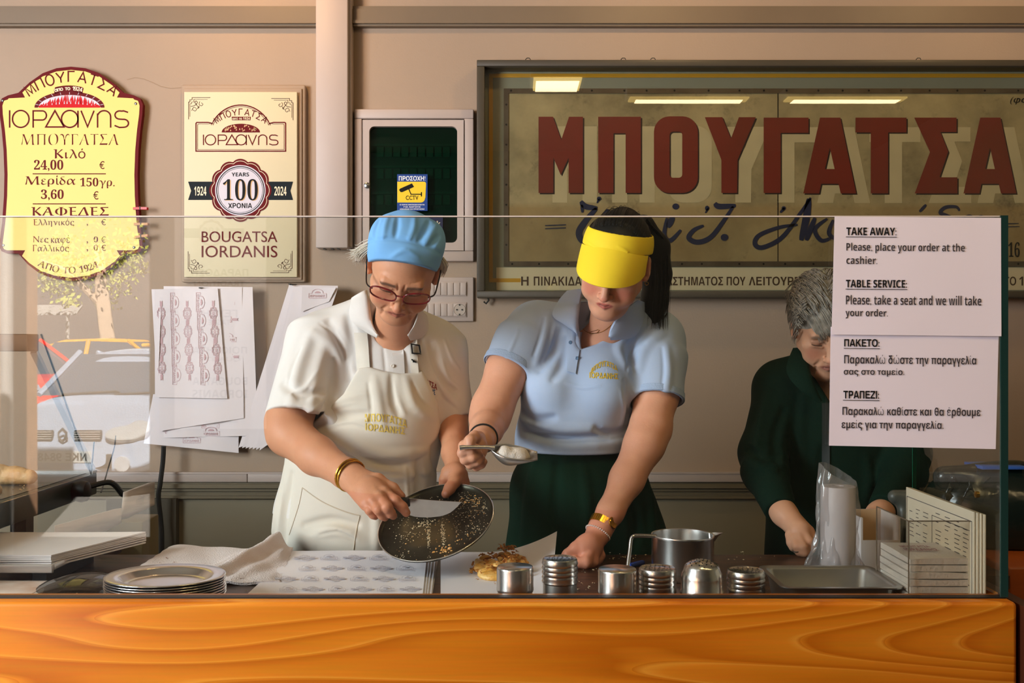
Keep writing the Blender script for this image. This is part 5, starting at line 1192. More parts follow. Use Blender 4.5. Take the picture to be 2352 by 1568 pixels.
# sleeve hems
def cuff(c, ax, rx, name, mt, parent, w=0.022, t=0.003):
    ax = Vector(ax).normalized(); u = ax.cross(Vector((0, 1, 0))).normalized(); v_ = ax.cross(u); b = B(); n_ = 40; c = Vector(c); vv = []
    prof = [(rx, -w), (rx+t, -w+.002), (rx+t, w-.002), (rx, w)]
    for r, h_ in prof:
        for i in range(n_): a = 2*math.pi*i/n_; vv.append(c+ax*h_+(u*math.cos(a)+v_*math.sin(a))*r)
    ff = [(k*n_+i, k*n_+(i+1) % n_, (k+1)*n_+(i+1) % n_, (k+1)*n_+i) for k in range(3) for i in range(n_)]
    b.add(vv, ff); return b.build(name, mt, parent, smooth=True)
cuff(C3(1172, 842, 2.5745), C3(1168, 850, 2.57)-C3(1222, 742, 2.63), 0.0695, 'sleeve_hem', m_rib, pb, 0.010); cuff(C3(1507, 911, 2.567), C3(1507, 920, 2.562)-C3(1510, 815, 2.615), 0.0705, 'sleeve_hem', m_rib, pb, 0.010)
tB = Sdf(); torsoB(tB, 0.0); tB.cone(HB.pt((0, 0.022, -0.045)), nbB, 0.054, 0.060, 0.03)
wing(tB, [(1338, 662), (1333, 690), (1329, 720), (1326, 748), (1325, 768)], [(1303, 668), (1284, 690), (1269, 724), (1296, 744), (1324, 764)], 'collar', m_shirtB, pb)
wing(tB, [(1464, 688), (1438, 708), (1416, 730), (1404, 752), (1400, 771)], [(1480, 694), (1478, 730), (1464, 764), (1444, 777), (1402, 780)], 'collar', m_shirtB, pb)
g = []
for u in range(9):
    y = 758+u*12; x = 1318-u*0.8; row = trace(sh, [(x-16+u*.9, y-2), (x-4, y), (x+8, y+2), (x+20-u*1.2, y+5)], off=0.004); g.append([tuple(p) for p in row])
sheet_mesh(g, 'placket', m_shirtB, pb, 0.002, 1)
m_btnB = mat('blue_button', (120, 150, 185), 0.25)
for x, y in ((1310, 786), (1325, 822)): button(sh, x, y, 0.0048, m_btnB, pb)
cloth_text(sh, [('ΜΠΟΥΓΑΤΣΑ', lambda u, w: (1356+64*u-7*(u-.5)*(w), 858-14*math.sin(u*math.pi)-14*w-u*4)), ('ΙΟΡΔΑΝΗΣ', lambda u, w: (1354+66*u, 868+3*u-14*w))], 'embroidery', mat('gold_thread', (232, 190, 40), 0.7), pb)
# dark green skirt-apron
m_green = mat('dark_green_cloth', (5, 38, 25), 0.9, bump=0.2, bscale=400, spec=0.15)
sk = Sdf()
sk.ell(C3(1322, 1110, 2.64), (0.168, 0.140, 0.12), 0.0); sk.ell(C3(1348, 1230, 2.64), (0.205, 0.150, 0.20), 0.08); sk.cone(C3(1290, 1300, 2.63), C3(1290, 1500, 2.63), 0.14, 0.14, 0.06); sk.cone(C3(1410, 1300, 2.63), C3(1410, 1500, 2.63), 0.14, 0.14, 0.06)
sk.half(C3(1322, 1030, 2.5), (0.02, 0, 1), 0.006); sk.half(C3(1322, 1420, 2.5), (0, 0, -1), 0.006)
folds(sk, [([(1230, 1060), (1215, 1150), (1205, 1260)], 0.007, 'u'), ([(1280, 1060), (1275, 1160), (1280, 1260)], 0.007, 's'), ([(1340, 1070), (1350, 1160), (1345, 1220)], 0.006, 'u'), ([(1480, 1090), (1495, 1170), (1500, 1260)], 0.008, 'u'), ([(1450, 1150), (1460, 1200), (1455, 1260)], 0.007, 's')], 0.02)
sk.build('apron', m_green, pb, h=0.004, lo=(-0.2, 2.3, 0.70), hi=(0.6, 2.85, 1.2))
# visor
m_vis = mat('yellow_visor', (246, 214, 40), 0.75, bump=0.06, bscale=600)
vs = Sdf(); hv = vs.frame(HB.o, HB.R, HB.sc, 1.04)
hv.ell((0, 0.014, 0.050), (0.0855, 0.1075, 0.0905), 0.0)
vn = np.array((0, 0.52, 1.0)); vn /= np.linalg.norm(vn)
vs.half(hv.pt(np.array((0, -0.085, 0.094))+vn*0.044), HB.R@vn, 0.003); vs.half(hv.pt((0, -0.085, 0.094)), HB.R@-vn, 0.003)
hv.ell((0, 0.014, 0.050), (0.0825, 0.1035, 0.0875), 0.002, 's')
folds(vs, [([(1350, 556), (1370, 570), (1395, 574)], 0.0012, 'u'), ([(1420, 566), (1440, 578), (1436, 588)], 0.0012, 'u')], 0.006)
vs.build('visor_band', m_vis, pb, h=0.0018)
g = []
for i in range(29):
    u = -1+2*i/28; a = u*1.2
    th = a; y0 = 0.014-0.105*math.cos(th); z0 = 0.094-0.52*(y0+0.085)
    rr_ = math.sqrt(max(0.05, 1-((z0-0.05)/0.0905)**2)); p0 = np.array([0.0845*rr_*math.sin(th), 0.014-0.1065*rr_*math.cos(th), z0])
    L = 0.012+0.084*max(0, math.cos(a*1.25))**0.55; out = np.array([0.06*math.sin(th), -0.95, -0.42])*L; row = []
    for k in range(8):
        t = k/7; q = p0+out*t; q[2] -= 0.016*(abs(u)**2.2)*t+0.008*t*t-0.004*t*(1-t)*4*0.5; row.append(tuple(HB.pt(q*np.array((1.04/1.04, 1, 1)))))
    g.append(row)
sheet_mesh(g, 'visor_brim', m_vis, pb, 0.003, 1)
# hair: dark, drawn back over the crown, long tail behind her left shoulder
m_hairB = mat('black_brown_hair', (14, 14, 12), 0.5, spec=0.3)
hs = Sdf(); hh = hs.frame(HB.o, HB.R, HB.sc, 1.04)
hh.ell((0, 0.018, 0.050), (0.0795, 0.100, 0.084), 0.0); hh.ell((0, 0.085, 0.045), (0.045, 0.045, 0.05), 0.03)
hs.half(HB.pt((0, -0.085, 0.066)), HB.R@-vn, 0.006)
for i in range(26):
    t = -1.25+2.5*i/25; hh.cone((0.077*math.sin(t), -0.004, 0.050+0.082*math.cos(t)), (0.05*math.sin(t), 0.08, 0.05+0.07*math.cos(t)), 0.0015, 0.003, 0.006)
hs.chain([(C3(1478, 520, 2.52), 0.030), (C3(1502, 570, 2.57), 0.036), (C3(1508, 630, 2.59), 0.034), (C3(1504, 690, 2.59), 0.030), (C3(1502, 735, 2.585), 0.020)], 0.03)
hs.build('hair', m_hairB, pb, h=0.0028)
rr = random.Random(4); ST = []
for _ in range(170):
    a = rr.gauss(0, 9); c_ = rr.gauss(0, 0.012); e_ = rr.uniform(-10, 24)
    ST.append(([W(*p) for p in spline([(1486+a*.6, 500+abs(a), 2.50+c_), (1512+a, 560, 2.56+c_), (1518+a, 640, 2.565+c_), (1514+a*1.1, 700, 2.56+c_), (1512+a*1.2, 735+e_, 2.56+c_)], 4)], rr.uniform(.0008, .0018)))
for _ in range(14):
    a = rr.uniform(0, 10); ST.append(([W(*p) for p in spline([(1520, 620+a, 2.56), (1526+a*.3, 670, 2.555), (1530+a*.5, 700, 2.55), (1532-a*.3, 718+a, 2.55), (1520-a, 728+a, 2.55)], 5)], .0009))
for _ in range(40):
    t = rr.uniform(-1.2, 1.2); j = rr.uniform(.0, .012)
    ST.append(([Vector(HB.pt(p)) for p in spline([(0.076*math.sin(t), -0.022, 0.050+0.082*math.cos(t)), (0.079*math.sin(t), 0.015, 0.052+0.085*math.cos(t)+j*.4), (0.066*math.sin(t), 0.06, 0.05+0.08*math.cos(t)+j), (0.04*math.sin(t), 0.10, 0.05+.04*math.cos(t)+j)], 4)], .0007))
strand_mesh('loose_hair', ST, m_hairB, pb)
# jewellery
b = B(); q = trace(body, spline([(1330, 712), (1332, 735), (1340, 756), (1358, 765), (1382, 762), (1402, 748), (1412, 736)], 6), off=0.0012); b.tube([Vector(p) for p in q], 0.0007, 6); b.build('necklace', m_gold, pb, smooth=True)
b = B(); q = trace(body, [(1354, 765), (1358, 767), (1372, 764), (1377, 758), (1374, 757), (1357, 762)], off=0.002); b.tube([Vector(p) for p in q], 0.0007, 6, closed=True); b.build('pendant', m_gold, pb, smooth=True)
q = W(1476, 655, 2.40); b = B(); qe = HB.pt((0.0795, 0.002, -0.036)); b.tube([Vector(qe)+Vector((0.004*math.cos(a), 0, 0.004*math.sin(a)-.003)) for a in [2*math.pi*i/14 for i in range(14)]], 0.0009, 6, closed=True); b.build('earring', m_gold, pb, smooth=True)
axW = C3(1380, 1212, 2.37)-C3(1440, 1100, 2.445)
def link_band(c, ax, rx, name, mt, parent, w, n_=34, t=0.0022):
    ax = Vector(ax).normalized(); u = ax.cross(Vector((0, 1, 0))).normalized(); v_ = ax.cross(u); b = B(); c = Vector(c)
    for i in range(n_):
        a0, a1 = 2*math.pi*(i+.06)/n_, 2*math.pi*(i+.94)/n_; P = []
        for r in (rx, rx+t):
            for a in (a0, a1):
                for h_ in (-w, w): P.append(c+ax*h_+(u*math.cos(a)+v_*math.sin(a))*r)
        b.add(P, [(0, 1, 3, 2), (4, 6, 7, 5), (0, 4, 5, 1), (2, 3, 7, 6), (0, 2, 6, 4), (1, 5, 7, 3)])
    return b.build(name, mt, parent), u, v_, ax
wt, u, v_, ax = link_band(C3(1382, 1203, 2.376), axW, 0.0295, 'wrist_watch', m_gold, pb, 0.009)
b = B(); cc = Vector(C3(1382, 1203, 2.376))+(Vector((0.75, -0.55, 0.2))).normalized()*0.0305
b.lathe([(0.014, -.003), (0.015, 0.002), (0.013, 0.004), (0, 0.004)], (0, 0, 0), 20); mw = Vector((0.75, -0.55, 0.2)).normalized().to_track_quat('Z', 'Y').to_matrix(); b.v = [tuple(cc+mw@Vector(p)) for p in b.v]; b.build('watch_case', m_gold, wt, smooth=True)
ax2 = Vector(C3(1370, 1232, 2.36)-C3(1402, 1175, 2.395)).normalized(); u = ax2.cross(Vector((0, 1, 0))).normalized(); v_ = ax2.cross(u); c = Vector(C3(1373, 1224, 2.364)); b = B()
for i in range(36):
    a = 2*math.pi*i/36; p = c+(u*math.cos(a)+v_*math.sin(a))*0.0305; b.lathe([(0, -.0024), (.0018, -.0016), (.0025, 0), (.0018, .0016), (0, .0024)], p, 8)
b.build('bead_bracelet', mat('pearl_beads', (225, 205, 200), 0.3), pb, smooth=True)
band(C3(1110, 1006, 2.31), C3(1112, 1003, 2.33)-C3(1118, 985, 2.42), 0.033, 0.0022, 'hair_tie', m_black, pb)
print('woman b', _t.time()-_t0)
# ---------------------------------------------------------------- grey haired woman in the dark green jacket
_t0 = _t.time()
pc = thing('person', (W(1915, 0, 2.78).x, 2.78, 0.0), 'person with short grey hair and dark green jacket working behind the paper notices', 'person')
body = Sdf()
HC = add_head(body, C3(1893, 752, 2.70), rot3(-8, 36, -2), 1.02, old=0.9, full=0.3)
nbC = C3(1905, 900, 2.80)
body.cone(HC.pt((0, 0.022, -0.045)), nbC, 0.048, 0.056, 0.03)
body.cone(C3(1800, 910, 2.80), C3(2010, 910, 2.80), 0.05, 0.05, 0.05); body.ell(C3(1910, 1050, 2.80), (0.13, 0.09, 0.2), 0.06)
limb(body, [(1790, 920, 2.79, 36), (1750, 1060, 2.70, 36), (1770, 1130, 2.60, 32), (1800, 1178, 2.52, 27), (1822, 1202, 2.485, 27)], 0.02)
body.ell(C3(1838, 1222, 2.45), (0.030, 0.026, 0.030), 0.02)
finger(body, [(1846, 1226, 2.435, 13), (1858, 1244, 2.42, 12), (1862, 1258, 2.42, 11), (1858, 1270, 2.425, 9)], 0.005)
finger(body, [(1836, 1234, 2.43, 13), (1844, 1256, 2.41, 12), (1848, 1268, 2.41, 11), (1850, 1276, 2.42, 9)], 0.005)
finger(body, [(1824, 1236, 2.435, 12), (1831, 1254, 2.415, 11), (1836, 1266, 2.415, 10), (1840, 1273, 2.425, 8)], 0.005)
finger(body, [(1814, 1228, 2.45, 11), (1817, 1246, 2.435, 10), (1822, 1256, 2.43, 9), (1827, 1262, 2.435, 8)], 0.005)
finger(body, [(1840, 1206, 2.47, 14), (1858, 1222, 2.45, 12), (1868, 1238, 2.44, 10), (1870, 1250, 2.435, 8)], 0.008)
limb(body, [(2030, 920, 2.79, 36), (2085, 1060, 2.70, 36), (2050, 1150, 2.58, 30), (2020, 1180, 2.50, 26), (2002, 1196, 2.46, 27)], 0.02)
body.ell(C3(1986, 1222, 2.43), (0.026, 0.026, 0.034), 0.02)
for i, x in enumerate((1970, 1979, 1988, 1996)): finger(body, [(x, 1232, 2.42, 12), (x-3, 1258, 2.40, 11), (x-4, 1276, 2.40, 10), (x-2, 1290, 2.41, 8)], 0.005)
finger(body, [(1974, 1204, 2.45, 13), (1962, 1224, 2.42, 11), (1958, 1242, 2.41, 10), (1960, 1254, 2.41, 8)], 0.008)
fcc = face_color(HC, (206, 156, 126), (176, 108, 96), (204, 130, 106), (120, 100, 86), (170, 116, 92))
body.build('body', m_skinA, pc, h=0.0024, color=lambda v: fcc(v))
m_jack = mat('dark_green_jacket', (4, 32, 22), 0.85, bump=0.25, bscale=300, spec=0.15)
jk = Sdf()
jk.ell(C3(1915, 960, 2.80), (0.185, 0.125, 0.17), 0.0); jk.ell(C3(1920, 1130, 2.80), (0.195, 0.14, 0.22), 0.08); jk.ell(C3(1920, 1290, 2.82), (0.20, 0.14, 0.2), 0.08)
jk.cone(C3(1795, 888, 2.80), C3(2020, 888, 2.80), 0.066, 0.066, 0.06); jk.cone(C3(1868, 850, 2.79), C3(1795, 885, 2.80), 0.05, 0.062, 0.05); jk.cone(C3(1945, 850, 2.79), C3(2020, 885, 2.80), 0.05, 0.062, 0.05)
limb(jk, [(1790, 900, 2.79, 56), (1752, 1040, 2.71, 51), (1758, 1085, 2.66, 49)], 0.03)
jk.flatcone(C3(1754, 1075, 2.67), C3(1793, 1172, 2.53), R_(50, 2.67), R_(37, 2.53), 0.03)
limb(jk, [(2030, 900, 2.79, 56), (2082, 1040, 2.71, 50), (2078, 1090, 2.66, 46)], 0.03)
jk.flatcone(C3(2080, 1080, 2.67), C3(2030, 1168, 2.52), R_(46, 2.67), R_(36, 2.52), 0.03)
jk.cone(HC.pt((0, 0.022, -0.045)), nbC, 0.054, 0.060, 0.006, 's'); jk.prism(pxpoly([(1862, 800), (1945, 800), (1940, 860), (1908, 930), (1872, 860)], 2.7), 2.4, 2.76, 0.006, 's')
folds(jk, [([(1770, 900), (1745, 980), (1735, 1050)], 0.006, 'u'), ([(1800, 940), (1780, 1010), (1790, 1080)], 0.006, 's'), ([(1720, 1030), (1750, 1050), (1790, 1040)], 0.005, 's'), ([(1725, 1060), (1760, 1080), (1800, 1070)], 0.005, 'u'), ([(1850, 900), (1840, 1000), (1850, 1100)], 0.006, 'u'), ([(1890, 1030), (1885, 1100), (1890, 1180)], 0.006, 's'), ([(1990, 1050), (1995, 1100), (1985, 1160)], 0.006, 'u')], 0.02)
jk.build('jacket', m_jack, pc, h=0.0045, lo=(0.5, 2.4, 0.6), hi=(1.35, 3.0, 1.5))
tC = jk
wing3([(1852, 800, 2.72), (1862, 850, 2.655), (1875, 890, 2.64), (1888, 920, 2.645)], [(1822, 800, 2.74), (1806, 850, 2.68), (1832, 890, 2.65), (1880, 925, 2.643)], 'collar', m_jack, pc, 0.004)
b = B(); g = []
for i in range(8): y = 925+i*26; g.append([tuple(p) for p in trace(jk, [(1888, y), (1897, y), (1906, y)], off=0.004)])
sheet_mesh(g, 'zip_placket', mat('dark_placket', (6, 22, 18), 0.6), pc, 0.002, 1)
# hair: short, brushed back and down
m_hairC = mat('grey_hair', (168, 162, 152), 0.45, var=0.7, vscale=60, var_col=(70, 66, 62), spec=0.5)
hs = Sdf(); hh = hs.frame(HC.o, HC.R, HC.sc)
hh.ell((0, 0.016, 0.046), (0.080, 0.104, 0.092), 0.0); hh.ell((0, 0.05, 0.015), (0.076, 0.066, 0.07), 0.03)
hs.half(HC.pt((0, -0.070, 0.045)), HC.R@np.array([0.1, -0.75, -0.66]), 0.012); hs.ell(HC.pt((0, -0.075, -0.02)), (0.075, 0.06, 0.075), 0.01, 's')
hs.build('hair', m_hairC, pc, h=0.004)
rr = random.Random(9); ST = []
for _ in range(800):
    t = rr.uniform(-1.5, 1.5); s0 = rr.uniform(-1.0, 0.9)           # around the head, front to back
    r_ = 1.0+rr.uniform(0.0, 0.06); P = []
    for k in range(5):
        v_ = s0+k*0.19+rr.uniform(-.03, .03); w_ = t+0.10*k*(1 if t > 0 else -1)+rr.uniform(-.04, .04)
        P.append((0.080*r_*math.sin(w_)*math.cos(v_*.5), 0.016+0.104*r_*math.sin(v_)*1.0, 0.046+0.092*r_*math.cos(w_)*max(.15, math.cos(v_*.8))+0.006*math.sin(k*.8)))
    ST.append(([Vector(HC.pt(p)) for p in spline(P, 3)], rr.uniform(.0009, .0018)))
for _ in range(260):   # side locks falling over the temple and ear
    sd = -1 if rr.random() < 0.75 else 1; y0 = rr.uniform(-0.06, 0.09); z0 = rr.uniform(0.03, 0.12); xx = 0.082+rr.uniform(0, .006); P = []
    for k in range(5):
        P.append((sd*xx*min(1, (0.72+0.09*k)) if z0 > .08 else sd*xx*(0.94+0.02*k-.006*k*k), y0+0.012*k+rr.uniform(-.003, .003), z0-0.019*k+rr.uniform(-.003, .003)))
    ST.append(([Vector(HC.pt(p)) for p in spline(P, 3)], rr.uniform(.0010, .0022)))
for _ in range(240):    # swept across the forehead
    u = rr.uniform(0, 1); x0 = -0.066+0.095*u; z0 = 0.128-0.055*(1-u)**2-0.02*u*u; up = rr.uniform(0, 0.010)
    P = [(x0, -0.030-0.028*u, z0+.006), (x0+0.014, -0.062-0.018*u, z0-0.012+up), (x0+0.030, -0.088-0.004*u, z0-0.034+up*.7), (x0+0.044+rr.uniform(-.006, .006), -0.0975+0.012*u, z0-0.052+rr.uniform(-.008, .008))]
    ST.append(([Vector(HC.pt(p)) for p in spline(P, 3)], rr.uniform(.0009, .0017)))
strand_mesh('hair_locks', ST, m_hairC, pc)
band(C3(1830, 1263, 2.415), (0.2, 0.2, -1), 0.0105, 0.0016, 'ring', mat('silver', (190, 185, 180), 0.2, metal=1), pc)
print('woman c', _t.time()-_t0)
# ---------------------------------------------------------------- things on the counter
m_steel = mat('stainless_steel', (226, 224, 220), 0.24, metal=1, var=0.15, vscale=14)
m_steel_b = mat('brushed_steel', (200, 198, 192), 0.36, metal=1, var=0.2, vscale=20)
m_paper = mat('white_paper', (226, 218, 216), 0.8, bump=0.03, bscale=30)
def onz(px, py, z):
    """Point of a level plane at height z seen at this place of the photograph."""
    D = (CZ-z)*FPX/(py-784.0); return W(px, py, D)
# paper notices taped to the glass
m_notice = mat('notice_paper', (228, 216, 226), 0.75, bump=0.10, bscale=9)
def notice(corn, D, label, heads, lines, bend):
    (x0, y0), (x1, y1), (x2, y2), (x3, y3) = corn; g = []
    for i in range(9):
        v = i/8; row = []
        for j in range(13):
            u = j/12; x = (x0*(1-u)+x1*u)*(1-v)+(x3*(1-u)+x2*u)*v; y = (y0*(1-u)+y1*u)*(1-v)+(y3*(1-u)+y2*u)*v
            row.append(tuple(W(x, y, D-bend(u, v))))
        g.append(row)
    t = thing('paper_notice', W(x3, y3, D), label, 'notice')
    sheet_mesh(g, 'sheet', m_notice, t, 0.0003, 1)
    b = B(); d = D-0.0016
    for s_, bx in heads:
        put_text(b, s_, bx, d, 'sansb', slope=0.006); b.poly([(bx[0]-1, bx[3]+3), (bx[2]+1, bx[3]+4), (bx[2]+1, bx[3]+5.4), (bx[0]-1, bx[3]+4.4)], d)
    b.build('heading_lettering', m_ink, t)
    b = B()
    for s_, bx in lines: put_text(b, s_, bx, d, 'sans', slope=0.008)
    b.build('text_lettering', mat('print_grey', (52, 44, 48), 0.6), t); return t
ND = GD-0.003
notice([(1917, 497), (2299, 500), (2300, 772), (1910, 768)], ND-0.0022, 'white English notice taped to the glass, upper sheet about take away and table service',
    [('TAKE AWAY:', (1944, 522, 2059, 540)), ('TABLE SERVICE:', (1943, 642, 2083, 660))],
    [('Please, place your order at the', (1944, 557, 2216, 581)), ('cashier.', (1944, 588, 2015, 606)), ('Please, take a seat and we will take', (1943, 677, 2254, 702)), ('your order.', (1942, 709, 2039, 731))],
    lambda u, v: 0.0004+0.004*max(0, v-.8)*abs(math.sin(u*5))+0.010*max(0, .12-u)*(1-v)+0.006*max(0, u-.9))
notice([(1908, 750), (2294, 757), (2287, 1031), (1904, 1023)], ND, 'white Greek notice taped to the glass, lower sheet about packets and tables',
    [('ΠΑΚΕΤΟ:', (1939, 778, 2020, 796)), ('ΤΡΑΠΕΖΙ:', (1937, 897, 2019, 915))],
    [('Παρακαλώ δώστε την παραγγελία', (1939, 814, 2242, 840)), ('σας στο ταμείο.', (1938, 845, 2077, 864)), ('Παρακαλώ καθίστε και θα έρθουμε', (1935, 933, 2252, 958)), ('εμείς για την παραγγελία.', (1933, 964, 2167, 988))],
    lambda u, v: 0.0004+0.010*max(0, .08-u)*v+0.014*max(0, v-.82)*max(0, u-.7))
# the round pan, held in the air by its rim
pn = thing('baking_pan', W(1003, 1202, 2.27), 'round dark steel pan smeared with pastry crumbs, held up by the woman in white', 'pan')
PC = W(1003, 1203, 2.27); PU = (W(1136, 1168, 2.27)-W(872, 1232, 2.27)); PR = PU.length/2; PU.normalize()
PV = Vector((0.16, 0.86, 0.50)); PV = (PV-PU*PV.dot(PU)).normalized(); PN = PU.cross(PV).normalized()
if PN.z < 0: PN = -PN
def onpan(u, v, h=0.0): return PC+PU*u*PR+PV*v*PR+PN*h
m_pan = mat('worn_pan_steel', (66, 64, 54), 0.3, metal=0.85, var=0.85, vscale=12, var_col=(24, 24, 19), stretch=(1, 1, 1), bump=0.05, bscale=40, detail=10)
b = B(); n_ = 72; prof = [(0.0, 0.0), (0.5, 0.0), (0.93, 0.001), (0.985, 0.007), (1.0, 0.010), (1.003, 0.0085), (0.99, 0.004), (0.94, -0.0015), (0.5, -0.002), (0.0, -0.002)]
v = []
for r_, h_ in prof:
    for j in range(n_): a = 2*math.pi*j/n_; v.append(onpan(r_*math.cos(a), r_*math.sin(a), h_))
f = [(i*n_+j, i*n_+(j+1) % n_, (i+1)*n_+(j+1) % n_, (i+1)*n_+j) for i in range(len(prof)-1) for j in range(n_)]
b.add(v, f); b.build('pan_body', m_pan, pn, smooth=True, angle=60)
b = B(); b.tube([onpan(1.001*math.cos(a), 1.001*math.sin(a), 0.0095) for a in [2*math.pi*i/72 for i in range(72)]], 0.0013, 8, closed=True); b.build('pan_rim', m_steel, pn, smooth=True)
def crumbs(name, spots, mt, parent, seed=1, flat=0.4, label=None):
    rr = random.Random(seed); b = B()
    for p, s_, n_ in spots:
        for _ in range(n_):
            q = Vector(p)+Vector((rr.gauss(0, s_), rr.gauss(0, s_), 0))
            pts = []; r = rr.uniform(.0010, .0034)*(0.7+s_*8)
            for _k in range(7): pts.append(Vector((rr.gauss(0, 1), rr.gauss(0, 1), rr.gauss(0, 1))).normalized()*r*rr.uniform(.6, 1.2))
            bm = bmesh.new()
            for pt in pts: bm.verts.new(pt)
            try:
                bmesh.ops.convex_hull(bm, input=bm.verts); bm.verts.index_update(); lv = [v for v in bm.verts if v.link_faces]
                ix = {v: i for i, v in enumerate(lv)}; b.add([q+Vector((v.co.x, v.co.y, v.co.z*flat+r*flat*.6)) for v in lv], [[ix[v] for v in f_.verts] for f_ in bm.faces])
            except Exception: pass
            bm.free()
    return b
m_crumb = mat('golden_crumb', (206, 142, 66), 0.6, var=0.7, vscale=120, var_col=(232, 200, 140)); m_flour = mat('pale_crumb', (222, 204, 168), 0.7)
def pan_crumbs(name, spots, mt, seed):
    rr = random.Random(seed); b = B()
    for cu, cv, su, sv, n_, r0 in spots:
        for _ in range(n_):
            u = cu+rr.gauss(0, su); w = cv+rr.gauss(0, sv)
            if u*u+w*w > 0.9: continue
            r = r0*rr.uniform(.4, 1.3); a0 = rr.uniform(0, 6); m_ = 5; el = rr.uniform(.5, 1.6); ang = rr.uniform(-.5, .3)
            ring_ = [onpan(u+(r*el*math.cos(a0+6.28*k/m_)*math.cos(ang))*rr.uniform(.7, 1.2)/PR, w+r*math.sin(a0+6.28*k/m_)*rr.uniform(.7, 1.2)/PR, 0.0006) for k in range(m_)]
            b.add(ring_+[onpan(u, w, r*.8+0.0008)], [(k, (k+1) % m_, m_) for k in range(m_)]+[tuple(range(m_-1, -1, -1))])
    return tag(b.build(name, mt, pn, smooth=True), kind='stuff')
pan_crumbs('golden_crumbs', [(.55, .45, .1, .1, 26, .0022), (.78, .35, .06, .1, 22, .002), (.1, -.72, .06, .08, 30, .0028), (.12, -.9, .1, .03, 10, .002), (.5, -.55, .12, .08, 26, .0018), (.72, .05, .1, .1, 16, .0016), (-.4, -.5, .3, .2, 14, .0014), (.2, 0, .3, .3, 16, .0012), (.28, .38, .06, .05, 30, .0026)], m_crumb, 2)
pan_crumbs('pale_crumbs', [(-.45, .82, .12, .05, 30, .0014), (-.2, .1, .12, .03, 36, .0018), (.8, .5, .06, .14, 30, .0018), (.86, .1, .05, .16, 26, .0018), (-.45, -.1, .1, .1, 36, .0013), (-.15, -.25, .018, .2, 110, .0013), (.1, -.3, .018, .2, 110, .0013), (.6, .0, .12, .3, 90, .0012), (-.5, .2, .15, .3, 70, .0011), (.3, .55, .3, .2, 70, .0013), (.35, -.3, .04, .12, 20, .0010), (.72, -.35, .1, .1, 26, .0016), (-.62, -.62, .1, .05, 24, .0016), (0, 0, .5, .5, 60, .0008), (.5, .2, .2, .15, 30, .0012)], m_flour, 3)
# knife scraping it
kn_ = thing('chopping_knife', W(930, 1160, 2.18), 'wide steel knife blade held by the woman in white over the pan', 'knife')
def kp(x, y, D): return W(x, y, D)
b = B(); top = [(922, 1143, 2.195), (950, 1145, 2.19), (1000, 1149, 2.18), (1060, 1152.5, 2.165)]; bot = [(924, 1174, 2.20), (952, 1186, 2.205), (1000, 1187, 2.195), (1034, 1177, 2.18), (1059, 1154, 2.165)]
T_ = [kp(*p) for p in spline(top, 5)]; Bo = [kp(*p) for p in spline(bot, 4)]; m_ = len(T_); Bo = [Bo[round(i*(len(Bo)-1)/(m_-1))] for i in range(m_)]
th = Vector((0, 0.0016, 0.0004)); vv = [p-th*.5 for p in T_]+[p for p in Bo]+[p+th*.5 for p in T_]
b.add(vv, [(i, i+1, m_+i+1, m_+i) for i in range(m_-1)]+[(2*m_+i+1, 2*m_+i, m_+i, m_+i+1) for i in range(m_-1)]+[(i, 2*m_+i, 2*m_+i+1, i+1) for i in range(m_-1)]+[(0, m_, 2*m_)])
b.build('blade', mat('blade_steel', (196, 192, 186), 0.24, metal=1, var=0.3, vscale=40), kn_, smooth=True, angle=30)
b = B(); b.tube([kp(x, y, D) for x, y, D in ((940, 1153, 2.193), (920, 1152, 2.20), (890, 1146, 2.215), (862, 1140, 2.235))], [0.010, 0.0115, 0.011, 0.010], 10); b.build('handle', m_black, kn_, smooth=True)
# flour scoop
sc = thing('flour_scoop', W(1150, 1035, 2.17), 'small aluminium scoop full of flour in the hand of the woman with the visor', 'scoop')
m_alu = mat('cast_aluminium', (188, 182, 178), 0.35, metal=0.9)
b = B(); b.tube([W(x, y, D) for x, y, D in ((1056, 1028.5, 2.150), (1064, 1027, 2.150), (1090, 1026.5, 2.155), (1118, 1026.5, 2.16), (1136, 1029, 2.162))], [0.0055, 0.0048, 0.0040, 0.0042, 0.006], 10); b.build('handle', m_alu, sc, smooth=True)
SX = (W(1232, 1046, 2.17)-W(1124, 1028, 2.17)).normalized(); SYv = Vector((0, -0.80, 0.0)); SL = M(112, 2.17)
o = W(1124, 1028, 2.165); side = Vector((0, 1, 0.58)).normalized(); upv = SX.cross(side).normalized(); upv = upv if upv.z > 0 else -upv
b = B(); nA, nU = 18, 14; vv = []
for i in range(nU):
    u = i/(nU-1); w = 0.026*(math.sin(min(1, u*2.6)*math.pi/2)**.7)*(1-0.55*max(0, u-.55)**1.4*2.2); dpt = 0.032*(math.sin(min(1, u*2.4)*math.pi/2))*(1-max(0, u-.45)/.55)**.8+0.0015
    for j in range(nA):
        a = math.pi*j/(nA-1); vv.append(o+SX*SL*u+side*w*math.cos(a)-upv*dpt*math.sin(a)**.85)
b.add(vv, [(i*nA+j, i*nA+j+1, (i+1)*nA+j+1, (i+1)*nA+j) for i in range(nU-1) for j in range(nA-1)])
ob = b.build('scoop_bowl', m_alu, sc, smooth=True, angle=180); md = ob.modifiers.new('solid', 'SOLIDIFY'); md.thickness = 0.0018
fl = Sdf(); fl.ell(np.array(o+SX*SL*.50-upv*.010), (0.038, 0.022, 0.013), 0.0, rot=np.array([list(SX), list(side), list(upv)]).T)
for _ in range(26):
    q = o+SX*SL*R.uniform(.28, .8)+side*R.uniform(-.012, .012)-upv*R.uniform(.000, .008); fl.ell(np.array(q), (.005, .005, .004), 0.012)
fl.build('flour', mat('flour', (226, 214, 204), 0.9, bump=0.4, bscale=300), sc, h=0.0014)
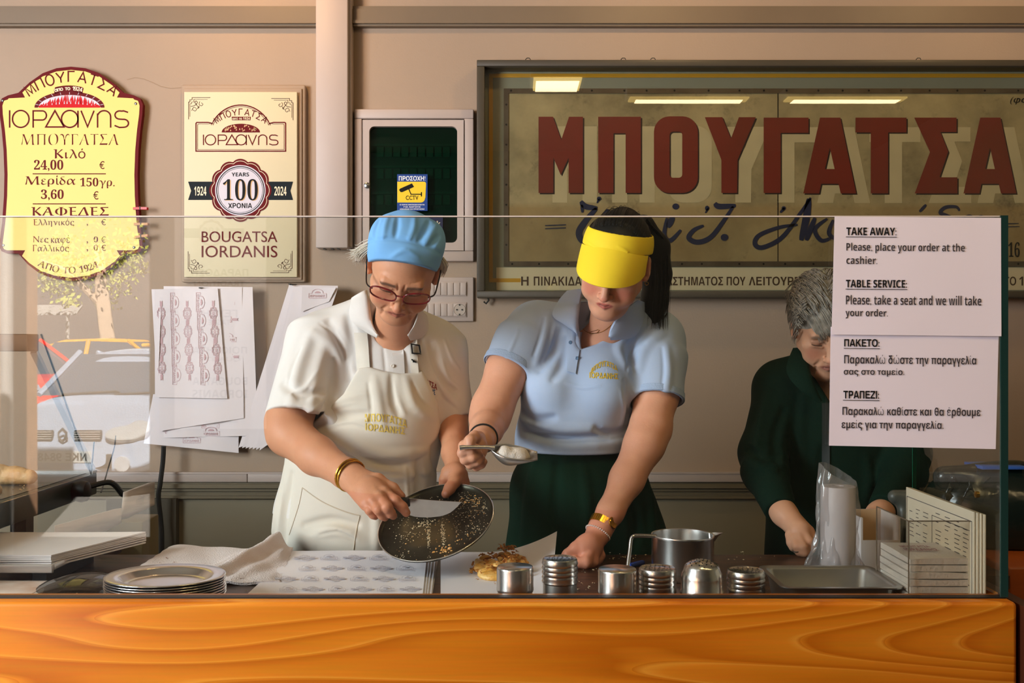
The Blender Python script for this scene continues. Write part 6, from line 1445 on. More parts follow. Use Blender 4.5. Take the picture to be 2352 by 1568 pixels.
# shakers
def shaker(px, py, r, kind, label, D=1.87, hgt=None):
    c = W(px, py, D); z1 = c.z; t = thing('shaker', (c.x, c.y, CT), label, 'shaker', 'steel shakers along the glass')
    h = z1-CT; lid0 = h-0.046 if kind != 'dome' else h-0.062
    b = B(); b.lathe([(0, 0), (r*.93, 0), (r*.95, .003), (r*.95, lid0+.004)], (c.x, c.y, CT), 48); b.build('body', m_steel_b, t, smooth=True)
    b = B()
    if kind == 'smooth': prof = [(r, lid0), (r*1.015, lid0+.002), (r*1.015, lid0+.006), (r, lid0+.008), (r, h-.004), (r*.985, h-.001), (r*.96, h), (0, h)]
    elif kind == 'ridged':
        prof = [(r, lid0), (r*1.02, lid0+.003)]; zz = lid0+.006
        for k in range(4): prof += [(r*.975, zz), (r*1.02, zz+.004), (r*.975, zz+.008)]; zz += .009
        prof += [(r*.98, h-.003), (r*.93, h), (r*.86, h-.002), (0, h-.001)]
    else:
        prof = [(r*1.0, lid0-.004), (r*1.09, lid0-.002), (r*1.11, lid0+.001), (r*1.08, lid0+.004), (r*1.04, lid0+.006), (r*1.04, lid0+.028), (r*1.0, lid0+.036), (r*.90, lid0+.044)]+[(r*.90*math.cos(a), lid0+.044+.018*math.sin(a)) for a in [math.pi/2*i/8 for i in range(1, 9)]]
    b.lathe(prof, (c.x, c.y, CT), 48); ld = b.build('lid', m_steel, t, smooth=True, angle=50)
    if kind != 'smooth':
        b = B()
        for k in range(40 if kind == 'dome' else 30):
            a = k*2.399; rr_ = r*.80*math.sqrt((k+.5)/40) if kind == 'dome' else r*.78*math.sqrt((k+.5)/30); zz = CT+h+.0004 if kind != 'dome' else CT+lid0+.044+.018*math.sqrt(max(0, 1-(rr_/(r*.90))**2))+.0003
            b.lathe([(0.0016, 0), (0.0016, .0004), (0, .0005)], (c.x+rr_*math.cos(a), c.y+rr_*math.sin(a), zz-.0008 if kind == 'ridged' else zz), 6)
        b.build('hole', m_black, ld)
    return t
shaker(1183, 1300, M(42, 1.87), 'smooth', 'plain lidded steel shaker in front of the pastry, leftmost of the shakers', 1.87)
shaker(1286, 1281, M(41, 1.88), 'ridged', 'tallest shaker, ridged lid, standing before the clenched hand', 1.88)
shaker(1418, 1305, M(44, 1.86), 'smooth', 'plain lidded steel shaker left of the pot, beside the blue pen', 1.86)
shaker(1510, 1303, M(43, 1.88), 'ridged', 'ridged lid shaker in front of the pot, left of the domed one', 1.88)
shaker(1612, 1284, M(46, 1.87), 'dome', 'domed sugar shaker with a perforated round top', 1.87)
shaker(1713, 1308, M(43, 1.88), 'ridged', 'ridged lid shaker next to the steel tray, rightmost of the shakers', 1.88)
# steel pot
c = W(1568, 1226, 2.20); zr = c.z-CT; r = M(71, 2.20)
t = thing('steel_pot', (c.x, c.y, CT), 'shiny steel pot with a bent wire handle and pouring lip behind the shakers', 'pot')
b = B(); b.lathe([(0, 0), (r*.92, 0), (r*.97, .004), (r, .02), (r, zr-.006), (r*1.02, zr-.002), (r*1.01, zr), (r*.97, zr-.001), (r*.96, zr-.012), (r*.95, .008), (r*.9, .004), (0, .004)], (c.x, c.y, CT), 64); b.build('pot_body', m_steel, t, smooth=True, angle=60)
b = B(); hh_ = [W(1506, 1231, 2.18), W(1470, 1230, 2.17), W(1456, 1231, 2.165), W(1450, 1238, 2.163), W(1447, 1262, 2.155), W(1442, 1300, 2.14)]; b.tube([Vector(p) for p in spline([tuple(p) for p in hh_], 5)], 0.0042, 10); b.build('handle', m_steel, t, smooth=True)
b = B(); s0 = Vector((c.x+r*.90, c.y, CT+zr-.002)); g = []
pts = [s0+Vector((0, -.020, 0)), s0+Vector((.012, -.014, .003)), s0+Vector((.028, 0, .005)), s0+Vector((.012, .014, .003)), s0+Vector((0, .020, 0))]; low = [s0+Vector((0, -.012, -.018)), s0+Vector((.008, -.008, -.012)), s0+Vector((.018, 0, -.002)), s0+Vector((.008, .008, -.012)), s0+Vector((0, .012, -.018))]
b.add(pts+low, [(i, i+1, 6+i, 5+i) for i in range(4)]); b.build('pouring_lip', m_steel, t, smooth=True)
p0, p1 = onz(1446, 1299, CT+.006), onz(1478, 1291, CT+.006); b = B(); d = (p1-p0).normalized(); b.tube([p0, p0+d*.004, p1-d*.003, p1], [.0052, .006, .006, .0045], 12); tag(b.build('blue_pen', mat('blue_plastic', (24, 62, 150), 0.3), smooth=True), 'short bright blue pen lying on the worktop beside the pot handle', 'pen')
# deep steel tray
x0, x1 = W(1762, 0, 2.0).x-.012, W(2075, 0, 1.86).x; y0, y1 = 1.845, 2.035; zt = CZ-.457
t = thing('steel_tray', ((x0+x1)/2, 1.94, CT), 'deep empty stainless steel tray in front of the plastic bag roll', 'tray')
b = B()
def rrz(x0, y0, x1, y1, r, z, n_=6):
    out = []
    for cx, cy, a0 in ((x1-r, y1-r, 0), (x0+r, y1-r, 90), (x0+r, y0+r, 180), (x1-r, y0+r, 270)):
        for i in range(n_): a = math.radians(a0+90*i/(n_-1)); out.append((cx+r*math.cos(a), cy+r*math.sin(a), z))
    return out
L_r = [rrz(x0, y0, x1, y1, .022, zt-.003), rrz(x0, y0, x1, y1, .022, zt), rrz(x0+.010, y0+.010, x1-.010, y1-.010, .018, zt), rrz(x0+.014, y0+.014, x1-.014, y1-.014, .018, zt-.006), rrz(x0+.022, y0+.022, x1-.022, y1-.022, .018, CT+.006), rrz(x0+.032, y0+.032, x1-.032, y1-.032, .014, CT+.001)]
nn = len(L_r[0]); vv = [p for q in L_r for p in q]; b.add(vv, [(i*nn+j, i*nn+(j+1) % nn, (i+1)*nn+(j+1) % nn, (i+1)*nn+j) for i in range(len(L_r)-1) for j in range(nn)]+[tuple(range((len(L_r)-1)*nn, len(L_r)*nn))])
ob = b.build('tray_body', m_steel_b, t, smooth=True, angle=60); md = ob.modifiers.new('solid', 'SOLIDIFY'); md.thickness = 0.001
# clear bag roll
c = W(1925, 1116, 2.13); t = thing('plastic_bag_roll', (c.x, c.y, CT), 'upright roll of clear plastic bags with a loose crumpled film skirt', 'bag roll')
rz = c.z-CT
b = B(); b.lathe([(0, 0), (.034, 0), (.0365, rz*.5), (.036, rz), (.012, rz+.001), (.010, rz-.02), (0, rz-.02)], (c.x, c.y, CT), 40); b.build('roll', mat('film_roll', (196, 186, 184), 0.25, bump=0.3, bscale=25, spec=0.7, var=0.25, vscale=10, var_col=(160, 150, 150)), t, smooth=True, angle=50)
b = B(); n_ = 90; rows = 34; vv = []; rr = random.Random(8)
for i in range(rows):
    u = i/(rows-1); z = rz+.026-u*(rz+.020)
    base = 0.0395+0.004*math.sin(u*6)+0.030*max(0, (u-.5)/.5)**2.0
    for j in range(n_):
        a = 2*math.pi*j/n_; w = base+(.0025+.012*u*u)*(math.sin(5*a+u*7)+.7*math.sin(9*a-u*11+1)+.5*math.sin(14*a+u*17))*.8
        lf = 0.5+0.5*math.cos(a-2.6)
        if u < .12: w *= 0.93+u*.5
        dz = 0.022*(1-u)**3*(lf-.5)*2
        vv.append((c.x-0.006*u+w*math.cos(a)*(1+.10*u*max(0, -math.cos(a))), c.y+w*.66*math.sin(a)-.004*u, CT+.002+max(0, z+dz)+.004*math.sin(7*a)*u*u))
b.add(vv, [(i*n_+j, i*n_+(j+1) % n_, (i+1)*n_+(j+1) % n_, (i+1)*n_+j) for i in range(rows-1) for j in range(n_)])
mf = glass_mat('clear_film', (0.90, 0.88, 0.88, 1), ior=1.62, rough=0.12, dust=0.30); b.build('loose_film', mf, t, smooth=True, angle=180)
# acrylic napkin holder, napkins, card box, menus
ax0, ax1, ay0, ay1, az = .727, .853, 1.825, 1.985, CZ-.329
t = thing('napkin_holder', ((ax0+ax1)/2, 1.9, CT), 'clear acrylic napkin holder at the right end behind the glass', 'napkin holder')
m_acr = glass_mat('acrylic', (0.95, 0.93, 0.90, 1), ior=1.49); m_acre = mat('acrylic_edge', (110, 92, 74), 0.2, spec=0.8)
b = B(); b.box((ax0, ay0, CT), (ax1, ay0+.003, az)); b.box((ax0, ay0+.003, CT), (ax0+.003, ay1, az)); b.box((ax1-.003, ay0+.003, CT), (ax1, ay1, az-.02)); b.box((ax0+.003, ay0+.003, CT), (ax1-.003, ay1, CT+.003)); b.build('acrylic_walls', m_acr, t)
b = B()
for p, q in (((ax0, ay0, CT), (ax0, ay0, az)), ((ax0, ay1, CT), (ax0, ay1, az)), ((ax0, ay0, az), (ax1, ay0, az)), ((ax0, ay0, az), (ax0, ay1, az)), ((ax1, ay0, CT), (ax1, ay0, az))): b.tube([Vector(p), Vector(q)], 0.0012, 6)
b.build('edge', m_acre, t)
m_nap = mat('napkin_tissue', (238, 230, 222), 0.9, bump=0.4, bscale=160)
rr = random.Random(3); z = CT+.0035
for k in range(9):
    th = rr.uniform(.0125, .0145); x_a, x_b = ax0+.005+rr.uniform(0, .002), ax1-.006-rr.uniform(0, .004); y_a, y_b = ay0+.006+rr.uniform(0, .004), ay1-.004
    b = B(); nx, ny = 10, 8; top = []; bo = []
    for i in range(ny):
        for j in range(nx):
            u = j/(nx-1); w = i/(ny-1); ed = min(u, 1-u, w, 1-w); hgt = th*(0.86+.14*min(1, ed*6))+.0012*math.sin(5*u+k)*math.cos(4*w+k*2)
            top.append((x_a+(x_b-x_a)*u, y_a+(y_b-y_a)*w, z+hgt)); bo.append((x_a+(x_b-x_a)*u, y_a+(y_b-y_a)*w, z+.0002+th*.04*(1-min(1, ed*6))))
    n0 = nx*ny; F = [(i*nx+j, i*nx+j+1, (i+1)*nx+j+1, (i+1)*nx+j) for i in range(ny-1) for j in range(nx-1)]; F2 = [tuple(n0+q for q in f_[::-1]) for f_ in F]
    per = [j for j in range(nx)]+[i*nx+nx-1 for i in range(1, ny)]+[(ny-1)*nx+j for j in range(nx-2, -1, -1)]+[i*nx for i in range(ny-2, 0, -1)]
    F3 = [(per[i], n0+per[i], n0+per[(i+1) % len(per)], per[(i+1) % len(per)]) for i in range(len(per))]
    b.add(top+bo, F+F2+F3); o = b.build('paper_napkin', m_nap, smooth=True, angle=60); z += th*.97
    tag(o, 'folded white paper napkin in the pile inside the acrylic holder' if k < 8 else 'topmost napkin of the acrylic holder with faint red print', 'napkin', 'napkins in the holder')
    if k == 8:
        b = B(); nv = []
        for s_, (u0, w0, u1, w1) in (('ΜΠΟΥΓΑΤΣΑ', (.12, .50, .62, .62)), ('ΙΟΡΔΑΝΗΣ', (.10, .30, .66, .44))):
            v2, f2 = text2d(s_, 'sansb'); lo, hi = v2.min(0), v2.max(0); b.add([(x_a+(x_b-x_a)*(u0+(u1-u0)*(p[0]-lo[0])/(hi[0]-lo[0])), y_a+(y_b-y_a)*(w0+(w1-w0)*(p[1]-lo[1])/(hi[1]-lo[1])), z+th*.07+.0032) for p in v2], f2)
        b.build('print_lettering', mat('faded_red_print', (170, 110, 120), 0.8), o)
t = thing('card_box', W(2060, 1300, 2.12), 'open white cardboard box with a tan inside, behind the napkin holder', 'box')
m_card = mat('white_card', (218, 208, 204), 0.7); m_tan = mat('kraft_card', (196, 160, 120), 0.8)
bx0, bx1, by0, by1, bz = W(1982, 0, 2.215).x, .862, 2.215, 2.33, CZ-.392
b = B(); b.box((bx0-.004, by0, CT), (bx0, by1, bz)); b.box((bx0, by0, CT), (bx1, by0+.002, bz-.05)); b.box((bx1, by0, CT), (bx1+.002, by1, bz)); b.box((bx0, by1, CT), (bx1, by1+.002, bz)); b.box((bx0, by0+.002, CT), (bx1, by1, CT+.002)); b.build('walls', m_card, t)
b = B(); b.box((bx0, by1-.003, CT+.004), (bx1, by1-.001, bz)); b.box((bx0+.0005, by0+.004, CT+.004), (bx0+.002, by1-.004, bz-.001)); b.build('inside', m_tan, t)
b = B(); q = Vector((bx0-.004, by0, bz)); b.add([q, q+Vector((0, .16, 0)), q+Vector((-.016, .15, .006)), q+Vector((-.020, .02, .010))], [(0, 1, 2, 3)]); b.build('flap', m_card, t)
m_menu = mat('menu_card', (214, 200, 174), 0.6); m_mprint = mat('menu_print', (92, 84, 84), 0.7)
xm = gx-.006
for k in range(4):
    xa = xm-.0045*(k+1)
    t = thing('menu_card', (xa, 1.95, CT), ['cream menu card nearest the side glass pane in the row of four', 'second cream menu card from the side glass pane', 'third cream menu card from the side glass pane', 'printed cream menu card facing left, front one of the row'][k], 'menu card', 'menu cards by the side pane')
    b = B(); b.box((xa, 1.80+.004*k, CT+.001), (xa+.0034, 2.135-.004*k, CZ-.313+.001*k)); b.build('card', m_menu, t, bevel=.0005)
    if k == 3:
        b = B(); X = xa-.0006; Z1 = CZ-.316; Yp = lambda u: 2.118-u*.30; Zp = lambda w: Z1-.012-w*.185; rr = random.Random(2)
        def mrect(u0, w0, u1, w1): b.add([(X, Yp(u0), Zp(w0)), (X, Yp(u1), Zp(w0)), (X, Yp(u1), Zp(w1)), (X, Yp(u0), Zp(w1))], [(0, 1, 2, 3)])
        for (u0, w0, u1, w1) in ((0, 0, 1, .008), (0, .992, 1, 1), (0, 0, .005, 1), (.995, 0, 1, 1), (.42, .1, .425, .8), (.42, .1, .97, .107)): mrect(u0, w0, u1, w1)
        for col in (.05, .16, .28, .48, .62, .76, .88):
            for r_ in range(15):
                if rr.random() < .8: mrect(col, .06+r_*.045, col+rr.uniform(.04, .09), .068+r_*.045)
        b.build('menu_lines', m_mprint, t)
        b = B(); cu, cw = .70, .78
        for ra, rb_ in ((.15, .135),):
            P = [];
            for i in range(25): a = math.pi*i/24; P += [(X, Yp(cu-ra*math.cos(a)*.6), Zp(cw-ra*math.sin(a))), (X, Yp(cu-rb_*math.cos(a)*.6), Zp(cw-rb_*math.sin(a)))]
            b.add(P, [(2*i, 2*i+2, 2*i+3, 2*i+1) for i in range(24)])
        v2, f2 = text2d('ΜΠΟΥΓΑΤΣΑ', 'sansb'); lo, hi = v2.min(0), v2.max(0); P = []
        for p in v2:
            a = math.pi*(.1+.8*(p[0]-lo[0])/(hi[0]-lo[0])); ra = .085+.04*(p[1]-lo[1])/(hi[1]-lo[1]); P.append((X, Yp(cu-ra*math.cos(a)*.6), Zp(cw-ra*math.sin(a))))
        b.add(P, f2); b.build('menu_emblem', m_mprint, t)
# towel
m_terry = mat('terry_towel', (236, 224, 224), 0.95, bump=1.0, bscale=330, sheen=0.4, var=0.25, vscale=7, var_col=(190, 150, 112))
t = thing('terry_towel', onz(470, 1310, CT), 'crumpled white terry towel with brown crumbs lying on the worktop', 'towel')
A, Bq, Cq, Dq = (388, 1262), (672, 1268), (640, 1343), (268, 1345); g = []
for i in range(23):
    v_ = i/22; row = []
    for j in range(39):
        u = j/38; x = (A[0]*(1-u)+Bq[0]*u)*(1-v_)+(Dq[0]*(1-u)+Cq[0]*u)*v_; y = (A[1]*(1-u)+Bq[1]*u)*(1-v_)+(Dq[1]*(1-u)+Cq[1]*u)*v_
        h = .007+.0025*math.sin(9*u+5*v_)+.002*math.sin(17*u-8*v_)
        rd = u-(.88-.33*v_); h += .040*(1-.45*v_)*math.exp(-(rd/.055)**2)+.014*math.exp(-((rd-.14)/.05)**2)*(1-v_*.3)
        rd2 = u-(.74-.30*v_); h += .010*math.exp(-(rd2/.05)**2)
        if u > .97 or u < .02 or v_ > .97: h *= .55
        p = onz(x+3*math.sin(i*2.1+j), y, CT+.001); row.append((p.x, p.y, p.z+h))
    g.append(row)
tw = sheet_mesh(g, 'cloth', m_terry, t, 0.006, 1)
b = crumbs('c', [((onz(x, y, CT+.011)), .004, n_) for x, y, n_ in ((400, 1272, 6), (386, 1282, 6), (372, 1292, 4), (398, 1292, 6), (372, 1307, 6), (476, 1294, 4), (556, 1328, 5))], None, None, 5)
tag(b.build('brown_crumbs', mat('brown_crumb', (150, 92, 44), 0.7), t), kind='stuff')
# oval steel plates, stacked
m_tray = mat('oval_plate_steel', (222, 220, 220), 0.18, metal=1, var=0.08, vscale=20)
pc_ = onz(380, 1337, CT+.050); plates = 11; first = None
for k in range(plates):
    zz = CT+.001+k*.0048
    if first is None:
        b = B(); a_ = M(137, pc_.y); bb = .098
        pr = [(0, 0), (.60, 0), (.68, .0015), (.76, .011), (.80, .0125), (.985, .0155), (1.0, .0145), (1.0, .0135), (.98, .0145), (.80, .0115), (.765, .010), (.685, .0005), (.60, -.0008), (0, -.0008)]
        n_ = 72; vv = [(a_*r_*math.cos(2*math.pi*j/n_), bb*r_*math.sin(2*math.pi*j/n_), z_) for r_, z_ in pr for j in range(n_)]
        b.add(vv, [(i*n_+j, i*n_+(j+1) % n_, (i+1)*n_+(j+1) % n_, (i+1)*n_+j) for i in range(len(pr)-1) for j in range(n_)])
        o = b.build('oval_plate', m_tray, smooth=True, angle=60); first = o
    else: o = first.copy(); COL.objects.link(o)
    o.location = (pc_.x+R.uniform(-.0015, .0015), pc_.y+R.uniform(-.0015, .0015), zz+.001); o.rotation_euler = (0, 0, -.10+R.uniform(-.02, .02))
    tag(o, 'oval stainless steel plate in the stack at the left end of the towel' if k < plates-1 else 'topmost oval steel plate of the stack, its mirror inside in view', 'plate', 'oval steel plates in a stack')
# wrapping sheets on the worktop
m_wrap = mat('wrapping_paper', (242, 238, 244), 0.7, bump=0.06, bscale=20); m_wprint = mat('pale_print', (196, 190, 200), 0.8)
def stamp(b, cx, cy, sx, sy, at, kind):
    """The paper's repeated mark: a seal with ribbon ends, or the arched name plate."""
    P = lambda L: [at(cx+a*sx, cy+c*sy) for a, c in L]
    def line(L, w):
        q = [Vector(p) for p in L]; n_ = len(q); vv = []
        for i in range(n_):
            d = q[min(i+1, n_-1)]-q[max(i-1, 0)]; nn_ = Vector((-d.y, d.x)); nn_ = nn_.normalized()*w/2 if nn_.length > 1e-9 else Vector((0, 0)); vv += [q[i]+nn_, q[i]-nn_]
        b.add([at(cx+p.x*sx, cy+p.y*sy) for p in vv], [(2*i, 2*i+1, 2*i+3, 2*i+2) for i in range(n_-1)])
    if kind == 0:
        ci = [((1+.09*math.cos(10*a))*math.cos(a)*.62, (1+.09*math.cos(10*a))*math.sin(a)*.62) for a in [2*math.pi*i/60 for i in range(61)]]; line(ci, .10); line([(c_*.74, d_*.74) for c_, d_ in ci], .05)
        for s_ in (-1, 1): b.add(P([(s_*.72, -.2), (s_*1.35, -.2), (s_*1.2, 0), (s_*1.35, .2), (s_*.72, .2)]), [(0, 1, 2, 3, 4)])
        v2, f2 = text2d('100', 'serif'); lo, hi = v2.min(0), v2.max(0); b.add(P([((p[0]-lo[0])/(hi[0]-lo[0])*.76-.38, .22-(p[1]-lo[1])/(hi[1]-lo[1])*.44) for p in v2]), f2)
    else:
        line([(-1, .55), (-1, -.15), (-.62, -.15)]+[(.72*math.cos(a), -.05-.75*math.sin(a)) for a in [math.radians(150-120*i/12) for i in range(13)]]+[(.62, -.15), (1, -.15), (1, .55), (-1, .55)], .07)
        v2, f2 = text2d('ΙΟΡΔΑΝΗΣ', 'sansb'); lo, hi = v2.min(0), v2.max(0); b.add(P([((p[0]-lo[0])/(hi[0]-lo[0])*1.7-.85, .42-(p[1]-lo[1])/(hi[1]-lo[1])*.36) for p in v2]), f2)
        b.add(P([(-.34, -.18)]+[(.34*math.cos(math.pi-math.pi*i/8), -.18-.30*math.sin(math.pi*i/8)) for i in range(9)]), [tuple(range(10))])
rr = random.Random(6)
for k in range(5):
    z = CT+.001+k*.0016; q = [(668-6*k, 1272-2*k), (1010-7*k, 1263+.6*k), (985-2*k+rr.uniform(-8, 8), 1385), (545+6*k, 1385)]; g = []
    for i in range(9):
        v_ = i/8; row = []
        for j in range(13):
            u = j/12; x = (q[0][0]*(1-u)+q[1][0]*u)*(1-v_)+(q[3][0]*(1-u)+q[2][0]*u)*v_; y = (q[0][1]*(1-u)+q[1][1]*u)*(1-v_)+(q[3][1]*(1-u)+q[2][1]*u)*v_
            p = onz(x, y, z); row.append((p.x, p.y, p.z+.0008*math.sin(u*7+k)+(.004*max(0, u-.85)*k)))
        g.append(row)
    o = sheet_mesh(g, 'wrapping_sheet', m_wrap, None, 0.0004, 1); tag(o, 'white wrapping paper sheet spread in the stack left of the pastry' if k < 4 else 'topmost wrapping sheet of the stack, with pale grey printed seals', 'paper sheet', 'wrapping sheets on the worktop')
b = B(); zt_ = CT+.0105
for r_ in range(4):
    for c_ in range(7):
        X0, Y0 = 700+c_*56+(r_ % 2)*28-r_*22, 1280+r_*24
        if X0 < 960-r_*4 and X0 > 650-r_*30: stamp(b, X0, Y0, 19, 9, lambda x, y: onz(x, y, zt_), (r_+c_) % 2)
b.build('printed_seals', m_wprint, o)
# the sheet under the pastry, its far corner lifted
t = thing('paper_sheet', onz(1130, 1330, CT), 'plain white paper sheet under the pastry with one raised corner', 'paper sheet'); g = []
for i in range(13):
    v_ = i/12; row = []
    for j in range(17):
        u = j/16; x = (1012*(1-u)+1272*u)*(1-v_)+(1012*(1-u)+1262*u)*v_; y = 1268*(1-v_)+1382*v_
        p = onz(x, y, CT+.0012); row.append((p.x+.02*max(0, u-.6)*(1-v_), p.y, p.z+.052*max(0, (u-.42)/.58)**1.8*max(0, 1-v_*1.15)**1.2+.0006*math.sin(6*u)))
    g.append(row)
sheet_mesh(g, 'sheet', mat('plain_paper', (236, 232, 238), 0.75), t, 0.0003, 1)
# chopped pastry
m_past = mat('filo_pastry', (226, 162, 66), 0.4, var=0.75, vscale=60, var_col=(246, 212, 142), bump=0.7, bscale=120, spec=0.6, detail=6); m_crust = mat('browned_filo', (172, 98, 30), 0.5, var=0.7, vscale=90, var_col=(218, 158, 74), bump=0.5, bscale=150)
pp = onz(1150, 1320, CT); t = thing('pastry', pp, 'heap of chopped golden custard pastry on white paper behind the shakers', 'pastry')
rr = random.Random(14); ps = Sdf(); ps.ell(np.array(onz(1140, 1318, CT+.008)), (.042, .045, .013), 0)
for _ in range(60):
    x = rr.uniform(1095, 1205); y = rr.uniform(1290, 1326); hgt = .008+.026*math.exp(-((x-1160)/45)**2)*rr.random(); ps.ell(np.array(onz(x, y, CT+.004))+np.array([0, 0, hgt]), (rr.uniform(.006, .012), rr.uniform(.006, .012), rr.uniform(.004, .009)), .006)
ps.build('custard_filling', m_past, t, h=.0016)
b = B()
for _ in range(170):
    x = rr.uniform(1082, 1216); y = rr.uniform(1284, 1330) if x > 1100 else rr.uniform(1300, 1322); p = onz(x, y, CT+.004)+Vector((0, 0, .006+.040*math.exp(-((x-1165)/48)**2)*rr.random()**.7))
    L, w = rr.uniform(.005, .017), rr.uniform(.003, .009); e1 = Vector((rr.gauss(0, 1), rr.gauss(0, 1), rr.gauss(0, .5))).normalized(); e2 = e1.cross(Vector((rr.gauss(0, 1), rr.gauss(0, 1), 1.2)).normalized()).normalized(); n3 = e1.cross(e2); vv = []
    for i in range(4):
        for j in range(3):
            a_, c_ = (i/3-.5), (j/2-.5); vv.append(p+e1*L*a_*rr.uniform(.85, 1.15)+e2*w*c_*rr.uniform(.7, 1.3)+n3*(.35*L*(a_*a_*4)*.4+rr.uniform(-.0008, .0008)))
    b.add(vv, [(i*3+j, i*3+j+1, (i+1)*3+j+1, (i+1)*3+j) for i in range(3) for j in range(2)])
ob = b.build('filo_flakes', m_crust, t, smooth=True, angle=180); md = ob.modifiers.new('solid', 'SOLIDIFY'); md.thickness = .0007; tag(ob, kind='stuff')
b = crumbs('c', [((onz(x, y, CT+.002)), .010, n_) for x, y, n_ in ((1215, 1325, 16), (1225, 1310, 14), (1100, 1330, 6), (1130, 1340, 4))], None, None, 7); tag(b.build('loose_crumbs', m_crust, t), kind='stuff')
b = crumbs('c', [((onz(x, y, CT+.001)), .03, n_) for x, y, n_ in ((1350, 1340, 26), (1420, 1280, 26), (1560, 1285, 8), (1700, 1280, 10), (620, 1350, 10), (1360, 1310, 20))], None, None, 17); o = b.build('flour_crumbs', m_flour); tag(o, 'pale crumbs scattered over the dark worktop between the shakers', 'crumbs', kind='stuff')
# ---------------------------------------------------------------- heated display case and papers at the left end
xs = -1.196
t = thing('display_case', (-1.5, 2.5, CT), 'dark metal pastry warmer case with a sloping glass side at the left end', 'display case')
m_case = mat('case_grey', (52, 56, 48), 0.4, metal=0.5, var=0.2); m_deck = mat('warm_deck', (86, 90, 96), 0.3, metal=0.7); m_alum = mat('aluminium_trim', (205, 200, 196), 0.3, metal=0.6)
z1 = CZ-.377; b = B(); b.box((-2.3, 1.90, z1-.062), (xs, 2.87, z1)); b.build('base', m_case, t, bevel=.004)
b = B(); b.box((-2.28, 1.93, z1), (xs-.02, 2.84, z1+.002)); b.build('deck', m_deck, t)
b = B(); b.box((-2.3, 2.84, z1), (xs, 2.87, z1+.008)); b.build('back_rail', m_alum, t)
b = B(); b.tube([W(212, 1079, 2.86), W(78, 806, 2.56)], .011, 4); b.build('sloping_bar', m_alum, t)
pz = lambda D, y: CZ-(y-784)/FPX*D
b = B(); P = [(xs, 2.83, z1), (xs, 2.53, CZ+.018), (xs, 1.98, CZ+.018), (xs, 1.98, z1)]; b.add(P+[(xs+.005, p_[1], p_[2]) for p_ in P], [(0, 1, 2, 3), (7, 6, 5, 4), (0, 4, 5, 1), (1, 5, 6, 2), (2, 6, 7, 3), (3, 7, 4, 0)]); b.build('side_glass', glass_mat('case_glass', (.95, .96, .95, 1)), t)
b = B(); b.tube([(xs, 2.83, z1), (xs, 2.53, CZ+.018)], .0025, 6); b.tube([(xs, 2.83, z1), (xs, 2.85, z1+.09)], .002, 6); b.build('glass_edge', m_edge, t)
b = B(); b.box((-2.3, 2.50, CZ-.025), (xs-.02, 2.56, CZ+.019)); b.build('top_bar', mat('bronze_bar', (120, 84, 58), 0.4, metal=0.4), t, bevel=.003)
b = B()
for x, y in ((-1.25, 1.96), (-2.2, 1.96), (-1.25, 2.54), (-2.2, 2.54)): b.box((x-.02, y-.02, CT), (x+.02, y+.02, z1-.062))
b.build('foot', m_black, t)
b = B(); c = W(188, 1128, 2.72); b.lathe([(0, -.02), (.026, -.02), (.03, 0), (.026, .014), (.014, .02), (0, .02)], (0, 0, 0), 20); b.v = [(xs+.002+p_[2]+.02, c.y+p_[0], c.z+p_[1]) for p_ in b.v]; b.build('thermostat_knob', m_black, t, smooth=True)
b = B(); b.tube([Vector(p) for p in spline([(xs+.01, 2.80, z1-.03), (xs+.05, 2.84, z1-.025), (xs+.075, 2.86, z1-.06), (xs+.085, 2.87, z1-.09), (xs+.08, 2.88, .75), (xs+.08, 2.9, .3)], 6)], .008, 8); b.build('power_cable', m_black, t, smooth=True)
# baked rolls on the warm deck
m_bake = mat('baked_crust', (206, 150, 92), 0.55, var=0.7, vscale=26, var_col=(236, 200, 150), bump=0.6, bscale=90)
def roll(pts, r, label, seed):
    s_ = Sdf(); rr = random.Random(seed); q = [np.array(p) for p in pts]
    s_.chain([(p, r*f_) for p, f_ in zip(q, (.7, 1, 1, .75))], .01)
    for _ in range(26): i = rr.randrange(len(q)-1); u = rr.random(); c_ = q[i]*(1-u)+q[i+1]*u+np.array([rr.gauss(0, r*.5), rr.gauss(0, r*.4), rr.uniform(0, r*.7)]); s_.ell(c_, (r*.4, r*.35, r*.25), .01)
    return tag(s_.build('filo_roll', m_bake, None, h=.003), label, 'pastry', 'baked rolls in the warmer')
D = 2.62; y_ = 2.58
roll([(-1.56, 2.60, z1+.024), (-1.46, 2.62, z1+.026), (-1.35, 2.62, z1+.026), (-1.265, 2.61, z1+.022)], .026, 'golden baked roll lying on the warmer deck, farther one of the two', 1)
roll([(-1.56, 2.34, z1+.022), (-1.44, 2.37, z1+.026), (-1.34, 2.40, z1+.024), (-1.25, 2.40, z1+.018)], .026, 'golden baked roll at the front edge of the warmer deck', 2)
b = crumbs('c', [(Vector((-1.27, 2.55, z1+.003)), .03, 20), (Vector((-1.25, 2.48, z1+.003)), .05, 26)], None, None, 3); tag(b.build('filo_crumbs', m_bake), 'flaky crumbs on the warmer deck beside the rolls', 'crumbs', kind='stuff')
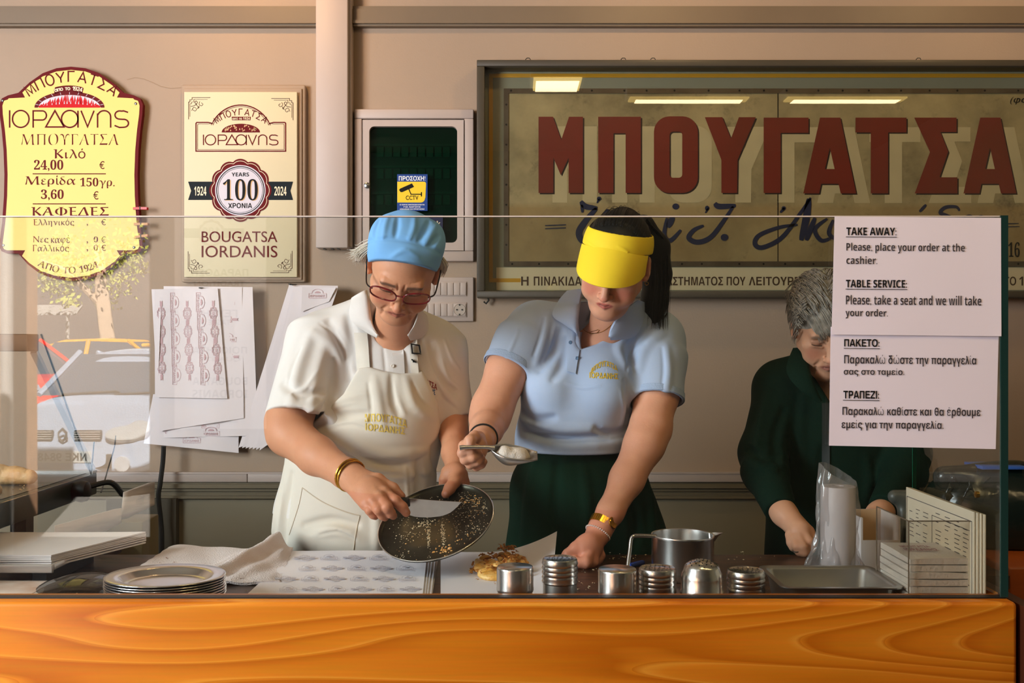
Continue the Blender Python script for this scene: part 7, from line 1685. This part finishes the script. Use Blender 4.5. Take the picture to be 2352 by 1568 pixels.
# metal tray with a paper stack in front of it
t = thing('metal_tray', W(120, 1290, 2.02), 'shallow aluminium tray holding a stack of paper at the left end', 'tray')
zt2 = CT+.040; q0, q1 = W(118, 1300, 2.10), onz(0, 1290, zt2)
xr = q0.x; b = B(); b.box((-1.9, 2.10, zt2-.004), (xr, 2.38, zt2)); b.box((-1.9, 2.096, zt2-.008), (xr+.004, 2.104, zt2+.010)); b.box((xr-.002, 2.104, zt2-.004), (xr+.004, 2.38, zt2+.010)); b.build('tray_body', m_alum, t, bevel=.002)
b = B()
for x in (-1.8, xr-.05): b.box((x, 2.12, CT), (x+.03, 2.36, zt2-.004))
b.build('riser', m_black, t)
rr = random.Random(12)
for k in range(6):
    z = zt2+.002+k*.0045; g = []
    for i in range(5):
        row = []
        for j in range(9):
            u = j/8; v_ = i/4; row.append((-1.88+u*(xr-.01+1.88+.11*v_+rr.uniform(-.001, .001)), 2.12+v_*.25, z+.001*math.sin(u*6+k)+(.012*max(0, u-.8)*v_*k*.2)))
        g.append(row)
    o = sheet_mesh(g, 'parchment_sheet', m_paper, None, .0034, 1); tag(o, 'thick white paper pad in the pile on the aluminium tray' if k < 5 else 'topmost white paper of the pile on the aluminium tray', 'paper', 'papers on the aluminium tray')
# slabs added beside the case for sunlit reflection fragments, painted as veined marble
m_reflection = mat('reflection_streaks', (222, 206, 194), 0.3, var=0.95, vscale=5, var_col=(70, 68, 82), stretch=(.6, .6, 4), detail=8)
t = tag((lambda b: b.build('reflection_slab', m_reflection, bevel=.002))((lambda b: (b.add([W(282, 1130, 2.62), W(340, 1108, 2.70), W(340, 1162, 2.70), W(276, 1194, 2.62), W(282, 1130, 2.62)+Vector((.012, .02, 0)), W(340, 1108, 2.70)+Vector((.012, .02, 0)), W(340, 1162, 2.70)+Vector((.012, .02, 0)), W(276, 1194, 2.62)+Vector((.012, .02, 0))], [(0, 1, 2, 3), (7, 6, 5, 4), (0, 4, 5, 1), (1, 5, 6, 2), (2, 6, 7, 3), (3, 7, 4, 0)]), b)[1])(B())), 'short slab painted with streaks, standing in for sunlit reflections beside the warmer', 'slab')
b = B(); q = [W(124, 1206, 2.40), W(262, 1168, 2.55), W(262, 1204, 2.55), W(124, 1278, 2.40)]; b.add(q+[p+Vector((.012, .02, 0)) for p in q], [(0, 1, 2, 3), (7, 6, 5, 4), (0, 4, 5, 1), (1, 5, 6, 2), (2, 6, 7, 3), (3, 7, 4, 0)]); tag(b.build('reflection_slab', m_reflection, bevel=.002), 'long slab painted with streaks, standing in for sunlit reflections behind the paper pile', 'slab')
b = B(); b.box((W(236, 0, 2.66).x, 2.62, 0), (W(340, 0, 2.7).x+.015, 2.74, W(0, 1195, 2.64).z)); tag(b.build('wooden_stand', mat('olive_stand', (104, 86, 44), 0.6), bevel=.003), 'olive wooden stand behind the worktop that carries the short reflection slab', 'stand')
# tinted dome added for dark reflections, and framed card by the glass
t = thing('reflection_dome', onz(240, 1300, CT), 'dark tinted dome standing in for dark reflections left of the steel plates', 'cover')
c = onz(170, 1352, CT); s_ = Sdf(); s_.ell(np.array([c.x+.02, 2.06, CT]), (.085, .12, .036), 0); s_.half((0, 0, CT+.001), (0, 0, -1)); s_.ell(np.array([c.x+.02, 2.06, CT-.004]), (.082, .117, .033), .002, 's')
s_.build('dome', glass_mat('dark_reflection_tint', (.42, .44, .45, 1), ior=1.5, rough=.03), t, h=.0035)
b = B(); b.tube([(c.x+.02+.085*math.cos(a), 2.06+.12*math.sin(a), CT+.003) for a in [2*math.pi*i/48 for i in range(48)]], .003, 6, closed=True); b.build('dome_rim', m_black, t, smooth=True)
t = thing('framed_card', onz(50, 1360, CT), 'small cream framed card lying flat behind the glass at the far left', 'card')
b = B(); x0_, x1_ = W(-60, 0, 2.02).x, W(112, 0, 2.02).x; b.box((x0_, 1.92, CT), (x1_, 2.085, CT+.020)); b.build('frame', mat('pale_frame', (206, 196, 186), 0.4), t, bevel=.002)
b = B(); b.box((x0_+.012, 1.932, CT+.020), (x1_-.012, 2.074, CT+.0206)); b.build('picture', mat('blurred_print', (196, 160, 138), 0.5, var=0.8, vscale=14, var_col=(236, 226, 216)), t)
# hanging bundles of printed wrapping paper on the wall
m_wallpaper = mat('hanging_paper', (224, 214, 216), 0.75, bump=0.1, bscale=10); m_pr = mat('rose_print', (196, 162, 166), 0.8)
HD = WD-.05
def hang(q, D, label, group, kind, seed, wav=.004, rows=(5, 4)):
    rr = random.Random(seed); g = []; ph = rr.uniform(0, 6)
    def at(x, y): 
        return W(x, y, D-wav*math.sin((x-q[0][0])*.05+ph)-wav*.6*math.sin(y*.02+ph))
    for i in range(9):
        v_ = i/8; row = []
        for j in range(9):
            u = j/8; x = (q[0][0]*(1-u)+q[1][0]*u)*(1-v_)+(q[3][0]*(1-u)+q[2][0]*u)*v_; y = (q[0][1]*(1-u)+q[1][1]*u)*(1-v_)+(q[3][1]*(1-u)+q[2][1]*u)*v_; row.append(tuple(at(x, y)))
        g.append(row)
    o = sheet_mesh(g, 'hanging_paper', m_wallpaper, None, .0008, 1); tag(o, label, 'paper', group)
    if kind is not None:
        b = B(); nr, nc_ = rows
        for r_ in range(nr):
            for c_ in range(nc_):
                u = (c_+.5)/nc_; v_ = (r_+.5+(.25 if c_ % 2 else -.15))/nr
                if not (.08 < v_ < .93): continue
                x = (q[0][0]*(1-u)+q[1][0]*u)*(1-v_)+(q[3][0]*(1-u)+q[2][0]*u)*v_; y = (q[0][1]*(1-u)+q[1][1]*u)*(1-v_)+(q[3][1]*(1-u)+q[2][1]*u)*v_
                hw_, hh_ = (11, 28) if kind == 'v' else (25, 10); xl = q[0][0]*(1-v_)+q[3][0]*v_; xr_ = q[1][0]*(1-v_)+q[2][0]*v_; yt = q[0][1]*(1-u)+q[1][1]*u; yb_ = q[3][1]*(1-u)+q[2][1]*u
                if x-hw_ < xl or x+hw_ > xr_ or y-hh_ < yt or y+hh_ > yb_: continue
                if kind == 'v': stamp(b, 0, 0, 1, 1, lambda a, d, x=x, y=y: at(x-d*14, y+a*22)+Vector((0, -.0018, 0)), c_ % 2)
                else: stamp(b, 0, 0, 1, 1, lambda a, d, x=x, y=y: at(x+a*20, y+d*15)+Vector((0, -.0018, 0)), (r_+c_) % 2)
        b.build('printed_seals', m_pr, o)
    return o
hang([(352, 905), (548, 900), (548, 1040), (330, 1018)], HD-.000, 'lower hanging wrapping sheet with rose seals, its foot spread over the dado', 'papers in the hanging bundle', 'h', 1, rows=(4, 5))
hang([(376, 657), (580, 659), (592, 1000), (376, 1005)], HD-.006, 'rearmost tall printed sheet of the hanging bundle, right edge showing', 'papers in the hanging bundle', 'h', 2, rows=(8, 5))
hang([(366, 664), (556, 660), (560, 960), (366, 990)], HD-.014, 'middle hanging sheet of the bundle with brown edged side', 'papers in the hanging bundle', None, 3)
hang([(355, 664), (500, 662), (522, 915), (356, 912)], HD-.024, 'front hanging sheet of the bundle printed with sideways seals', 'papers in the hanging bundle', 'v', 4, rows=(6, 5))
hang([(348, 664), (372, 664), (362, 900), (360, 880)], HD-.030, 'narrow folded sheet at the left edge of the hanging bundle', 'papers in the hanging bundle', None, 6)
for k in range(7):
    dx = k*8; q = [(664+k*2.5, 654+k), (776, 656+k), (668, 985), (548+k*8, 1028+k)]
    hang(q, HD-.004-k*.0075, ['white paper strip hanging aslant behind her shoulder, rearmost of the seven', 'second slanted white paper strip behind her shoulder', 'third slanted white paper strip behind her shoulder', 'fourth slanted white paper strip behind her shoulder', 'fifth slanted white paper strip behind her shoulder', 'sixth slanted white paper strip behind her shoulder', 'frontmost slanted white paper strip beside the white sleeve'][k], 'slanted paper strips on the wall', None, 20+k, wav=.002)
hang([(694, 658), (772, 660), (756, 692), (692, 716)], HD-.058, 'short printed paper flap at the top of the slanted strips', 'slanted paper strips on the wall', 'h', 40, rows=(2, 3))
b = B(); c = W(666, 653, WD-.10); b.tube([c+Vector((0, .10, .004)), c], .003, 6); b.lathe([(0, 0), (.006, 0), (.006, .003), (0, .003)], (c.x, c.y-.002, c.z), 10); tag(b.build('wall_nail', m_dark), 'dark nail in the wall that carries the slanted papers', 'nail')
b = B(); c = W(458, 661, WD-.09); b.tube([c+Vector((0, .09, .004)), c], .003, 6); tag(b.build('wall_nail', m_dark), 'dark nail in the wall that carries the printed bundle', 'nail')
# loose cables
b = B(); b.tube([W(*p) for p in spline([(376, 1024, 3.66), (374, 1060, 3.66), (368, 1110, 3.65), (364, 1140, 3.65), (369, 1190, 3.66), (372, 1230, 3.66), (371, 1290, 3.66)], 8)], .009, 8); tag(b.build('black_cable', m_black, smooth=True), 'thick black cable hanging down the wall below the printed papers', 'cable')
b = B(); b.tube([W(*p) for p in spline([(266, 1000, 3.70), (262, 1030, 3.68), (250, 1070, 3.6), (240, 1105, 3.4), (232, 1130, 3.2)], 8)], .0025, 6); tag(b.build('thin_cable', m_black, smooth=True), 'thin black cable hanging beside the warmer case', 'cable')
# equipment at the far right
t = thing('cash_register', W(2240, 1180, 2.45), 'black plastic wrapped cash register behind the side glass at far right', 'cash register')
m_wrapb = mat('black_plastic_wrap', (16, 26, 22), 0.22, bump=0.9, bscale=14, spec=0.6)
s_ = Sdf(); c = C3(2270, 1150, 2.55); s_.ell(c, (.16, .12, .09), 0); s_.ell(C3(2330, 1160, 2.55), (.16, .13, .10), .05); s_.cone(C3(2170, 1095, 2.5), C3(2340, 1090, 2.52), .028, .032, .03); s_.ell(C3(2300, 1240, 2.55), (.2, .13, .14), .05)
for _ in range(16): x = R.uniform(2160, 2340); y = R.uniform(1090, 1180); s_.cone(C3(x, y, 2.44), C3(x+R.uniform(-20, 20), y+R.uniform(10, 40), 2.44), .004, .002, .012)
s_.half((0, 0, CZ-.508), (0, 0, -1)); s_.build('wrapped_body', m_wrapb, t, h=.005)
b = B(); q = C3(2285, 1068, 2.5); b.box((q[0]-.05, q[1]-.04, q[2]-.006), (q[0]+.06, q[1]+.06, q[2]+.002)); b.build('blue_display', mat('blue_screen_edge', (52, 96, 180), 0.3), t, bevel=.001)
t = thing('card_reader', W(2070, 1170, 2.5), 'small dark grey rounded card reader left of the menu cards', 'card reader')
s_ = Sdf(); s_.cone(C3(2055, 1140, 2.35), C3(2092, 1142, 2.35), .016, .018, 0); s_.cone(C3(2075, 1160, 2.35), C3(2078, 1215, 2.33), .014, .016, .02); s_.build('shell', mat('grey_shell', (74, 76, 70), 0.4), t, h=.003)
b = B(); b.box((W(2050, 0, 2.33).x, 2.30, CT), (W(2105, 0, 2.33).x, 2.38, W(0, 1205, 2.33).z)); b.build('stand', m_dark, t, bevel=.003)
# ---------------------------------------------------------------- the street in front of the shop, seen mirrored in the glass
GZ = -0.10
def MW(px, py, Dm, dy=0.0):
    """Real place of something whose mirror image in the front glass stands at these photo coordinates, Dm metres from the lens plane."""
    p = W(px, py, Dm); return Vector((p.x, 2*GD-Dm+dy, p.z))
b = B(); b.box((-40, -40, GZ-.1), (20, -1.7, GZ)); struct(b, 'pavement', mat('asphalt', (84, 80, 76), 0.85, var=0.3, vscale=2))
b = B(); b.box((-40, -26, GZ), (12, -24.5, 9)); struct(b, 'building_wall', mat('street_facade', (74, 68, 70), 0.8, var=0.3, vscale=.4))
t = thing('shop_awning', (-9, -23.8, 2.5), 'pale awning on the building across the street, mirrored in the glass', 'awning')
b = B(); q = [MW(60, 700, 25), MW(190, 700, 25), MW(178, 716, 24), MW(70, 716, 24)]; b.add(q+[p+Vector((0, .05, -.08)) for p in q], [(0, 1, 2, 3), (7, 6, 5, 4), (0, 4, 5, 1), (1, 5, 6, 2), (2, 6, 7, 3), (3, 7, 4, 0)]); b.build('canopy', mat('awning_cloth', (120, 116, 112), 0.8), t)
b = B(); p = MW(155, 720, 24); b.tube([Vector((p.x, p.y, 2.1)), Vector((p.x, p.y, GZ))], .05, 8); b.build('post', m_alum, t)
p = MW(85, 0, 7.5); p.y += .5; t = thing('street_pillar', (p.x-.5, p.y, GZ), 'brown stone pillar with a white drain pipe outside, mirrored at far left', 'pillar')
b = B(); b.box((p.x-1.3, p.y-.5, GZ), (p.x, p.y, 3.0)); b.build('shaft', mat('brown_stone', (196, 144, 106), 0.8, var=0.6, vscale=3, bump=.5, bscale=12), t)
b = B(); p2 = MW(22, 0, 6.9); b.tube([(p2.x, p2.y+.05, GZ), (p2.x, p2.y+.05, 3.0)], .045, 12); b.build('drain_pipe', m_alum, t, smooth=True)
def car(name, loc, rz, paint, label, front=True):
    t = thing(name, (0, 0, 0), label, 'car')
    m_p = mat(name+'_paint', paint, 0.25, coat=0.6, spec=0.6); m_w = mat('car_window', (54, 64, 76), 0.08, spec=0.9)
    def loft(secs, nm, m_, cap=True, n_=36, e=.52):
        b = B(); vv = []
        for y, w, z0, z1 in secs:
            for j in range(n_):
                a = 2*math.pi*j/n_; c_, s_ = math.cos(a), math.sin(a)
                vv.append((w*math.copysign(abs(c_)**e, c_), -y, (z0+z1)/2+(z1-z0)/2*math.copysign(abs(s_)**e, s_)))
        k = len(secs); b.add(vv, [(i*n_+j, i*n_+(j+1) % n_, (i+1)*n_+(j+1) % n_, (i+1)*n_+j) for i in range(k-1) for j in range(n_)]+[tuple(range(n_)), tuple((k-1)*n_+j for j in range(n_))])
        return b.build(nm, m_, t, smooth=True, angle=50)
    loft([(-.02, .40, .30, .50), (0.02, .58, .24, .60), (.08, .70, .21, .68), (.18, .78, .19, .755), (.45, .81, .18, .84), (.95, .82, .18, .92), (1.2, .83, .18, .95), (2.2, .835, .18, .96), (3.2, .82, .2, .97), (3.65, .76, .25, .95), (3.8, .66, .35, .85)], 'car_body', m_p)
    loft([(1.55, .50, .9, 1.30), (1.75, .57, .9, 1.395), (2.3, .60, .9, 1.42), (2.9, .58, .9, 1.40), (3.3, .52, .9, 1.28)], 'roof', m_p, e=.6)
    def pane(pts, nm='car_window', m_=m_w):
        b = B(); b.add(pts, [tuple(range(len(pts)))]); return b.build(nm, m_, t)
    pane([(-.72, -1.08, .93), (.72, -1.08, .93), (.55, -1.66, 1.36), (-.55, -1.66, 1.36)], 'windscreen')
    for s in (-1, 1):
        pane([(s*.745, -1.12, .94), (s*.60, -1.68, 1.35), (s*.615, -2.3, 1.37), (s*.76, -2.3, .95)]); pane([(s*.76, -2.35, .95), (s*.615, -2.35, 1.37), (s*.595, -2.9, 1.35), (s*.745, -3.2, .96)])
        b = B(); b.tube([(s*.735, -1.06, .94), (s*.57, -1.68, 1.385)], .03, 8); b.tube([(s*.80, -2.32, .95), (s*.62, -2.32, 1.385)], .035, 8); b.build('pillar_trim', m_p, t, smooth=True)
        b = B(); b.lathe([(0, -.07), (.06, -.06), (.09, 0), (.06, .06), (0, .07)], (s*.90, -1.25, .98), 14); b.build('side_mirror', m_p, t, smooth=True)
        for y in (-.72, -3.05):
            b = B(); b.lathe([(.0, -.09), (.2, -.09), (.29, -.08), (.30, -.05), (.30, .05), (.29, .08), (.2, .09), (0, .09)], (0, 0, 0), 28); b.v = [(s*.74+p_[2], y+p_[0], .30+p_[1]) for p_ in b.v]; b.build('wheel', m_black, t, smooth=True, angle=50)
    if front:
        for s in (-1, 1):
            hl = Sdf(); hl.ell((s*.57, -.06, .615), (.19, .075, .085), 0, rot=Matrix.Rotation(-s*.45, 3, 'Z')); hl.ell((s*.67, -.15, .67), (.10, .12, .075), .05); hl.build('headlight', mat('headlight_glass', (225, 228, 230), 0.08, spec=.9, coat=1), t, h=.012)
            b = B(); b.lathe([(0, .012), (.05, .012), (.068, .004), (.075, 0), (.075, -.02)], (0, 0, 0), 20); b.v = [(s*.55+p_[0], .0+p_[2], .34+p_[1]) for p_ in b.v]; b.build('fog_lamp', mat('fog_lamp', (210, 212, 216), 0.15), t, smooth=True)
        b = B(); b.box((-.36, -.035, .57), (-.10, .012, .66)); b.box((.10, -.035, .57), (.36, .012, .66)); b.build('grille', m_black, t, bevel=.01)
        b = B()
        for s in (-1, 1):
            for k in range(4): b.box((min(s*.11, s*.35), .012, .578+k*.021), (max(s*.11, s*.35), .018, .584+k*.021))
        b.build('grille_slats', m_alum, t)
        b = B(); P = [(0, .075), (.047, .03), (.047, -.03), (0, -.075), (-.047, -.03), (-.047, .03)]; o_ = [(x, .022, .615+z) for x, z in P]; i_ = [(x*.55, .026, .615+z*.55) for x, z in P]; b.add(o_+i_, [(k, (k+1) % 6, 6+(k+1) % 6, 6+k) for k in range(6)]); b.build('badge', m_steel, t)
        b = B(); b.box((-.46, .0, .30), (.46, .018, .44)); b.build('lower_grille', m_dark, t, bevel=.01)
        b = B(); b.box((-.27, .018, .355), (.27, .026, .465)); pl_ = b.build('number_plate', mat('plate_white', (225, 225, 220), .4), t, bevel=.004)
        b = B(); v2, f2 = text2d('ΝΚΕ 9848', 'sansb'); lo, hi = v2.min(0), v2.max(0); b.add([(.23-.46*(p[0]-lo[0])/(hi[0]-lo[0]), .0275, .372+.076*(p[1]-lo[1])/(hi[1]-lo[1])) for p in v2], f2); b.build('plate_lettering', m_ink, pl_)
        b = B(); b.tube([(-.5, -1.075, .945), (.05, -1.11, .975), (.1, -1.1, .96)], .009, 6); b.tube([(.05, -1.075, .945), (.6, -1.11, .97)], .009, 6); b.build('wiper', m_black, t)
        b = B(); b.tube([(.32+.17*math.cos(a), -1.62+.03*math.sin(a), 1.0+.15*math.sin(a)) for a in [2*math.pi*i/24 for i in range(24)]], .014, 6, closed=True); b.build('steering_wheel', m_dark, t)
        b = B(); b.box((-.12, -1.62, 1.27), (.12, -1.60, 1.32)); b.build('inner_mirror', m_dark, t)
    t.location = loc; t.rotation_euler = (0, 0, rz)
    if not front: t.scale = (1.1, 1.1, 1.1)
    return t
p = MW(143, 1000, 9.4); car('white_car', (p.x, p.y-.02, GZ), 0.0, (186, 200, 222), 'white hatchback parked outside, mirrored nose-on in the left of the glass')
p = MW(150, 0, 13.2); car('red_car', (-5.75, -10.3, GZ), math.radians(-66), (196, 34, 30), 'red car parked outside behind the white one, mirrored at left', False)
p = MW(270, 0, 17.0); car('yellow_taxi', (p.x+1.8, p.y-1.2, GZ), math.radians(-86), (232, 164, 30), 'yellow taxi parked outside beyond the red car, mirrored at left', False)
p = MW(245, 700, 22.5); t = thing('street_tree', (p.x, p.y, GZ), 'sunlit leafy tree across the street, mirrored under the menu board', 'tree')
b = B(); b.tube([(p.x, p.y, GZ), (p.x+.05, p.y, 1.2), (p.x-.1, p.y, 2.4), (p.x-.2, p.y, 3.6)], [.19, .17, .15, .10], 12); b.tube([(p.x-.1, p.y, 2.2), (p.x-.8, p.y+.3, 3.0), (p.x-1.3, p.y+.4, 3.2)], [.09, .06, .03], 8); b.build('trunk', mat('pale_bark', (206, 178, 152), .9, var=.7, vscale=5, bump=.5, bscale=14), t, smooth=True)
b = B(); rr = random.Random(31)
cl = [(MW(x, y, 22.5-rr.uniform(-.6, .9)), s_*1.35) for x, y, s_ in ((100, 628, .28), (130, 642, .26), (160, 655, .22), (150, 600, .3), (205, 640, .25), (250, 640, .28), (275, 655, .25), (300, 618, .25), (315, 600, .24), (225, 600, .32), (180, 590, .30), (120, 585, .3), (280, 580, .3), (150, 550, .4), (240, 545, .4), (320, 550, .34), (245, 690, .2), (110, 660, .16), (160, 690, .16))]
for c, s_ in cl:
    for _ in range(64):
        q = c+Vector((rr.gauss(0, s_*.6), rr.gauss(0, s_*.6), rr.gauss(0, s_*.5))); n_ = Vector((rr.gauss(0, 1), rr.gauss(0, 1), rr.gauss(0, 1))).normalized(); u = n_.orthogonal().normalized()*rr.uniform(.04, .075); w = n_.cross(u)*.55
        b.add([q-u, q-w, q+u, q+w], [(0, 1, 2, 3)])
b.build('foliage', mat('sunlit_leaf', (150, 160, 70), .6, var=.7, vscale=4, var_col=(206, 196, 110)), t)
# printed panel on the wall facing the counter
DP = 2*GD+1.5-0.012
t = thing('slogan_panel', MW(505, 975, DP), 'white slogan panel on the wall facing the counter, mirrored over the hanging papers', 'panel')
def mp(b, s_, box, st='gill', off=None):
    v2, f2 = text2d(s_, st, off); lo, hi = v2.min(0), v2.max(0)
    b.add([MW(box[2]-(box[2]-box[0])*(p[0]-lo[0])/(hi[0]-lo[0]), box[3]-(box[3]-box[1])*(p[1]-lo[1])/(hi[1]-lo[1]), DP) + Vector((0, .004, 0)) for p in v2], f2)
b = B(); q0, q1 = MW(400, 985, DP), MW(610, 480, DP); b.box((q0.x, q0.y-.010, q0.z), (q1.x, q0.y+.001, q1.z)); b.build('board', mat('slogan_white', (226, 220, 218), .5), t)
b = B(); mp(b, 'ΠΑΡΑΔΟΣΗ', (440, 617, 570, 634), 'sans'); mp(b, 'TRADITION', (446, 645, 562, 657)); mp(b, 'ΓΕΥΣΗ', (465, 711, 545, 728), 'sans'); mp(b, 'TASTE', (478, 734, 530, 746)); mp(b, 'ΠΟΙΟΤΗΤΑ', (442, 796, 567, 812), 'sans'); mp(b, 'QUALITY', (458, 820, 552, 831)); mp(b, 'BOUGATSA', (442, 866, 568, 884), 'sans'); mp(b, 'IORDANIS', (442, 895, 568, 914), 'sans'); mp(b, 'bougatsaiordanis.gr', (468, 964, 546, 971)); b.build('slogan_lettering', m_ink, t)
b = B(); b.add([MW(x, y, DP)+Vector((0, .003, 0)) for x, y in scallop(485, 535, 30, 3.4)], [tuple(range(144))]); b.build('seal', m_maroon, t)
b = B(); b.add([MW(x, y, DP)+Vector((0, .0045, 0)) for x, y in arc(485, 535, 25, 25, 0, 352, 44)], [tuple(range(44))]); b.build('seal_disc', m_lilac, t)
for x0, x1, xm_ in ((422, 457, 427), (513, 560, 555)):
    b = B(); b.add([MW(x, y, DP)+Vector((0, .002, 0)) for x, y in ((x0, 524), (x1, 524), (x1, 546), (x0, 546))], [(0, 1, 2, 3)]); b.build('ribbon_end', m_navy, t)
b = B(); v2, f2 = text2d('100', 'serif'); lo, hi = v2.min(0), v2.max(0); b.add([MW(505-40*(p[0]-lo[0])/(hi[0]-lo[0]), 546-24*(p[1]-lo[1])/(hi[1]-lo[1]), DP)+Vector((0, .006, 0)) for p in v2], f2); b.build('seal_lettering', m_ink, t)
